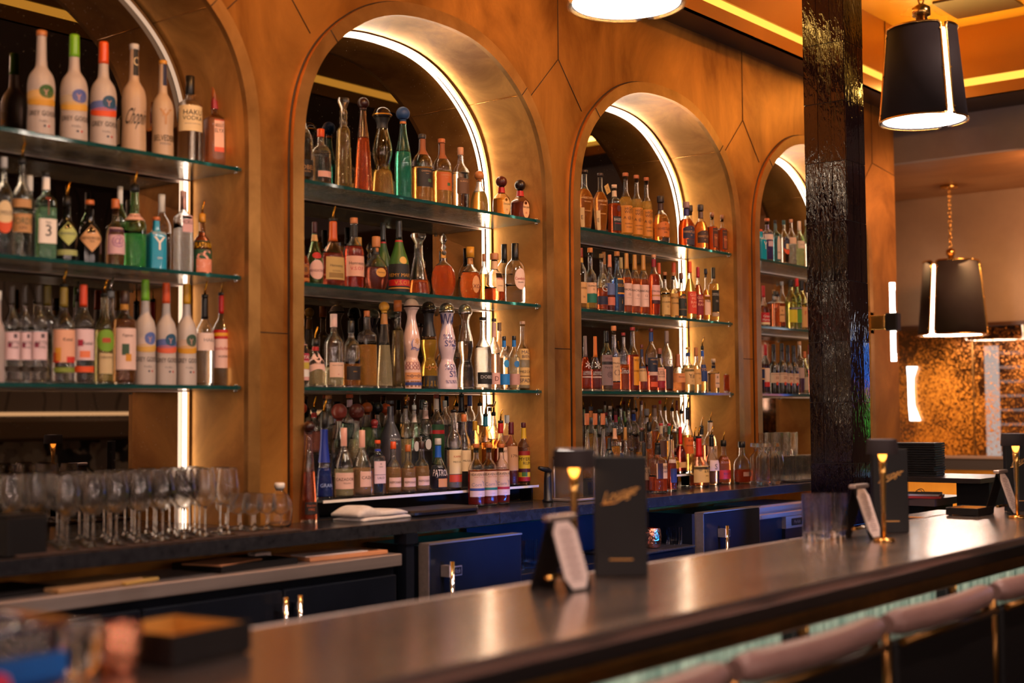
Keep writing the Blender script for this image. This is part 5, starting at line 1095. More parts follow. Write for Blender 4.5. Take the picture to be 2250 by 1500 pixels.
B(r, Y, S2, 1133, 535, 44, 'std', 'grappa_bottle', 'clear round bottle with pale oval label', liq=(CL, .30), cap=('cyl', 'black', .72), lab=[dict(z=(.24, .58), w=.62, a0=.25, sh='oval', c='#dcbcae', tx=(('Candolini', .52, .13, 'red'), ('GRAPPA', .34, .06, 'brown')))])
# --- second niche, lower shelf
r = 'a2s3'
B(r, Y, S3, 662, 700, 34, 'tallstd', 'liqueur_bottle', 'colourful red and yellow labelled bottle at the edge', liq=(CL, .5), cap=('cyl', 'silver'), lab=[dict(z=(.1, .62), w=1.2, c='#d8a098', bd=((.1, .3, 'white'), (.55, .75, '#b02040'), (.32, .5, '#c8b040')), tx=(('ROYAL', .65, .1, 'white'),))])
B(r, Y, S3, 693, 745, 42, 'jug', 'tequila_bottle', 'clear bottle, white wavy label, gold pourer', liq=((1, .85, .45), .40), cap=('pour', 'black'), neck=('red', .76, .84), lab=[dict(z=(.34, .66), w=1.2, sh='wave', c='#e0b8b0', tx=(('VOLCAN', .5, .14, 'black'),))])
B(r, Y, S3, 733, 690, 44, 'std', 'tequila_bottle', 'clear bottle with white capsule and cream label', liq=((1, .95, .6), .28), cap=('cyl', '#dcb8b0', .82), lab=[dict(z=(.14, .34), w=.8, a0=.3, c='#dcb8a4', tx=(('GRAN CORAMINO', .8, .07, 'brown'), ('o', .2, .1, 'red')))])
B(r, Y, S3, 771, 705, 42, 'std', 'tequila_bottle', 'dark amber bottle with dark label', liq=((.75, .28, .05), .36), cap=('cyl', 'black', .82), lab=[dict(z=(.12, .32), w=.8, c='#1a1012', tx=(('ANEJO', .6, .1, 'gold'),))])
B(r, Y, S3, 806, 683, 46, 'square', 'tequila_bottle', 'large square cut-glass bottle of orange amber', liq=((1, .42, .06), .56, .6), n=5, cap=('cyl', 'copper', .92))
B(r, Y, S3, 844, 663, 38, 'cone', 'tequila_bottle', 'clear bottle with gold ball stopper', liq=((1, .9, .55), .50), cap=('ball', 'gold'), neck=('#b87838', .74, .86))
B(r, Y, S3, 874, 660, 38, 'prism', 'tequila_bottle', 'dark tall fluted bottle with bronze crown stopper', g=(.35, .25, .12), n=3, liq=((.3, .2, .06), .66), cap=('flat', 'copper'))
B(r, Y, S3, 904, 656, 45, 'clase', 'tequila_bottle', 'white ceramic hourglass bottle with dome stopper', g=('o', '#d8b4a8'), cap=('dome', '#e0c0b4', 'brown'), lab=[dict(z=(.02, .09), w=3.0, c='#8a5a30', bd=((.25, .75, '#2a3a78'),)), dict(z=(.2, .31), w=1.2, c=None, tx=(('xxxxxx', .3, .4, '#8a4a50'), ('xxxxxx', .7, .4, '#8a4a50'))), dict(z=(.40, .60), w=.8, c=None, tx=(('*', .62, .36, 'gold', .35), ('(', .45, .6, '#6a6aa0', -.3), ('~', .2, .2, '#6a6aa0', .2))), dict(z=(.10, .18), w=1.2, c='#c88a58', tx=(('~o~o~', .5, .4, 'navy'),))])
B(r, Y, S3, 942, 662, 42, 'clase', 'tequila_bottle', 'black topped golden hourglass bottle', g=(.9, .62, .2), liq=((1, .55, .06), .56), cap=('dome', '#100a0c'), neck=('#0c0810', .60, .90), lab=[dict(z=(0.01, .15), w=3.1, c='black'), dict(z=(.19, .29), w=1.0, c=None, tx=(('~o~o~', .5, .6, '#a05a10'),))])
B(r, Y, S3, 982, 665, 46, 'clase', 'tequila_bottle', 'white hourglass bottle with blue vine pattern', g=('o', '#d6c0cc'), cap=('dome', M_CHROME), lab=[dict(z=(.74, .88), w=3.0, c=None, tx=(('VVVVVVVV', .45, .9, '#101a60'),)), dict(z=(.40, .68), w=1.2, c=None, tx=(('%%', .72, .22, '#18247a', -.3), ('S%S', .45, .25, '#18247a'), ('%', .3, .2, '#18247a', .3), ('*', .55, .25, 'brown', .5))), dict(z=(.06, .32), w=1.2, c=None, tx=(('%S%', .75, .25, '#18247a'), ('S%', .45, .28, '#18247a', .2), ('%%%%', .10, .14, '#18247a')))])
B(r, Y, S3, 1022, 668, 40, 'clase', 'tequila_bottle', 'clear silver hourglass bottle with chrome dome', liq=(CL, .56), cap=('dome', M_CHROME), neck=None)
B(r, Y, S3, 1061, 697, 38, 'tallstd', 'tequila_bottle', 'ribbed clear bottle with black label', liq=(CL, .58, .5), cap=('cyl', 'black', .955), lab=[dict(z=(.08, .24), w=1.1, c='black', tx=(('DOBEL', .6, .28, 'silver'),))])
B(r, Y, S3, 1085, 700, 26, 'tallstd', 'tequila_bottle', 'slim bottle with pale pink neck and label', liq=((1, .6, .4), .5), cap=('cyl', '#30242a', .955), neck=('#d0a098', .74, .94), lab=[dict(z=(.08, .24), w=1.1, c='#d8a8a0', tx=(('D', .5, .4, 'darkred'),))])
B(r, Y, S3, 1107, 739, 24, 'std', 'tequila_bottle', 'small clear bottle with blue neck and label', liq=(CL, .6), cap=('cyl', 'black', .92), neck=('#1870c0', .80, .92), lab=[dict(z=(.10, .30), w=1.3, c='#1a78c8'), dict(z=(.42, .56), w=.5, sh='oval', c='#2a88c8')])
B(r, Y, S3, 1129, 738, 25, 'std', 'tequila_bottle', 'small green-tinted bottle with blue neck', liq=((.95, .95, .7), .6), cap=('cyl', 'black', .92), neck=('#1870c0', .80, .92), lab=[dict(z=(.10, .30), w=1.3, c='#b88a84'), dict(z=(.42, .54), w=.5, sh='oval', c='#2a70b0')])
B(r, Y+.1, S3, 1097, 709, 26, 'std', 'tequila_bottle', 'clear bottle with cork cap behind the blue pair', liq=(CL, .5), cap=('cyl', '#c89878', .88))
B(r, Y+.1, S3, 1122, 708, 26, 'std', 'tequila_bottle', 'clear bottle with cork cap behind, right of its twin', liq=(CL, .5), cap=('cyl', '#c89878', .88))
B(r, Y, S3, 1148, 706, 30, 'tallstd', 'mezcal_bottle', 'clear bottle with tan label and hand lettering', liq=((1, .95, .7), .58), cap=('cyl', '#c89878', .955), lab=[dict(z=(.44, .60), w=1.3, c='#c8a468', tx=(('MAL', .70, .30, 'navy'), ('BIEN', .3, .26, 'navy'))), dict(z=(.08, .33), w=1.3, c='#c8a468', tx=(('MEZCAL', .76, .14, 'black'), ('ESPADIN', .25, .22, 'navy')), bd=((.48, .52, 'brown'),))])
# --- second niche, lowest tiers (riser steps)
def tier(k): return ((3.665, ZCT+.0665), (3.76, ZCT+.1455), (3.845, ZCT+.2255))[k]
r = 'a2t0'; Yt, Zt = tier(0)
B(r, Yt, Zt, 712, 905, 40, 'decanter', 'tequila_bottle', 'tall cobalt blue necked bottle with gold pourer', g=(.25, .4, .95), liq=((.02, .08, .6), .36), cap=('pour', 'black'), neck=('#0c2a90', .42, .80), lab=[dict(z=(.1, .2), w=.8, c=None, tx=(('GRAN', .6, .4, '#8aa0d0'),))])
B(r, Yt, Zt, 755, 940, 42, 'slope', 'tequila_bottle', 'clear sloping bottle with wide cream label', liq=((1, .9, .5), .42), cap=('cyl', '#d8a090', .74), lab=[dict(z=(.13, .36), w=1.2, c='#d8b0a4', tx=(('CAZADORES', .6, .18, 'brown'), ('TEQUILA', .35, .1, 'brown')))])
B(r, Yt, Zt, 795, 945, 40, 'slope', 'tequila_bottle', 'clear sloping bottle with amber base and small label', liq=((1, .6, .3), .44), cap=('cyl', '#d8a090', .74), lab=[dict(z=(.15, .38), w=.7, a0=.4, c='#d8b0a4', tx=(('CAZA', .6, .2, 'brown'),))])
B(r, Yt, Zt, 829, 967, 38, 'square', 'tequila_bottle', 'clear bottle with tall white label and orange stopper', liq=(CL, .5), cap=('cork', 'orange'), n=4, neck=('#2030a0', .80, .84), lab=[dict(z=(.22, .62), w=.9, c='#d8bcc4', tx=(('CASA', .75, .06, 'black'), ('o', .88, .08, 'black'), ('LALO', .25, .1, 'black')), bd=((.38, .40, 'navy'),))])
for px, yt, tc in ((863, 970, 'orange'), (895, 977, 'copper'), (925, 970, '#3a2018')):
    B(r, Yt, Zt, px, yt, 34, 'jug', 'tequila_bottle', 'squat amber bottle with small cream label and %s stopper' % {'orange': 'orange', 'copper': 'copper', '#3a2018': 'dark'}[tc], liq=((1, .55, .2), .52), cap=('cyl', tc, .86), lab=[dict(z=(.14, .32), w=.9, a0=.2, c='#d8b098', tx=(('REPOSADO', .5, .22, 'brown'),))])
B(r, Yt, Zt, 961, 963, 42, 'patron', 'tequila_bottle', 'bell shaped clear bottle with bright blue neck', liq=(CL, .5), cap=('cyl', 'silver', .88), neck=('#1458c0', .64, .86), lab=[dict(z=(.28, .42), w=1.0, c=None, tx=(('PATRON', .5, .9, '#d8c8c0'),)), dict(z=(.08, .24), w=.5, a0=.5, c='#c88a50')])
B(r, Yt, Zt, 996, 900, 36, 'wine', 'mezcal_bottle', 'tall bottle with cream strip label and orange block', liq=((.9, .85, .7), .5), cap=('pour', 'black'), lab=[dict(z=(.20, .50), w=1.0, c='#e0c89c', tx=(('KAMA', .72, .08, 'red'), ('MEZCAL', .5, .07, 'black')), bd=((0, .0, 'red'),)), dict(z=(.10, .19), w=1.0, c='#d04a2c')])
B(r, Yt, Zt, 1018, 910, 32, 'wine', 'mezcal_bottle', 'tall bottle with orange cork and cream strip label', liq=(CL, .5), cap=('cyl', '#c06a30', .90), lab=[dict(z=(.24, .52), w=1.0, c='#dcc098', tx=(('MEZCAL', .5, .08, 'black'),))])
B(r, Yt, Zt, 1098, 930, 30, 'wine', 'rum_bottle', 'dark red bottle with pale label and pourer', liq=((.4, .04, .02), .6), cap=('foil', 'red', .84, 'pour'), lab=[dict(z=(.3, .62), w=1.0, c='#d8b098', tx=(('GAY', .8, .12, 'black'),))])
B(r, Yt, Zt, 1121, 927, 30, 'wine', 'rum_bottle', 'dark bottle with maroon capsule and tan label', liq=((.35, .06, .02), .5), g=(.5, .25, .15), cap=('foil', '#5a0f20', .80), lab=[dict(z=(.24, .62), w=1.0, c='#b88a64', tx=(('1796', .6, .12, 'brown'),))])
B(r, Yt, Zt, 1148, 928, 28, 'wine', 'rum_bottle', 'dark rum bottle with bright yellow label', g=(.12, .05, .02), liq=((.15, .05, .02), .6), cap=('foil', '#4a1018', .92), neck=('#c8a020', .74, .91), lab=[dict(z=(.06, .54), w=1.3, c='#c8a820', bd=((.86, 1, '#8a1818'), (0, .14, '#a01818'), (.3, .42, '#4a1420'), (.16, .3, '#3a6a28', -.6, 0)), tx=(("MYERS'S", .74, .12, 'black'), ('RUM', .60, .1, 'black')))])
r = 'a2t1'; Yt, Zt = tier(1)
for px, yt, wd, kd, g_, lq, cp, nk, lb, nm, ds in (
 (745, 887, 40, 'patron', 'clear', CL, ('ball', '#8a3a30'), None, None, 'tequila_bottle', 'clear bottle with pink wooden ball stopper'),
 (783, 887, 42, 'patron', 'clear', (1, .9, .6), ('ball', '#6a3028'), None, None, 'tequila_bottle', 'clear bottle with brown wooden ball stopper'),
 (822, 921, 36, 'jug', 'clear', CL, ('ball', '#8a2a28'), None, None, 'tequila_bottle', 'clear bottle with red wooden stopper'),
 (857, 880, 48, 'slope', ('o', '#38343c', .5), None, ('cyl', '#38343c', .95), None, dict(z=(.3, .5), w=1.0, c=None, tx=(('CODIGO', .8, .14, 'silver'), ('1530', .5, .12, 'silver'))), 'tequila_bottle', 'matt slate grey ceramic bottle'),
 (890, 892, 34, 'wine', 'clear', (1, .8, .4), ('pour', 'black'), None, None, 'tequila_bottle', 'clear bottle with gold pourer'),
 (909, 890, 34, 'std', 'clear', CL, ('pour', 'white', 'chrome'), ('#d8c0b0', .74, .86), dict(z=(.3, .45), w=.4, sh='oval', c='silver'), 'tequila_bottle', 'clear bottle with white neck label and chrome pourer'),
 (934, 880, 32, 'std', 'clear', CL, ('ball', M_CHROME), ('#d0a898', .74, .86), dict(z=(.3, .45), w=.4, sh='oval', c='silver'), 'tequila_bottle', 'clear bottle with chrome ball stopper'),
 (958, 866, 34, 'std', 'clear', (.5, .8, .3), ('cyl', '#8a2a20', .95), ('#d8c0b0', .80, .94), dict(z=(.1, .6), w=1.1, c='#14401c', bd=((.75, .85, 'red'),)), 'liqueur_bottle', 'bottle with dark green label and red cap'),
 (1042, 925, 30, 'std', 'clear', AMB, ('foil', '#c88a18', .80), None, None, 'rum_bottle', 'amber bottle with yellow capsule'),
 (1065, 915, 32, 'std', 'clear', AMB2, ('foil', '#1a6a80', .80, 'pour'), None, dict(z=(.35, .5), w=.5, sh='oval', c='gold'), 'rum_bottle', 'amber bottle with teal capsule'),
 (1083, 905, 30, 'std', 'clear', (1, .35, .05), ('pour', 'black'), None, dict(z=(.35, .5), w=.5, sh='oval', c='orange'), 'rum_bottle', 'glowing orange bottle with black pourer'),
 (1112, 912, 28, 'wine', 'clear', (.8, .2, .05), ('cyl', 'silver', .84), None, dict(z=(.3, .6), w=1.0, c='#c88060'), 'rum_bottle', 'amber bottle with silver capsule')):
    B(r, Yt, Zt, px, yt, wd, kd, nm, ds, g=g_, liq=(lq, .5) if lq else None, cap=cp, neck=nk, lab=[lb] if lb else [])
r = 'a2t2'; Yt, Zt = tier(2)
for px, yt, wd, kd, lq, cp, nk, ds in (
 (662, 884, 30, 'patron', (1, .4, .3), ('ball', '#c0401c'), None, 'bottle with orange ball stopper at the left edge'),
 (690, 897, 34, 'std', (.9, .3, .2), ('pour', 'black'), ('#c02818', .80, .90), 'bottle with bright red neck band'),
 (722, 868, 34, 'std', CL, ('cork', 'cork'), None, 'clear bottle with wide cork stopper'),
 (768, 866, 36, 'std', (.5, .8, .6), ('cork', '#c8501c'), ('#d8b0b8', .78, .9), 'pale bottle with broad orange stopper'),
 (806, 884, 34, 'patron', (.6, .9, .3), ('ball', '#c0602c'), None, 'green-tinted bottle with orange ball stopper'),
 (830, 884, 32, 'patron', (.2, .3, .2), ('ball', '#14161c'), None, 'dark bottle with black ball stopper'),
 (846, 886, 30, 'patron', (.3, .7, .2), ('ball', '#c85020'), None, 'green bottle with orange ball stopper behind the slate bottle'),
 (893, 872, 30, 'std', AMB, ('cork', 'copper'), None, 'amber bottle with copper stopper'),
 (926, 878, 26, 'wine', (.2, .5, .3), ('foil', '#14201c', .80), None, 'dark bottle with black capsule'),
 (976, 880, 28, 'std', CL, ('cyl', 'silver'), None, 'clear bottle with silver cap'),
 (1013, 872, 30, 'wine', (.1, .08, .1), ('foil', '#0c0c18', .70, 'pour'), None, 'black necked bottle with chrome pourer'),
 (1031, 869, 26, 'wine', (.1, .1, .4), ('foil', '#14307a', .80), None, 'dark bottle with blue capsule'),
 (1053, 885, 28, 'std', AMB, ('pour', 'black'), None, 'amber bottle with pourer'),
 (1075, 888, 30, 'std', (1, .4, .1), ('cork', 'copper'), None, 'orange bottle beside the light strip'),
 (1108, 898, 26, 'tallstd', (.9, .3, .1), ('pour', 'black'), ('#c8a898', .72, .9), 'bottle with tall white neck label and black pourer')):
    B(r, Yt, Zt, px, yt, wd, kd, 'spirit_bottle', ds, liq=(lq, .5), cap=cp, neck=nk)
# --- second niche, standing on the counter
r = 'a2c'
B(r, 3.555, ZCT, 679, 925, 38, 'cone', 'tequila_bottle', 'very tall red-brown tapering bottle by the towels', g=(.5, .12, .05), liq=((.45, .06, .02), .5), cap=('ball', '#2a0c0a'), lab=[dict(z=(.08, .2), w=.8, c='#1a1012', tx=(('Don Julio', .7, .2, '#c85a20'), ('1942', .4, .2, '#c85a20')))])
for px, c_, nme in ((1044, '#28407a', 'blue'), (1072, '#1c6a5a', 'teal'), (1099, '#a8182c', 'red')):
    B(r, 3.575, ZCT, px, 975, 36, 'std', 'whiskey_bottle', 'whiskey bottle with a %s band across its cream label' % nme, liq=((.5, .04, .02), .58), cap=('cork', 'copper'), lab=[dict(z=(.16, .56), w=1.15, c='#d8b090', bd=((.24, .34, c_), (0, .22, '#dcbcb0')), tx=(('HEAVEN HILL', .88, .10, 'black'), ('GRAIN TO GLASS', .78, .04, '#a03020'), ('Corn', .48, .14, 'gray', -.3), ('Y', .52, .2, 'gray', .45), ('1 2 3', .1, .05, 'gray')))])
# --- third niche, top shelf
r = 'a3s1'; Y = 3.652
B(r, Y, S1, 1263, 415, 28, 'angel', 'whiskey_bottle', 'amber bottle half hidden by the frame', liq=(AMB2, .6), cap=('cork', 'brown'))
def angel(): return dict(liq=((1, .30, .03), .68), d=.6, cap=('cyl', '#2a1010', .955), lab=[dict(z=(.04, .36), w=.28, a0=-.75, c='#d0b484', tx=(('E', .5, .2, 'brown'),)), dict(z=(.24, .60), w=.7, c=None, tx=(("ANGEL'S ENVY", .8, .10, '#e0b070'), ('BOURBON', .62, .05, '#e0b070'), ('WHISKEY', .2, .06, '#e0b070')))])
B(r, Y, S1, 1287, 375, 42, 'angel', 'whiskey_bottle', 'winged amber bottle with dark stopper', **angel())
B(r, Y, S1, 1322, 382, 36, 'angel', 'whiskey_bottle', 'winged amber bottle with a tan hanging tag', **angel())
B(r, Y, S1, 1353, 407, 31, 'square', 'whiskey_bottle', 'dark amber bottle with black label', liq=((.75, .10, .02), .62), n=4, cap=('flat', '#c8a890'), neck=('#d0b090', .76, .88), lab=[dict(z=(.08, .36), w=.92, c='#120c10', tx=(("BAKER'S", .78, .2, 'silver'), ('BOURBON', .5, .08, 'red'))), dict(z=(.46, .58), w=.4, a0=.6, sh='oval', c='#4a1418')])
for px, yt, wd in ((1378, 381, 29), (1402, 386, 27), (1424, 391, 26)):
    B(r, Y, S1, px, yt, wd, 'tallstd', 'whiskey_bottle', {1378: 'speckled amber bottle with tan western label, tallest of three alike', 1402: 'speckled amber bottle with tan western label, middle of three', 1424: 'speckled amber bottle with tan western label, right of three'}[px], liq=((1, .50, .06), .62, 1.), cap=('cork', '#a85a30'), lab=[dict(z=(.06, .48), w=1.15, c='#c8802c', tx=(('HIGH', .88, .10, 'black'), ('WEST', .76, .10, 'black'), ('A @ A', .54, .14, 'brown'), ('DOUBLE RYE', .33, .04, 'black'), ('WHISKEY', .2, .04, 'black')))])
PIG = (('WHISTLEPIG', .52, .18, '#2a1410'), ('o', .82, .1, '#2a1410'), ('RYE', .28, .1, '#2a1410'))
PIG2 = (('WHISTLEPIG', .52, .18, '#c89058'), ('A', .82, .1, '#c89058'), ('10', .25, .12, '#c89058'))
B(r, Y, S1, 1455, 432, 37, 'jug', 'whiskey_bottle', 'round shouldered amber bottle with orange crest label', liq=((1, .36, .04), .60), cap=('cork', '#241418'), neck=('#3a1c18', .70, .84), lab=[dict(z=(.12, .44), w=1.0, sh='arch', c='#c8702c', tx=PIG), dict(z=(.02, .10), w=.5, a0=.4, c='#2a1814')])
B(r, Y, S1, 1511, 445, 36, 'jug', 'whiskey_bottle', 'red amber bottle with purple crest label', liq=((.95, .16, .03), .62), cap=('cork', '#8a6a70'), neck=('#28206a', .70, .84), lab=[dict(z=(.18, .46), w=.95, sh='arch', c='#1c1a3c', tx=PIG2), dict(z=(.04, .17), w=.6, a0=.2, c='#2a2438')])
B(r, Y+.1, S1, 1520, 452, 26, 'jug', 'whiskey_bottle', 'dark stoppered bottle behind the purple crest one', liq=(AMB2, .6), cap=('cork', '#241418'))
B(r, Y, S1, 1543, 451, 31, 'jug', 'whiskey_bottle', 'amber bottle with brown crest label', liq=((1, .28, .03), .62), cap=('cork', '#241a20'), neck=('#5a4038', .70, .84), lab=[dict(z=(.14, .42), w=1.0, sh='arch', c='#38201c', tx=PIG2)])
for px, yt in ((1568, 468), (1590, 473)):
    B(r, Y, S1, px, yt, 25 if px < 1580 else 22, 'block', 'whiskey_bottle', 'square red-amber bottle with dark label, %s of the pair' % ('left' if px < 1580 else 'right'), liq=((.85, .12, .02), .64), n=6, cap=('flat', '#a0705c'), lab=[dict(z=(.10, .60), w=.75, c='#3a1810', bd=((.05, .7, '#8a4018', -.6, .7),), tx=(('TH', .5, .12, '#e0a060'), ('WIDOW JANE', .86, .06, '#c08050')))])
# --- third niche, middle shelf
r = 'a3s2'
def mac(): return dict(liq=((.9, .15, .03), .60), cap=('foil', '#b8813c', .74), lab=[dict(z=(.14, .50), w=1.15, c='#dcb8b0', tx=(('MACALLAN', .72, .10, 'black'), ('12', .50, .10, 'black'), ('DOUBLE CASK', .34, .03, 'gray')))])
for px, yt, wd, kd, nm, ds, kw in (
 (1277, 545, 27, 'wine', 'whisky_bottle', 'clear bottle with tall tan printed label', dict(liq=(AMB, .35), cap=('foil', '#8a3018', .84), neck=('#c89a40', .76, .84), lab=[dict(z=(.10, .44), w=1.2, c='#cf9f68', tx=(('ODIN', .72, .08, 'brown'), ('16', .3, .1, 'brown')))])),
 (1298, 545, 28, 'bulb', 'whisky_bottle', 'clear bulb-necked bottle with white and teal label', dict(liq=(GOLD, .32), cap=('cork', '#b8702c'), lab=[dict(z=(.26, .44), w=1.2, c='#dcb090', tx=(('THE', .9, .07, 'black'), ('GLENLIVET', .70, .14, 'black'), ('12', .4, .14, 'black'))), dict(z=(.12, .27), w=1.1, c='#0f6a5c')])),
 (1323, 558, 26, 'bulb', 'whisky_bottle', 'clear bottle with navy wave label', dict(liq=((.8, .12, .03), .4), cap=('cork', '#7a5a28'), lab=[dict(z=(.12, .26), w=1.2, c='#14183a'), dict(z=(.30, .5), w=1.2, c=None, tx=(('G', .5, .6, 'silver'),))])),
 (1341, 560, 25, 'bulb', 'whisky_bottle', 'clear bottle with salmon neck and pink wave label', dict(liq=((.35, .06, .03), .4), cap=('foil', '#d0805c', .78), lab=[dict(z=(.12, .26), w=1.2, c='#c8705c'), dict(z=(.30, .5), w=1.2, c='#5a6aa0')])),
 (1357, 553, 36, 'slope', 'whisky_bottle', 'cobalt blue bottle with gold diagonal label', dict(g=(.10, .28, .95), liq=((.02, .12, .8), .55), cap=('cork', '#a86a30'), lab=[dict(z=(.30, .56), w=.6, a0=.3, c='#0a1024', bd=((.9, 1, 'gold'), (0, .1, 'gold')), tx=(('BLUE LABEL', .55, .2, 'gold'),)), dict(z=(.03, .26), w=.5, a0=.3, c='#0a1024', tx=(('i', .65, .3, 'gold'),))])),
 (1378, 557, 23, 'wine', 'whisky_bottle', 'bottle with gold capsule and pinkish label', mac()), (1396, 560, 23, 'wine', 'whisky_bottle', 'bottle with gold capsule and pinkish label', mac()), (1415, 561, 23, 'wine', 'whisky_bottle', 'bottle with gold capsule and pinkish label', mac()),
 (1438, 560, 26, 'wine', 'whisky_bottle', 'rich red bottle with maroon neck band', dict(liq=((.85, .08, .02), .68), cap=('cyl', '#c8906c', .95), neck=('#8a0f24', .80, .93), lab=[dict(z=(.26, .50), w=.9, a0=.2, c='#d8a4a0', tx=(('MACALLAN', .6, .12, 'black'),), bd=((.25, .36, '#b07848'),)), dict(z=(.2, .26), w=.9, a0=.2, c='#3a0f20')])),
 (1462, 598, 22, 'bulb', 'whisky_bottle', 'small clear bottle with tan Speyside style label', dict(liq=(GOLD, .5), cap=('cork', '#a8683c'), lab=[dict(z=(.06, .56), w=1.2, c='#c8a468', tx=(('BALVENIE', .8, .08, 'black'), ('DOUBLEWOOD', .55, .06, 'black'), ('12', .35, .08, 'black')))])),
 (1481, 599, 21, 'bulb', 'whisky_bottle', 'small bottle with cork stopper and ochre label', dict(liq=(GOLD, .5), cap=('cork', '#a8683c'), lab=[dict(z=(.06, .54), w=1.2, c='#b88a48', tx=(('BALVENIE', .8, .08, 'black'), ('CARIBBEAN', .55, .06, 'black')))])),
 (1498, 600, 23, 'jug', 'whiskey_bottle', 'amber bottle with black label', dict(liq=((1, .3, .04), .6), cap=('cork', '#6a3c28'), lab=[dict(z=(.06, .54), w=1.1, sh='arch', c='#14201e', tx=(('JAMESON', .82, .12, 'tan'), ('BLACK BARREL', .3, .05, 'tan')), bd=((.45, .6, '#5a2a1c', .1, .4),))])),
 (1517, 575, 28, 'slope', 'whisky_bottle', 'large bottle with orange capsule and orange label', dict(liq=(GOLD, .70), cap=('foil', '#e0501a', .80), lab=[dict(z=(.10, .48), w=1.0, a0=.1, c='#c8381c', tx=(('GLEN', .85, .12, '#e8a888'), ('MO', .68, .12, '#e8a888'), ('RAN', .51, .12, '#e8a888'), ('GIE', .34, .12, '#e8a888')))])),
 (1535, 587, 22, 'slope', 'whisky_bottle', 'bottle with crimson capsule and crimson label', dict(liq=((.6, .1, .04), .66), cap=('foil', '#a81828', .80), lab=[dict(z=(.10, .48), w=1.0, a0=.1, c='#7a0f24', tx=(('GLEN', .85, .12, '#e8a888'), ('MO', .68, .12, '#e8a888'), ('RAN', .51, .12, '#e8a888')))])),
 (1552, 591, 20, 'bell', 'whisky_bottle', 'amber bottle with navy stopper and cream label', dict(liq=((1, .35, .05), .6), cap=('cork', '#14182c'), lab=[dict(z=(.12, .50), w=.9, a0=.2, c='#dcb8a8', tx=(('TALISKER', .7, .12, 'black'),))])),
 (1569, 588, 23, 'square', 'whisky_bottle', 'golden bottle with grey capsule and black label', dict(liq=(GOLD, .7), cap=('foil', '#3c3a30', .80), lab=[dict(z=(.18, .58), w=.9, a0=.2, c='#14140f', tx=(('SPEYBURN', .8, .12, 'silver'), ('10', .5, .1, 'silver'))), dict(z=(.1, .17), w=.9, a0=.2, c='#b09a8c')]))):
    B(r, Y, S2, px, yt, wd, kd, nm, ds, **kw)
for px, yt, wd, cc, ds in ((1328, 554, 22, '#b8702c', 'clear bottle with ochre stopper in the second row'), (1366, 566, 20, '#c8a468', 'clear bottle with pale capsule behind the blue one'), (1449, 578, 20, '#e0541c', 'bottle with orange capsule behind the maroon banded one'), (1482, 577, 24, '#e0541c', 'clear bottle with bright orange capsule in the second row')):
    B(r, Y+.11, S2, px, yt, wd, 'wine', 'whisky_bottle', ds, liq=(GOLD, .55), cap=('foil', cc, .80))
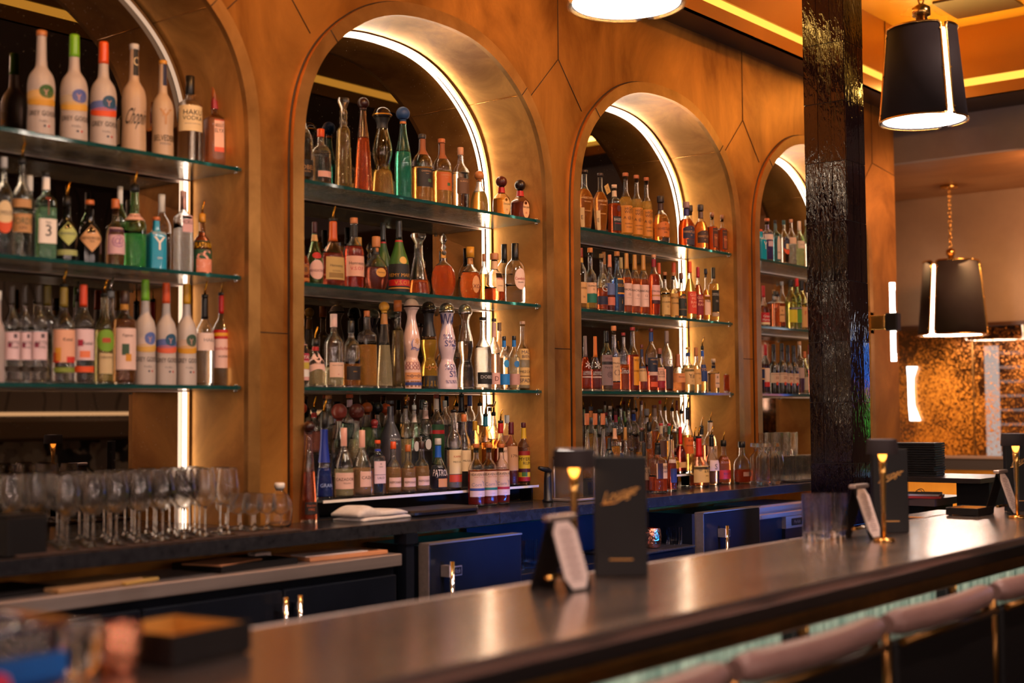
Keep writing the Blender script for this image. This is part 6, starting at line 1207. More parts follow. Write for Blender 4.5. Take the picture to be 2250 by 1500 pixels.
# --- third niche, lower shelf
r = 'a3s3'
for px, yt, wd, kd, nm, ds, kw in (
 (1268, 722, 18, 'std', 'whiskey_bottle', 'bottle with grey label half hidden by the frame', dict(liq=(AMB2, .5), cap=('cyl', '#202434'), lab=[dict(z=(.1, .5), w=1.1, c='#8a706c', tx=(('NOAH', .85, .1, 'brown'),))])),
 (1285, 738, 26, 'bell', 'whiskey_bottle', 'red bottle with white star and grey wax neck', dict(liq=((.8, .08, .02), .62), cap=('foil', '#7a6a6a', .62), lab=[dict(z=(.14, .60), w=1.0, c=None, tx=(('*', .72, .3, 'silver'), ('GARRISON', .44, .07, 'silver'), ('BROTHERS', .36, .07, 'silver')), bd=((.22, .28, '#b09a90'),))])),
 (1307, 739, 26, 'bell', 'whiskey_bottle', 'dark bottle with white star and orange wax neck', dict(liq=((.45, .05, .02), .4), cap=('foil', '#c86a1c', .62), lab=[dict(z=(.14, .60), w=1.0, c=None, tx=(('*', .72, .3, 'silver'), ('GARRISON', .44, .07, 'silver'), ('BROTHERS', .36, .07, 'silver')), bd=((.22, .28, '#b09a90'),))])),
 (1331, 727, 28, 'wine', 'whiskey_bottle', 'dark brown bottle with mauve illustrated label', dict(g=(.35, .28, .05), liq=((.2, .08, .02), .6), cap=('foil', '#0c0a0c', .80), lab=[dict(z=(.10, .60), w=1.2, c='#7c6468', bd=((.68, .78, '#1a0c10'),), tx=(('Weller', .88, .08, 'darkred'), ('Very Old', .58, .09, 'black'), ('@', .35, .2, '#4a3a40')))])),
 (1348, 716, 27, 'bulb', 'whiskey_bottle', 'clear bottle with cork ball stopper and beige label', dict(liq=((.9, .14, .03), .14), cap=('cork', '#c87c48'), lab=[dict(z=(.16, .52), w=1.2, c='#c8a484', tx=(('Michter', .75, .08, 'brown'), ("US*1", .6, .08, 'brown'), ('o', .35, .3, '#8a6a58')))])),
 (1369, 731, 25, 'std', 'whiskey_bottle', 'amber bottle with white script and red stopper', dict(liq=((.9, .14, .02), .46), cap=('cyl', '#8a1c20', .95), lab=[dict(z=(.2, .5), w=1.0, c=None, tx=(('Smoke', .5, .3, 'silver', 0, .3),))])),
 (1389, 719, 29, 'tallstd', 'whiskey_bottle', 'dark amber bottle with vertical yellow label', dict(liq=((.6, .06, .02), .57), cap=('cyl', '#8a1c20', .95), neck=None, lab=[dict(z=(.10, .54), w=.5, a0=.35, c='#d08a14', tx=(('TAYLOR', .88, .07, 'black'), ('BOURBON', .5, .06, 'brown')))])),
 (1409, 757, 22, 'bell', 'whiskey_bottle', 'small bottle with navy and cream label', dict(liq=((.75, .1, .03), .5), cap=('cyl', '#5a1c20', .93), neck=('#202850', .74, .90), lab=[dict(z=(.22, .54), w=1.1, c='#c8a070', bd=((.86, 1, '#28304c'),), tx=(('HEAVEN', .72, .12, 'black'),))])),
 (1430, 722, 27, 'std', 'whiskey_bottle', 'large clear shouldered bottle with navy label', dict(liq=((.7, .07, .03), .40), cap=('cyl', '#5a1420', .95), neck=('#1c3a78', .80, .94), lab=[dict(z=(.32, .54), w=1.1, c='#141c34', tx=(('HEAVEN', .85, .12, 'tan'), ('HILL', .55, .12, 'tan'))), dict(z=(.26, .315), w=1.0, c='#c8a498'), dict(z=(.08, .16), w=.7, c='#d0502c')])),
 (1448, 765, 24, 'jug', 'whiskey_bottle', 'red bottle with pink label and wooden stopper', dict(liq=((.8, .06, .02), .55), cap=('cork', '#8a4a30'), lab=[dict(z=(.26, .56), w=1.15, c='#d8a890', tx=(("RUSSELL'S", .6, .3, '#4a1c14'), ('RESERVE', .3, .12, 'brown'))), dict(z=(.10, .25), w=1.1, c='#8a1028', tx=(('10', .5, .5, '#e0a890', .5),))])),
 (1464, 727, 26, 'std', 'whiskey_bottle', 'tall clear bottle with dark label and grey capsule', dict(liq=((.25, .05, .03), .38), cap=('foil', '#84706c', .80), lab=[dict(z=(.06, .42), w=.8, a0=.25, c='#2a1c20'), dict(z=(.42, .55), w=.5, c=None, tx=(('C', .5, .8, 'silver'),))])),
 (1488, 778, 32, 'slope', 'bourbon_bottle', 'squat bottle with copper foil neck and paper band', dict(liq=((1, .25, .05), .45, .6), cap=('foil', '#a05c38', .66), lab=[dict(z=(.26, .50), w=1.3, c='#c8804c', tx=(("Blanton's", .6, .16, 'brown'),))])),
 (1510, 763, 29, 'jug', 'whisky_bottle', 'pale gold bottle with cream calligraphy label', dict(liq=((1, .8, .35), .6), cap=('cyl', '#b08038', .95), neck=('#14306a', .80, .88), lab=[dict(z=(.18, .54), w=1.1, c='#c8a068', tx=(('YAMAZAKI', .88, .06, 'black'), ('Y#', .5, .28, 'black'), ('12', .2, .08, 'black')))])),
 (1528, 763, 22, 'jug', 'whisky_bottle', 'pale gold bottle with copper capsule', dict(liq=((1, .7, .3), .6), cap=('foil', '#b06c38', .80), lab=[dict(z=(.18, .52), w=1.1, c='#c89a58', tx=(('YAMAZAKI', .7, .10, 'brown'), ('12', .4, .1, 'brown')))])),
 (1542, 760, 20, 'slope', 'whisky_bottle', 'clear bottle with blue neck band and pourer', dict(liq=(GOLD, .4), cap=('pour', 'black'), neck=('#1450b0', .78, .90), lab=[dict(z=(.24, .60), w=1.0, c='#14306a', tx=(('TOKI', .7, .16, 'gold'),))])),
 (1566, 788, 26, 'block', 'whisky_bottle', 'faceted clear bottle with pale square label', dict(liq=((.9, .55, .25), .55), n=5, cap=('flat', '#c8b0a0'), neck=('#14182c', .72, .80), lab=[dict(z=(.16, .56), w=.6, a0=.3, c='#dcb8a4', tx=(('HIBIKI', .3, .12, 'gray'), ('#', .75, .2, 'black')))])),
 (1597, 799, 19, 'block', 'whisky_bottle', 'small square red bottle at the right end', dict(liq=((.7, .08, .02), .62), n=5, cap=('flat', '#a08880'), lab=[dict(z=(.16, .56), w=.6, a0=.3, c='#c89890')]))):
    B(r, Y, S3, px, yt, wd, kd, nm, ds, **kw)
# --- third niche, riser and counter
r = 'a3t1'; Yt, Zt = 3.680, ZCT+.0665
for px, yt, wd, kd, nm, ds, kw in (
 *[(px, 908, 22, 'decanter', 'whiskey_bottle', 'clear long-necked bottle with wooden ball stopper', dict(liq=((1, .35, .05), .28), cap=('cork', '#b8683c'))) for px in (1272, 1287, 1305, 1322)],
 (1343, 962, 20, 'wine', 'whiskey_bottle', 'black necked bottle with embossed swirl', dict(g=('o', '#16140f', .2), cap=('foil', '#0c0c0c', .7))),
 (1343, 934, 24, 'square', 'whiskey_bottle', 'bottle with peach neck label and black cap', dict(liq=(AMB, .6), cap=('cyl', '#1c1c24', .955), neck=('#d8a080', .74, .94))),
 (1360, 972, 17, 'std', 'whiskey_bottle', 'small bottle with white cap and navy label', dict(liq=(AMB2, .5), cap=('cyl', 'white', .9), lab=[dict(z=(.4, .7), w=1.1, c='#1c2a5c')])),
 (1367, 939, 26, 'bell', 'whiskey_bottle', 'clear bottle with tan wax capsule', dict(liq=((1, .5, .2), .4), cap=('foil', '#b8803c', .74))),
 (1384, 984, 22, 'jug', 'whiskey_bottle', 'bottle with black cap and red dot seal', dict(liq=((.3, .05, .02), .6), cap=('cyl', '#140e10', .9), neck=('#1c1414', .66, .86))),
 (1406, 940, 26, 'jug', 'whiskey_bottle', 'bottle with brown cork cap and black neck', dict(liq=(AMB, .5), cap=('cyl', '#6a3424', .955), neck=('#14100f', .72, .92))),
 (1423, 927, 24, 'decanter', 'whiskey_bottle', 'clear tapering bottle with gold pourer', dict(liq=((1, .25, .05), .5), cap=('pour', 'black'))),
 (1449, 930, 24, 'square', 'rye_bottle', 'bottle with red cap and dark green label', dict(liq=(AMB2, .66), cap=('cyl', '#a81c20', .955), neck=('#b09a80', .8, .95), lab=[dict(z=(.35, .66), w=.9, c='#4a2c1c'), ])),
 (1467, 930, 24, 'square', 'rye_bottle', 'bottle with red cap and pale neck label', dict(liq=(GOLD, .66), cap=('cyl', '#a81c20', .955), neck=('#2c5a3c', .78, .94), lab=[dict(z=(.35, .66), w=.9, c='#c8a878')])),
 (1478, 985, 28, 'jug', 'whiskey_bottle', 'bottle with yellow oval label', dict(liq=((.75, .14, .04), .6), cap=('cork', '#6a3424'), lab=[dict(z=(.2, .66), w=.9, sh='oval', c='#c89820', tx=(('MICHTERS', .7, .1, 'black'), ('X', .45, .2, 'black')))])),
 (1491, 938, 28, 'bell', 'bourbon_bottle', 'dark bottle dipped in bright red wax', dict(liq=((.35, .03, .02), .6), cap=('foil', '#d01810', .62), lab=[dict(z=(.12, .24), w=1.0, c='#d0a068')])),
 (1507, 900, 28, 'std', 'rye_bottle', 'bottle with orange block label and pourer', dict(liq=(AMB, .6), cap=('foil', '#141014', .84, 'pour'), lab=[dict(z=(.30, .56), w=1.1, c='#d8641c', tx=(('RYE', .8, .14, 'black'), ('WHISKEY', .5, .1, 'black')))])),
 (1522, 958, 34, 'jug', 'whiskey_bottle', 'large dark round bottle with black pourer', dict(g=(.15, .1, .1), liq=((.2, .05, .03), .5), cap=('pour', 'black'))),
 (1538, 940, 24, 'std', 'whiskey_bottle', 'dark bottle with black capsule and gold pourer', dict(liq=((.4, .08, .03), .6), cap=('foil', '#100e10', .84, 'pour'))),
 (1557, 924, 28, 'wine', 'whiskey_bottle', 'pale bottle with tall white neck label', dict(liq=((1, .7, .35), .7), cap=('pour', 'black'), neck=('#dcc4b0', .78, .96), lab=[dict(z=(.2, .5), w=1.1, c='#dcb89c', tx=(('CB', .7, .2, 'brown'),))])),
 (1598, 978, 18, 'jug', 'whiskey_bottle', 'small dark bottle beside the pier', dict(liq=((.3, .08, .04), .6), cap=('cyl', '#1c1614', .9)))):
    B(r, Yt, Zt, px, yt, wd, kd, nm, ds, **kw)
r = 'a3t2'; Yt, Zt = 3.80, ZCT+.1455
for px, yt, wd, kd, cp, nk, lq, ds in (
 (1296, 893, 26, 'square', ('cyl', '#241c2c', .93), ('#c86a20', .80, .92), AMB, 'bottle with orange neck and dark cap'),
 (1317, 899, 28, 'square', ('flat', '#3a4a48'), None, CL, 'bottle with flat grey-green lid'),
 (1327, 906, 26, 'square', ('flat', '#8a1c28'), None, AMB2, 'bottle with flat crimson lid'),
 (1339, 892, 20, 'square', ('flat', '#c8a898'), None, CL, 'bottle with pale glass lid'),
 (1353, 904, 28, 'square', ('cyl', '#5a2420', .955), ('#b02838', .78, .93), AMB2, 'bottle with red neck label and brown lid'),
 (1358, 894, 20, 'wine', ('pour', 'black'), None, CL, 'bottle with green-gold pourer'),
 (1381, 897, 20, 'wine', ('pour', 'black'), None, CL, 'bottle with slim pourer'),
 (1387, 901, 30, 'square', ('cyl', '#a09090', .955), ('#1c3a90', .78, .92), CL, 'bottle with blue neck label and grey lid'),
 (1413, 898, 28, 'jug', ('flat', '#c8b8b4'), ('#c8b0a4', .70, .82), CL, 'bottle with white lid and white neck label'),
 (1412, 880, 18, 'std', ('cyl', '#5a2020', .93), None, CL, 'slim bottle with brown cap'),
 (1435, 890, 26, 'tallstd', ('cyl', '#6a2c24', .95), ('#b08a78', .78, .94), AMB2, 'bottle with copper cap and cross mark'),
 (1450, 880, 24, 'std', ('cyl', '#c01c1c', .94), ('#c89878', .82, .93), CL, 'clear bottle with bright red cap'),
 (1456, 894, 26, 'std', ('pour', 'black'), None, CL, 'clear bottle with black collar pourer'),
 (1476, 896, 26, 'std', ('pour', 'black', 'chrome'), None, CL, 'clear bottle with grey pourer'),
 (1484, 880, 20, 'std', ('cyl', '#6a2018', .93), ('#a03828', .82, .92), CL, 'bottle with brown cap before the light strip'),
 (1492, 902, 24, 'std', ('pour', 'black'), None, AMB, 'amber bottle with black pourer before the light strip')):
    B(r, Yt, Zt, px, yt, wd, kd, 'spirit_bottle', ds, liq=(lq, .5), cap=cp, neck=nk)
r = 'a3c'
for px, yt, wd, kd, Yc, nm, ds, kw in (
 (1411, 972, 26, 'bell', 3.54, 'bourbon_bottle', 'bottle with black capsule half hidden by the menu', dict(liq=((.8, .12, .03), .4), cap=('foil', '#100e10', .72), lab=[dict(z=(.25, .5), w=.9, c='#c8a484', tx=(('KC', .7, .3, 'brown'),))])),
 (1441, 978, 42, 'square', 3.47, 'bourbon_bottle', 'square bourbon bottle with tan and brown label', dict(liq=((.9, .10, .02), .34), n=5, cap=('foil', '#100e12', .80, 'pour'), lab=[dict(z=(.30, .62), w=.9, c='#d8ac7c', tx=(('KNOB', .72, .26, 'black', .45), ('CREEK', .45, .14, 'black', .45)), bd=((0, 1, '#3a2010', -.9, .02),))])),
 (1471, 955, 22, 'slope', 3.49, 'whiskey_bottle', 'tall slim bottle with white printing and pourer', dict(liq=((.5, .06, .03), .55), cap=('pour', 'black'), lab=[dict(z=(.50, .56), w=1.2, c='#c8b0a0'), dict(z=(.15, .4), w=.8, c='#28305c')])),
 (1531, 963, 44, 'bell', 3.56, 'bourbon_bottle', 'bottle with dripping red wax and cream label', dict(liq=((.6, .14, .04), .24), cap=('foil', '#c81c18', .62, 'pour'), lab=[dict(z=(.10, .44), w=1.1, c='#d8b070', tx=(('Maker', .82, .14, 'black', .3), ('& Mark', .66, .14, 'black', .3), ('WHISKY', .4, .06, 'black', .2), ('@', .78, .2, 'brown', -.45)))])),
 (1559, 960, 32, 'slope', 3.60, 'bourbon_bottle', 'clear bottle with diagonal pale label and pourer', dict(liq=((.2, .1, .08), .4), cap=('foil', '#101418', .80, 'pour'), lab=[dict(z=(.30, .52), w=.8, c='#d8bca8', tx=(('S', .4, .5, 'brown'),))])),
 (1585, 967, 32, 'jug', 3.60, 'bourbon_bottle', 'oval shouldered bottle with red-orange label', dict(liq=((.8, .20, .05), .64), d=.7, cap=('pour', 'black'), lab=[dict(z=(.12, .32), w=1.1, c='#e0361c', tx=(('BULLEIT', .6, .2, 'brown'),)), dict(z=(.40, .64), w=.9, c=None, tx=(('BULLEIT', .8, .2, '#d08a70'), ('BOURBON', .4, .2, '#d08a70')))])),
 (1625, 970, 40, 'jug', 3.54, 'bourbon_bottle', 'rounded bottle half full of red-brown bourbon', dict(liq=((.8, .09, .03), .34), d=.7, cap=('cyl', '#1a1416', .86), lab=[dict(z=(.18, .28), w=.5, a0=.35, c='#c89888')]))):
    B(r, Yc, ZCT, px, yt, wd, kd, nm, ds, **kw)
# --- far niche
r = 'a4s1'; Y = 3.655
for px, yt, wd, kd, ds, kw in (
 (1674, 505, 28, 'square', 'turquoise bottle with white whale tail', dict(g=('o', '#1590b0', .25), n=5, cap=('cork', 'orange'), lab=[dict(z=(.15, .75), w=.85, c=None, tx=(('GRAY WHALE', .9, .10, 'white'), ('Y', .55, .40, 'white', .4)))])),
 (1689, 481, 26, 'square', 'indigo bottle with white and lilac labels', dict(g=(.25, .2, .7), liq=((.2, .15, .6), .5), cap=('cork', '#c86a40'), lab=[dict(z=(.50, .62), w=1.1, c='#dcc4c0'), dict(z=(.34, .46), w=.6, a0=.3, c='#b8a0b0')])),
 (1707, 485, 24, 'square', 'deep teal bottle with oval white medallion label', dict(g=(.10, .45, .60), liq=((.1, .5, .65), .6), n=4, cap=('cyl', '#141018', .93), lab=[dict(z=(.08, .62), w=.5, a0=.35, sh='arch', c='#c8b8b0', tx=(('BOMBAY', .3, .06, 'navy'),))])),
 (1726, 485, 22, 'std', 'pale green bottle with round navy and orange label', dict(g=(.75, .95, .72), liq=(CL, .6), cap=('cyl', '#1c4a50', .90), lab=[dict(z=(.22, .56), w=.8, sh='oval', c='#28304c', bd=((0, .3, 'orange'), (.35, .7, 'cream', -.4, .4)))])),
 (1742, 483, 22, 'std', 'clear textured bottle with cream collar label', dict(liq=(CL, .5, 1.), cap=('cyl', '#c88a68', .93), lab=[dict(z=(.46, .60), w=1.0, c='#d8b8a0')])),
 (1760, 487, 22, 'std', 'lime-tinted textured bottle with white capsule', dict(g=(.6, .95, .4), liq=((.7, 1, .4), .5, 1.), cap=('cyl', '#d8c0b0', .80), lab=[dict(z=(.40, .56), w=1.0, c='#dcc8b4', tx=(('ROKU', .5, .2, 'gray'),))])),
 (1776, 484, 20, 'std', 'green bottle cut off by the column', dict(g=(.3, .7, .2), liq=(CL, .5), cap=('cyl', 'silver')))):
    B(r, Y, S1, px, yt, wd, kd, 'gin_bottle', ds, **kw)
r = 'a4s2'
for px, yt, wd, kd, ds, kw in (
 (1665, 640, 16, 'std', 'dark bottle with pourer hugging the frame', dict(liq=(AMB2, .5), cap=('pour', 'black'))),
 (1678, 628, 26, 'bell', 'red ribboned bottle with broad red label', dict(g=(.4, .15, .1), liq=((.3, .08, .04), .5), cap=('foil', '#a81418', .72), lab=[dict(z=(.05, .34), w=1.2, c='#b81420', tx=(('Grand', .7, .2, 'white'), ('Marnier', .4, .18, 'white')), bd=((0, .2, 'cream'),))])),
 (1706, 640, 42, 'square', 'square amber liqueur bottle with cream label', dict(liq=((.7, .14, .05), .66), n=6, cap=('cyl', '#0e0c0c', .86), lab=[dict(z=(.16, .58), w=.45, a0=.3, c='#c89a64', tx=(('o', .72, .12, 'brown'), ('DISARONNO', .45, .1, 'black')))])),
 (1739, 615, 26, 'wine', 'olive green bottle with yellow label', dict(g=(.5, .5, .08), liq=((.6, .6, .1), .55), cap=('foil', '#141014', .86), lab=[dict(z=(.14, .44), w=1.0, c='#c8b81c', bd=((.84, 1, '#1c1434'),), tx=(('CHARTREUSE', .92, .07, 'white'),))])),
 (1752, 612, 20, 'wine', 'dark bottle with red capsule and green label', dict(g=(.15, .3, .05), liq=((.3, .5, .1), .5), cap=('foil', '#c81414', .84), lab=[dict(z=(.14, .44), w=1.0, c='#4a8a20', bd=((.84, 1, '#1c2434'),), tx=(('CHARTREUSE', .92, .07, 'white'),))])),
 (1763, 616, 22, 'wine', 'amber green bottle with tan label', dict(g=(.4, .35, .06), liq=((.6, .4, .05), .5), cap=('foil', '#141014', .80), lab=[dict(z=(.06, .46), w=1.0, c='#c89a5c', tx=(('F', .7, .2, 'red'),))])),
 (1774, 622, 18, 'wine', 'red labelled bottle against the column', dict(liq=((.5, .1, .05), .5), cap=('foil', '#241014', .80), lab=[dict(z=(.1, .5), w=1.0, c='#8a1414')]))):
    B(r, Y, S2, px, yt, wd, kd, 'liqueur_bottle', ds, **kw)
B(r, Y+.1, S2, 1701, 637, 22, 'std', 'liqueur_bottle', 'bottle with tan cap in the second row', liq=(AMB, .5), cap=('cyl', '#b8885c', .90)); B(r, Y+.1, S2, 1719, 619, 22, 'std', 'liqueur_bottle', 'clear silver capped bottle in the second row', liq=(CL, .5), cap=('cyl', 'silver', .93))
r = 'a4s3'
def port(n_): return dict(g=('o', '#1c1410', .25), cap=('foil', '#14100f', .84), lab=[dict(z=(.22, .42), w=1.2, c='#c8a890', tx=(('TAYLOR FLADGATE', .85, .10, 'black'), (n_, .5, .28, 'darkred'))), dict(z=(.17, .24), w=.25, sh='oval', c='#c04018'), dict(z=(.46, .58), w=.4, a0=.2, c=None, tx=(('@', .5, .9, '#a09488'),))])
for px, yt, wd, kd, ds, kw in (
 (1669, 756, 18, 'wine', 'dark bottle with octagonal label at the frame', dict(g=(.1, .08, .05), liq=((.1, .03, .03), .6), cap=('foil', '#8a1420', .84), lab=[dict(z=(.28, .52), w=.9, c='#b8884c', bd=((.12, .88, 'navy', -.85, .85),))])),
 (1680, 757, 18, 'wine', 'dark bottle with red capsule and white label', dict(g=(.1, .08, .05), liq=((.1, .03, .03), .6), cap=('foil', '#a81818', .78), lab=[dict(z=(.14, .52), w=.9, c='#d8bca8', bd=((0, .26, '#b81c14'),))])),
 (1698, 756, 24, 'bulb', 'brown port bottle with label reading ten', port('10')), (1716, 754, 23, 'bulb', 'brown port bottle with label reading twenty', port('20')), (1729, 758, 22, 'bulb', 'brown port bottle with label reading thirty', port('30')), (1742, 759, 22, 'bulb', 'brown port bottle with label reading forty', port('40')),
 (1755, 750, 20, 'wine', 'dark bottle with tan cork and grey label', dict(g=(.12, .09, .05), liq=((.2, .05, .03), .5), cap=('cyl', '#b8885c', .93), lab=[dict(z=(.30, .50), w=1.0, c='#a89088')])),
 (1766, 772, 18, 'wine', 'yellow-green bottle with orange cap', dict(g=(.5, .5, .1), liq=((.6, .5, .1), .5), cap=('foil', '#b8642c', .84), lab=[dict(z=(.1, .4), w=1.0, c='#a89a88')])),
 (1777, 758, 16, 'wine', 'red capped bottle cut off by the column', dict(liq=((.4, .05, .03), .5), cap=('foil', '#a81818', .80)))):
    B(r, Y, S3, px, yt, wd, kd, 'port_bottle', ds, **kw)
PLACE = {'a1s1': 'top shelf, left niche', 'a1s2': 'middle shelf, left niche', 'a1s3': 'lower shelf, left niche', 'a2s1': 'top shelf, second niche', 'a2s2': 'middle shelf, second niche', 'a2s3': 'lower shelf, second niche',
 'a2t0': 'front riser step, second niche', 'a2t1': 'middle riser step, second niche', 'a2t2': 'back riser step, second niche', 'a2c': 'counter, second niche', 'a3s1': 'top shelf, third niche', 'a3s2': 'middle shelf, third niche', 'a3s3': 'lower shelf, third niche',
 'a3t1': 'front riser step, third niche', 'a3t2': 'back riser step, third niche', 'a3c': 'counter, third niche', 'a4s1': 'top shelf, far niche', 'a4s2': 'middle shelf, far niche', 'a4s3': 'lower shelf, far niche'}
used = set(); NB = 0
for rw, items in ROWS.items():
    items.sort(key=lambda i: i[0])
    # settle neighbours of one depth so no two overlap
    for Yk in sorted({i[2] for i in items}):
        line = [i for i in items if i[2] == Yk]
        for _ in range(60):
            moved = False
            for a, b_ in zip(line, line[1:]):
                ha = a[3]; hb = b_[3]; gap = b_[0]-a[0]-(ha+hb)-.0015
                if gap < 0:
                    s_ = min(.94, max(.80, (b_[0]-a[0]-.0015)/(ha+hb)))
                    if a[3]+b_[3] > .045: a[3] *= max(s_, .97); b_[3] *= max(s_, .97)
                    else: a[0] += gap*.25; b_[0] -= gap*.25
                    moved = True
            if not moved: break
    for idx, (x, zb, Y_, R, H, kind, name, desc, kw) in enumerate(items):
        t = empty(name, (x, Y_, zb+.0006), (-.36 if kw.get('d', 1) == 1 and kw.get('n', 2) == 2 else -.26)+random.uniform(-.06, .06)); bottle(t, kind, R, H, **kw)
        L1 = '%s, %s' % (desc, PLACE[rw])
        same = [j for j, q in enumerate(items) if q[7] == desc]
        if len(same) > 1: L1 = '%s, %s of %d alike, %s' % (desc, ORD[same.index(idx)], len(same), PLACE[rw])
        while len(L1.split()) > 16:
            L1 = L1.replace(' with ', ', ', 1) if ' with ' in L1 else ' '.join(L1.split()[:16])
        tag(t, L1, 'bottle', 'bottles on the ' + PLACE[rw]); NB += 1
for rw, items in ROWS.items():
    for it in items:
        if it[7] == 'winged amber bottle with a tan hanging tag':
            x, zb, Y_, R, H = it[:5]
            mb = MB(); mb.rbox((-.014, -.0008, -.045), (.014, .0008, 0), .003, paint('#c8a05c', .6), axis=0)
            put_text(mb, 'E', 0, -.015, .008, .01, paint('brown'), lambda a, b: (a, -.0012, b)); put_text(mb, 'E', 0, -.032, .008, .01, paint('brown'), lambda a, b: (a, -.0012, b))
            o = mb.build('hanging_tag', None, (x+.006, Y_-.030, zb+H*.80)); o.rotation_euler = (.25, -.6, -.3); tag(o, 'tan card tag hung round the neck of a top-shelf bottle, third niche', 'tag')
print('bottles', NB)

# ---------------------------------------------------------------- glassware and things on the back counter
MB().rbox((-.50, -.15, .0005), (.52, .15, .006), .01, noisy('brown_bar_mat', (.05, .025, .018), (.08, .042, .03), .7, 0, (40, 40, 40), 3, .4, 160)).build('bar_mat', None, (2.52, 3.46, ZCT))
tag(bpy.data.objects['bar_mat'], 'brown bar mat under the wine glasses at left', 'mat')
def wine_glass(x, y, z, H=.205, R=.040, label='', group=None, name='wine_glass', parts=True):
    t = empty(name, (x, y, z)); tag(t, label, 'glass', group)
    MB().lathe([(R*.92, .0008), (R*.9, .002), (R*.25, .006), (.0045, .014)], solid_glass((.97, .96, .95), 0, 1.45), seg=24).build('foot', t)
    MB().lathe([(.0045, .014), (.0035, .03), (.0035, H*.40), (.007, H*.44)], solid_glass((.97, .96, .95), 0, 1.45), seg=10).build('stem', t)
    bp = chaikin([(.006, H*.44), (R*.55, H*.46), (R*1.02, H*.58), (R*1.05, H*.70), (R*.92, H*.86), (R*.80, H)], 2)
    mb = MB(); inn = [(max(r_-.0013, .001), z_+(.002 if q == 0 else 0)) for q, (r_, z_) in enumerate(bp)]; mb.lathe(bp+inn[::-1], M_TGLASS, seg=28, cap=(1, 1)); mb.build('bowl', t)
rg = random.Random(11); WG = []
for j, y in enumerate((3.345, 3.422, 3.499, 3.576)):
    for k in range(10):
        WG.append((2.035+.080*k+(.036 if j % 2 else 0), y, j, k))
for x, y, j, k in WG:
    if x < 2.18 and y < 3.46: continue
    wine_glass(x+rg.uniform(-.004, .004), y+rg.uniform(-.002, .002), ZCT+.0065, .205, .0345, 'stemmed wine glass, %s row, %s from the left, on the brown mat' % (['front', 'second', 'third', 'back'][j], ORD[k]), 'wine glasses on the back counter')
for j, y in enumerate((3.385, 3.45, 3.515)):
    for k in range(3):
        wine_glass(2.888+.062*k - (.0), y, ZCT+.0065 if 2.885+.062*k < 3.0 else ZCT+.0006, .115, .029, 'small cordial glass, %s row, %s from the left, beside the wine glasses' % (['front', 'middle', 'back'][j], ORD[k]), 'small cordial glasses beside the wine glasses', 'cordial_glass')
t = empty('water_decanter', (3.085, 3.475, ZCT+.0006)); tag(t, 'round clear decanter with white stopper at the left bronze pier', 'decanter')
pr = chaikin([(.030, .001), (.040, .006), (.044, .06), (.040, .095), (.018, .115), (.013, .128)], 2)
MB().lathe(pr+[(max(r_-.002, .002), z_+(.003 if z_ < .01 else 0)) for r_, z_ in pr][::-1], M_TGLASS, seg=28, cap=(1, 1)).build('body', t); MB().lathe([(.012, .122), (.014, .129), (.017, .131), (.018, .143), (.015, .148)], paint('white', .4), seg=20).build('stopper', t)
t = empty('napkin_holder', (2.075, 3.375, ZCT)); tag(t, 'plain black box at the far left end of the back counter', 'box')
MB().rbox((-.075, -.05, .001), (.045, .05, .105), .006, M_MATBLACK).build('body', t); MB().rbox((-.07, -.045, .1055), (.04, .045, .112), .005, M_BLACK).build('lid', t)
# towels
def towel(x, y, z, w_, d_, h, rz, label):
    mb = MB(); nx, ny = 18, 8; vs = []; rr = random.Random(int(x*1000+z*777))
    def P(u, v, top):
        zz = 0 if not top else h*(1-.5*abs(2*u-1)**6)*(1-.4*abs(2*v-1)**5)+(.020*math.exp(-((u-.22)/.16)**2) if h > .016 else 0)+.0015*math.sin(9*u+3*v)
        return ((u-.5)*w_, (v-.5)*d_, zz)
    for top in (0, 1):
        for i in range(nx+1):
            for j in range(ny+1): vs.append(P(i/nx, j/ny, top))
    m1 = ny+1; o = (nx+1)*m1; fs = []
    for i in range(nx):
        for j in range(ny):
            a = i*m1+j; fs += [(a, a+1, a+m1+1, a+m1), (o+a, o+a+m1, o+a+m1+1, o+a+1)]
    for i in range(nx): fs += [(i*m1, (i+1)*m1, o+(i+1)*m1, o+i*m1), (i*m1+ny, o+i*m1+ny, o+(i+1)*m1+ny, (i+1)*m1+ny)]
    for j in range(ny): fs += [(j, o+j, o+j+1, j+1), (nx*m1+j, nx*m1+j+1, o+nx*m1+j+1, o+nx*m1+j)]
    mb.add(vs, fs, M_LINEN, True); o_ = mb.build('folded_towel', None, (x, y, z), rz); tag(o_, label, 'towel', 'folded white towels on the counter')
towel(3.535, 3.475, ZCT+.001, .27, .15, .014, .05, 'folded white towel lying at the bottom of the small stack')
towel(3.515, 3.478, ZCT+.016, .25, .14, .018, .02, 'folded white towel with a raised corner on top of the stack')
mb = MB(); mb.rbox((-.20, -.10, .001), (.20, .10, .022), .05, M_BLACK, seg=5); tag(mb.build('serving_tray', None, (3.84, 3.485, ZCT)), 'glossy black tray in front of the white edged riser', 'tray')
t = empty('torch', (4.60, 3.50, ZCT)); tag(t, 'black kitchen torch standing upright by the second niche pier', 'torch')
MB().lathe([(.022, .001), (.024, .008), (.018, .014), (.016, .10), (.014, .125)], M_BLACK, seg=18).build('body', t)
mb = MB(); mb.tube([(.012, 0, .128), (-.004, 0, .136), (-.034, .005, .142), (-.05, .008, .146)], [.013, .013, .010, .007], M_BLACK, 10); mb.build('nozzle', t)
t = empty('smoking_cloche', (4.735, 3.46, ZCT)); tag(t, 'brass framed glass smoke box on the counter behind the first lamp', 'glass box')
mb = MB(); mb.rbox((-.085, -.06, .001), (.085, .06, .012), .004, M_STEEL); mb.build('base', t)
MB().box((-.072, -.05, .0125), (.072, .05, .175), thin_glass((.9, .93, .96), .8, .02, .08)).build('glass_case', t)
mb = MB()
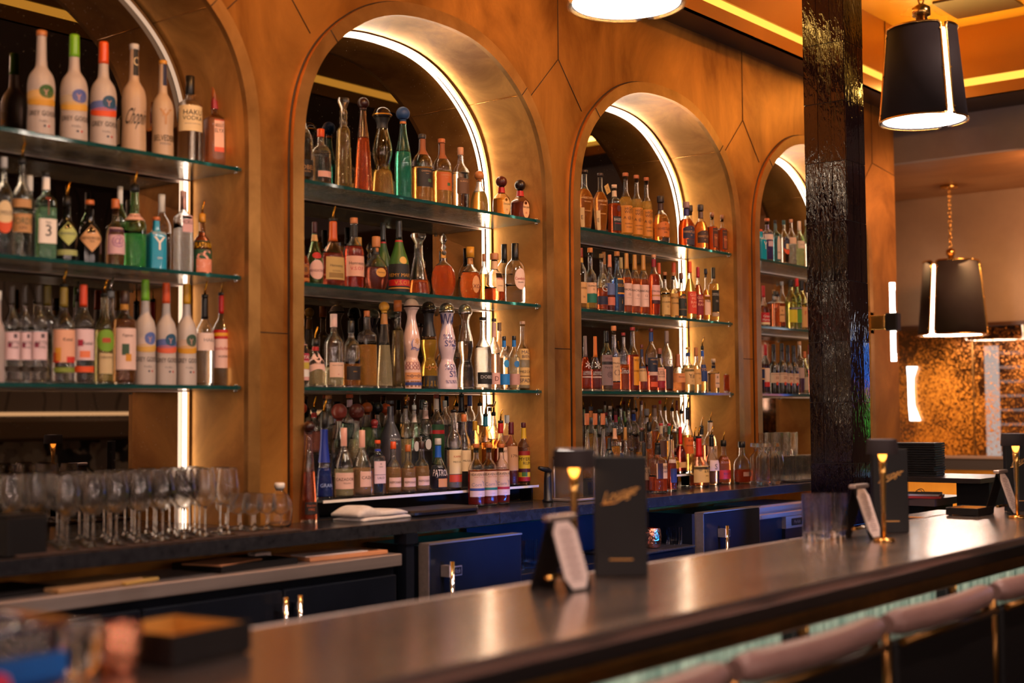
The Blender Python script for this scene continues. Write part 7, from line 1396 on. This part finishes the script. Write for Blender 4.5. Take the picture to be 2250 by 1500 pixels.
for a, b in ((-1, -1), (1, -1), (1, 1), (-1, 1)): mb.tube([(a*.074, b*.052, .0125), (a*.074, b*.052, .178)], .0045, M_STEEL, 6)
mb.tube([(-.074, -.052, .178), (.074, -.052, .178), (.074, .052, .178), (-.074, .052, .178)], .005, M_BRASS, 6, True); mb.build('frame', t)
mb = MB(); mb.rbox((-.08, -.058, .183), (.08, .058, .190), .004, M_DBRASS); mb.tube([(.012*math.cos(a), 0, .192+.016*abs(math.sin(a))) for a in [PI*q/8 for q in range(9)]], .003, M_CHROME, 6); mb.build('lid', t)
# mug and etched glass on the shelf
t = empty('copper_mug', (5.185, 3.36, .8487)); tag(t, 'hammered copper mug on the black mat under the counter', 'mug')
pr = chaikin([(.030, .001), (.036, .006), (.043, .04), (.040, .075), (.036, .088)], 2); mb = MB(); mb.lathe(pr, M_COPPER, seg=32, cap=(1, 0)); mb.lathe([(r_-.002, z_+.001) for r_, z_ in pr], M_COPPER, seg=32, cap=(1, 0)); mb.build('cup', t)
MB().tube([(-.040, 0, .072), (-.066, 0, .070), (-.070, 0, .045), (-.062, 0, .022), (-.038, 0, .018)], .0045, M_COPPER, 8).build('handle', t)
tumbler(5.385, 3.37, .8487, .036, .078, 'short clear rocks glass with etched black mark beside the copper mug')
for k in range(5):
    tumbler(4.20+.085*(k % 3)-.03, 3.40+.095*(k//3), .8355, .034, .115, 'upturned style tumbler on the shelf right of the left fridge, %s' % ['nearest the fridge', 'middle of the front row', 'right of the front row', 'left of the back row', 'right of the back row'][k], 'tumblers on the under-counter shelf')
# crystal at the right
def decanter(x, y, label):
    t = empty('crystal_decanter', (x, y, ZCT+.0006)); tag(t, label, 'decanter', 'crystal mixing decanters'); g = M_TGLASS
    mb = MB(); dp = [(.036, .0125), (.036, .135)]+chaikin([(.036, .135), (.030, .150), (.014, .165), (.012, .178), (.026, .188)], 2)[1:]; mb.lathe(dp+[(r_-.003, z_+(.004 if z_ < .02 else 0)) for r_, z_ in dp][::-1], g, seg=16, cap=(1, 1), smooth=False); mb.build('body', t)
    MB().lathe([(.035, .001), (.036, .012)], solid_glass((.97, .95, .93), 0, 1.5), seg=8, smooth=False).build('base', t)
    MB().lathe([(.007, .170), (.008, .189), (.034, .193), (.034, .212)], solid_glass((.97, .95, .93), 0, 1.5), seg=16, smooth=False).build('stopper', t)
decanter(6.275, 3.385, 'leftmost crystal decanter with flat faceted stopper beside the bourbon')
decanter(6.34, 3.455, 'rear crystal decanter between the other two')
decanter(6.365, 3.375, 'right crystal decanter with flat faceted stopper, next to the highballs')
MB().rbox((-.30, -.12, .0005), (.42, .12, .008), .01, M_MAT).build('glass_mat', None, (6.85, 3.46, ZCT)); tag(bpy.data.objects['glass_mat'], 'black ribbed mat under the stacked highball glasses', 'mat')
hb = 0
for j, y in enumerate((3.40, 3.475, 3.55)):
    for k in range(7):
        x = 6.60+.078*k
        tumbler(x, y, ZCT+.0085, .033, .125, 'ribbed highball glass, bottom layer, %s row, %s from the left' % (['front', 'middle', 'back'][j], ORD[k]), 'ribbed highball glasses by the column')
        if (k < 3 and j >= 1) or (k >= 3 and j == 2 and k < 5):
            tumbler(x, y, ZCT+.0085+.1275, .033, .125, 'ribbed highball glass stacked in the upper layer, %s row, %s from left' % (['front', 'middle', 'back'][j], ORD[k]), 'stacked highball glasses by the column')
wine_glass(6.52, 3.43, ZCT+.0085 if False else ZCT+.0006, .15, .032, 'single stemmed glass between the decanters and the highballs', None, 'cocktail_glass')
t = empty('tap', (7.10, 3.70, ZCT+.0006)); tag(t, 'chrome water tap standing before the column in the far niche', 'tap')
MB().tube([(0, 0, .001), (0, 0, .20), (.01, -.005, .235), (.03, -.015, .245), (.045, -.02, .225)], [.014, .012, .011, .010, .009], M_CHROME, 12).build('spout', t)
MB().lathe([(.03, 0.0005), (.03, .012), (.016, .016)], M_CHROME, seg=20).build('base', t)
for k, (dx, c_) in enumerate(((-.075, 'red'), (-.05, 'orange'), (.06, 'yellow'))):
    o = MB().tube([(dx, -.05, .001), (dx-.012+.01*k, -.05, .235)], .005, paint(c_, .4), 8).build('straw', None, (7.10, 3.70, ZCT+.0006)); tag(o, '%s straw standing beside the chrome tap' % c_, 'straw')
t = empty('service_tray', (6.62, 3.70, ZCT+.0006)); 
bpy.data.objects.remove(t)
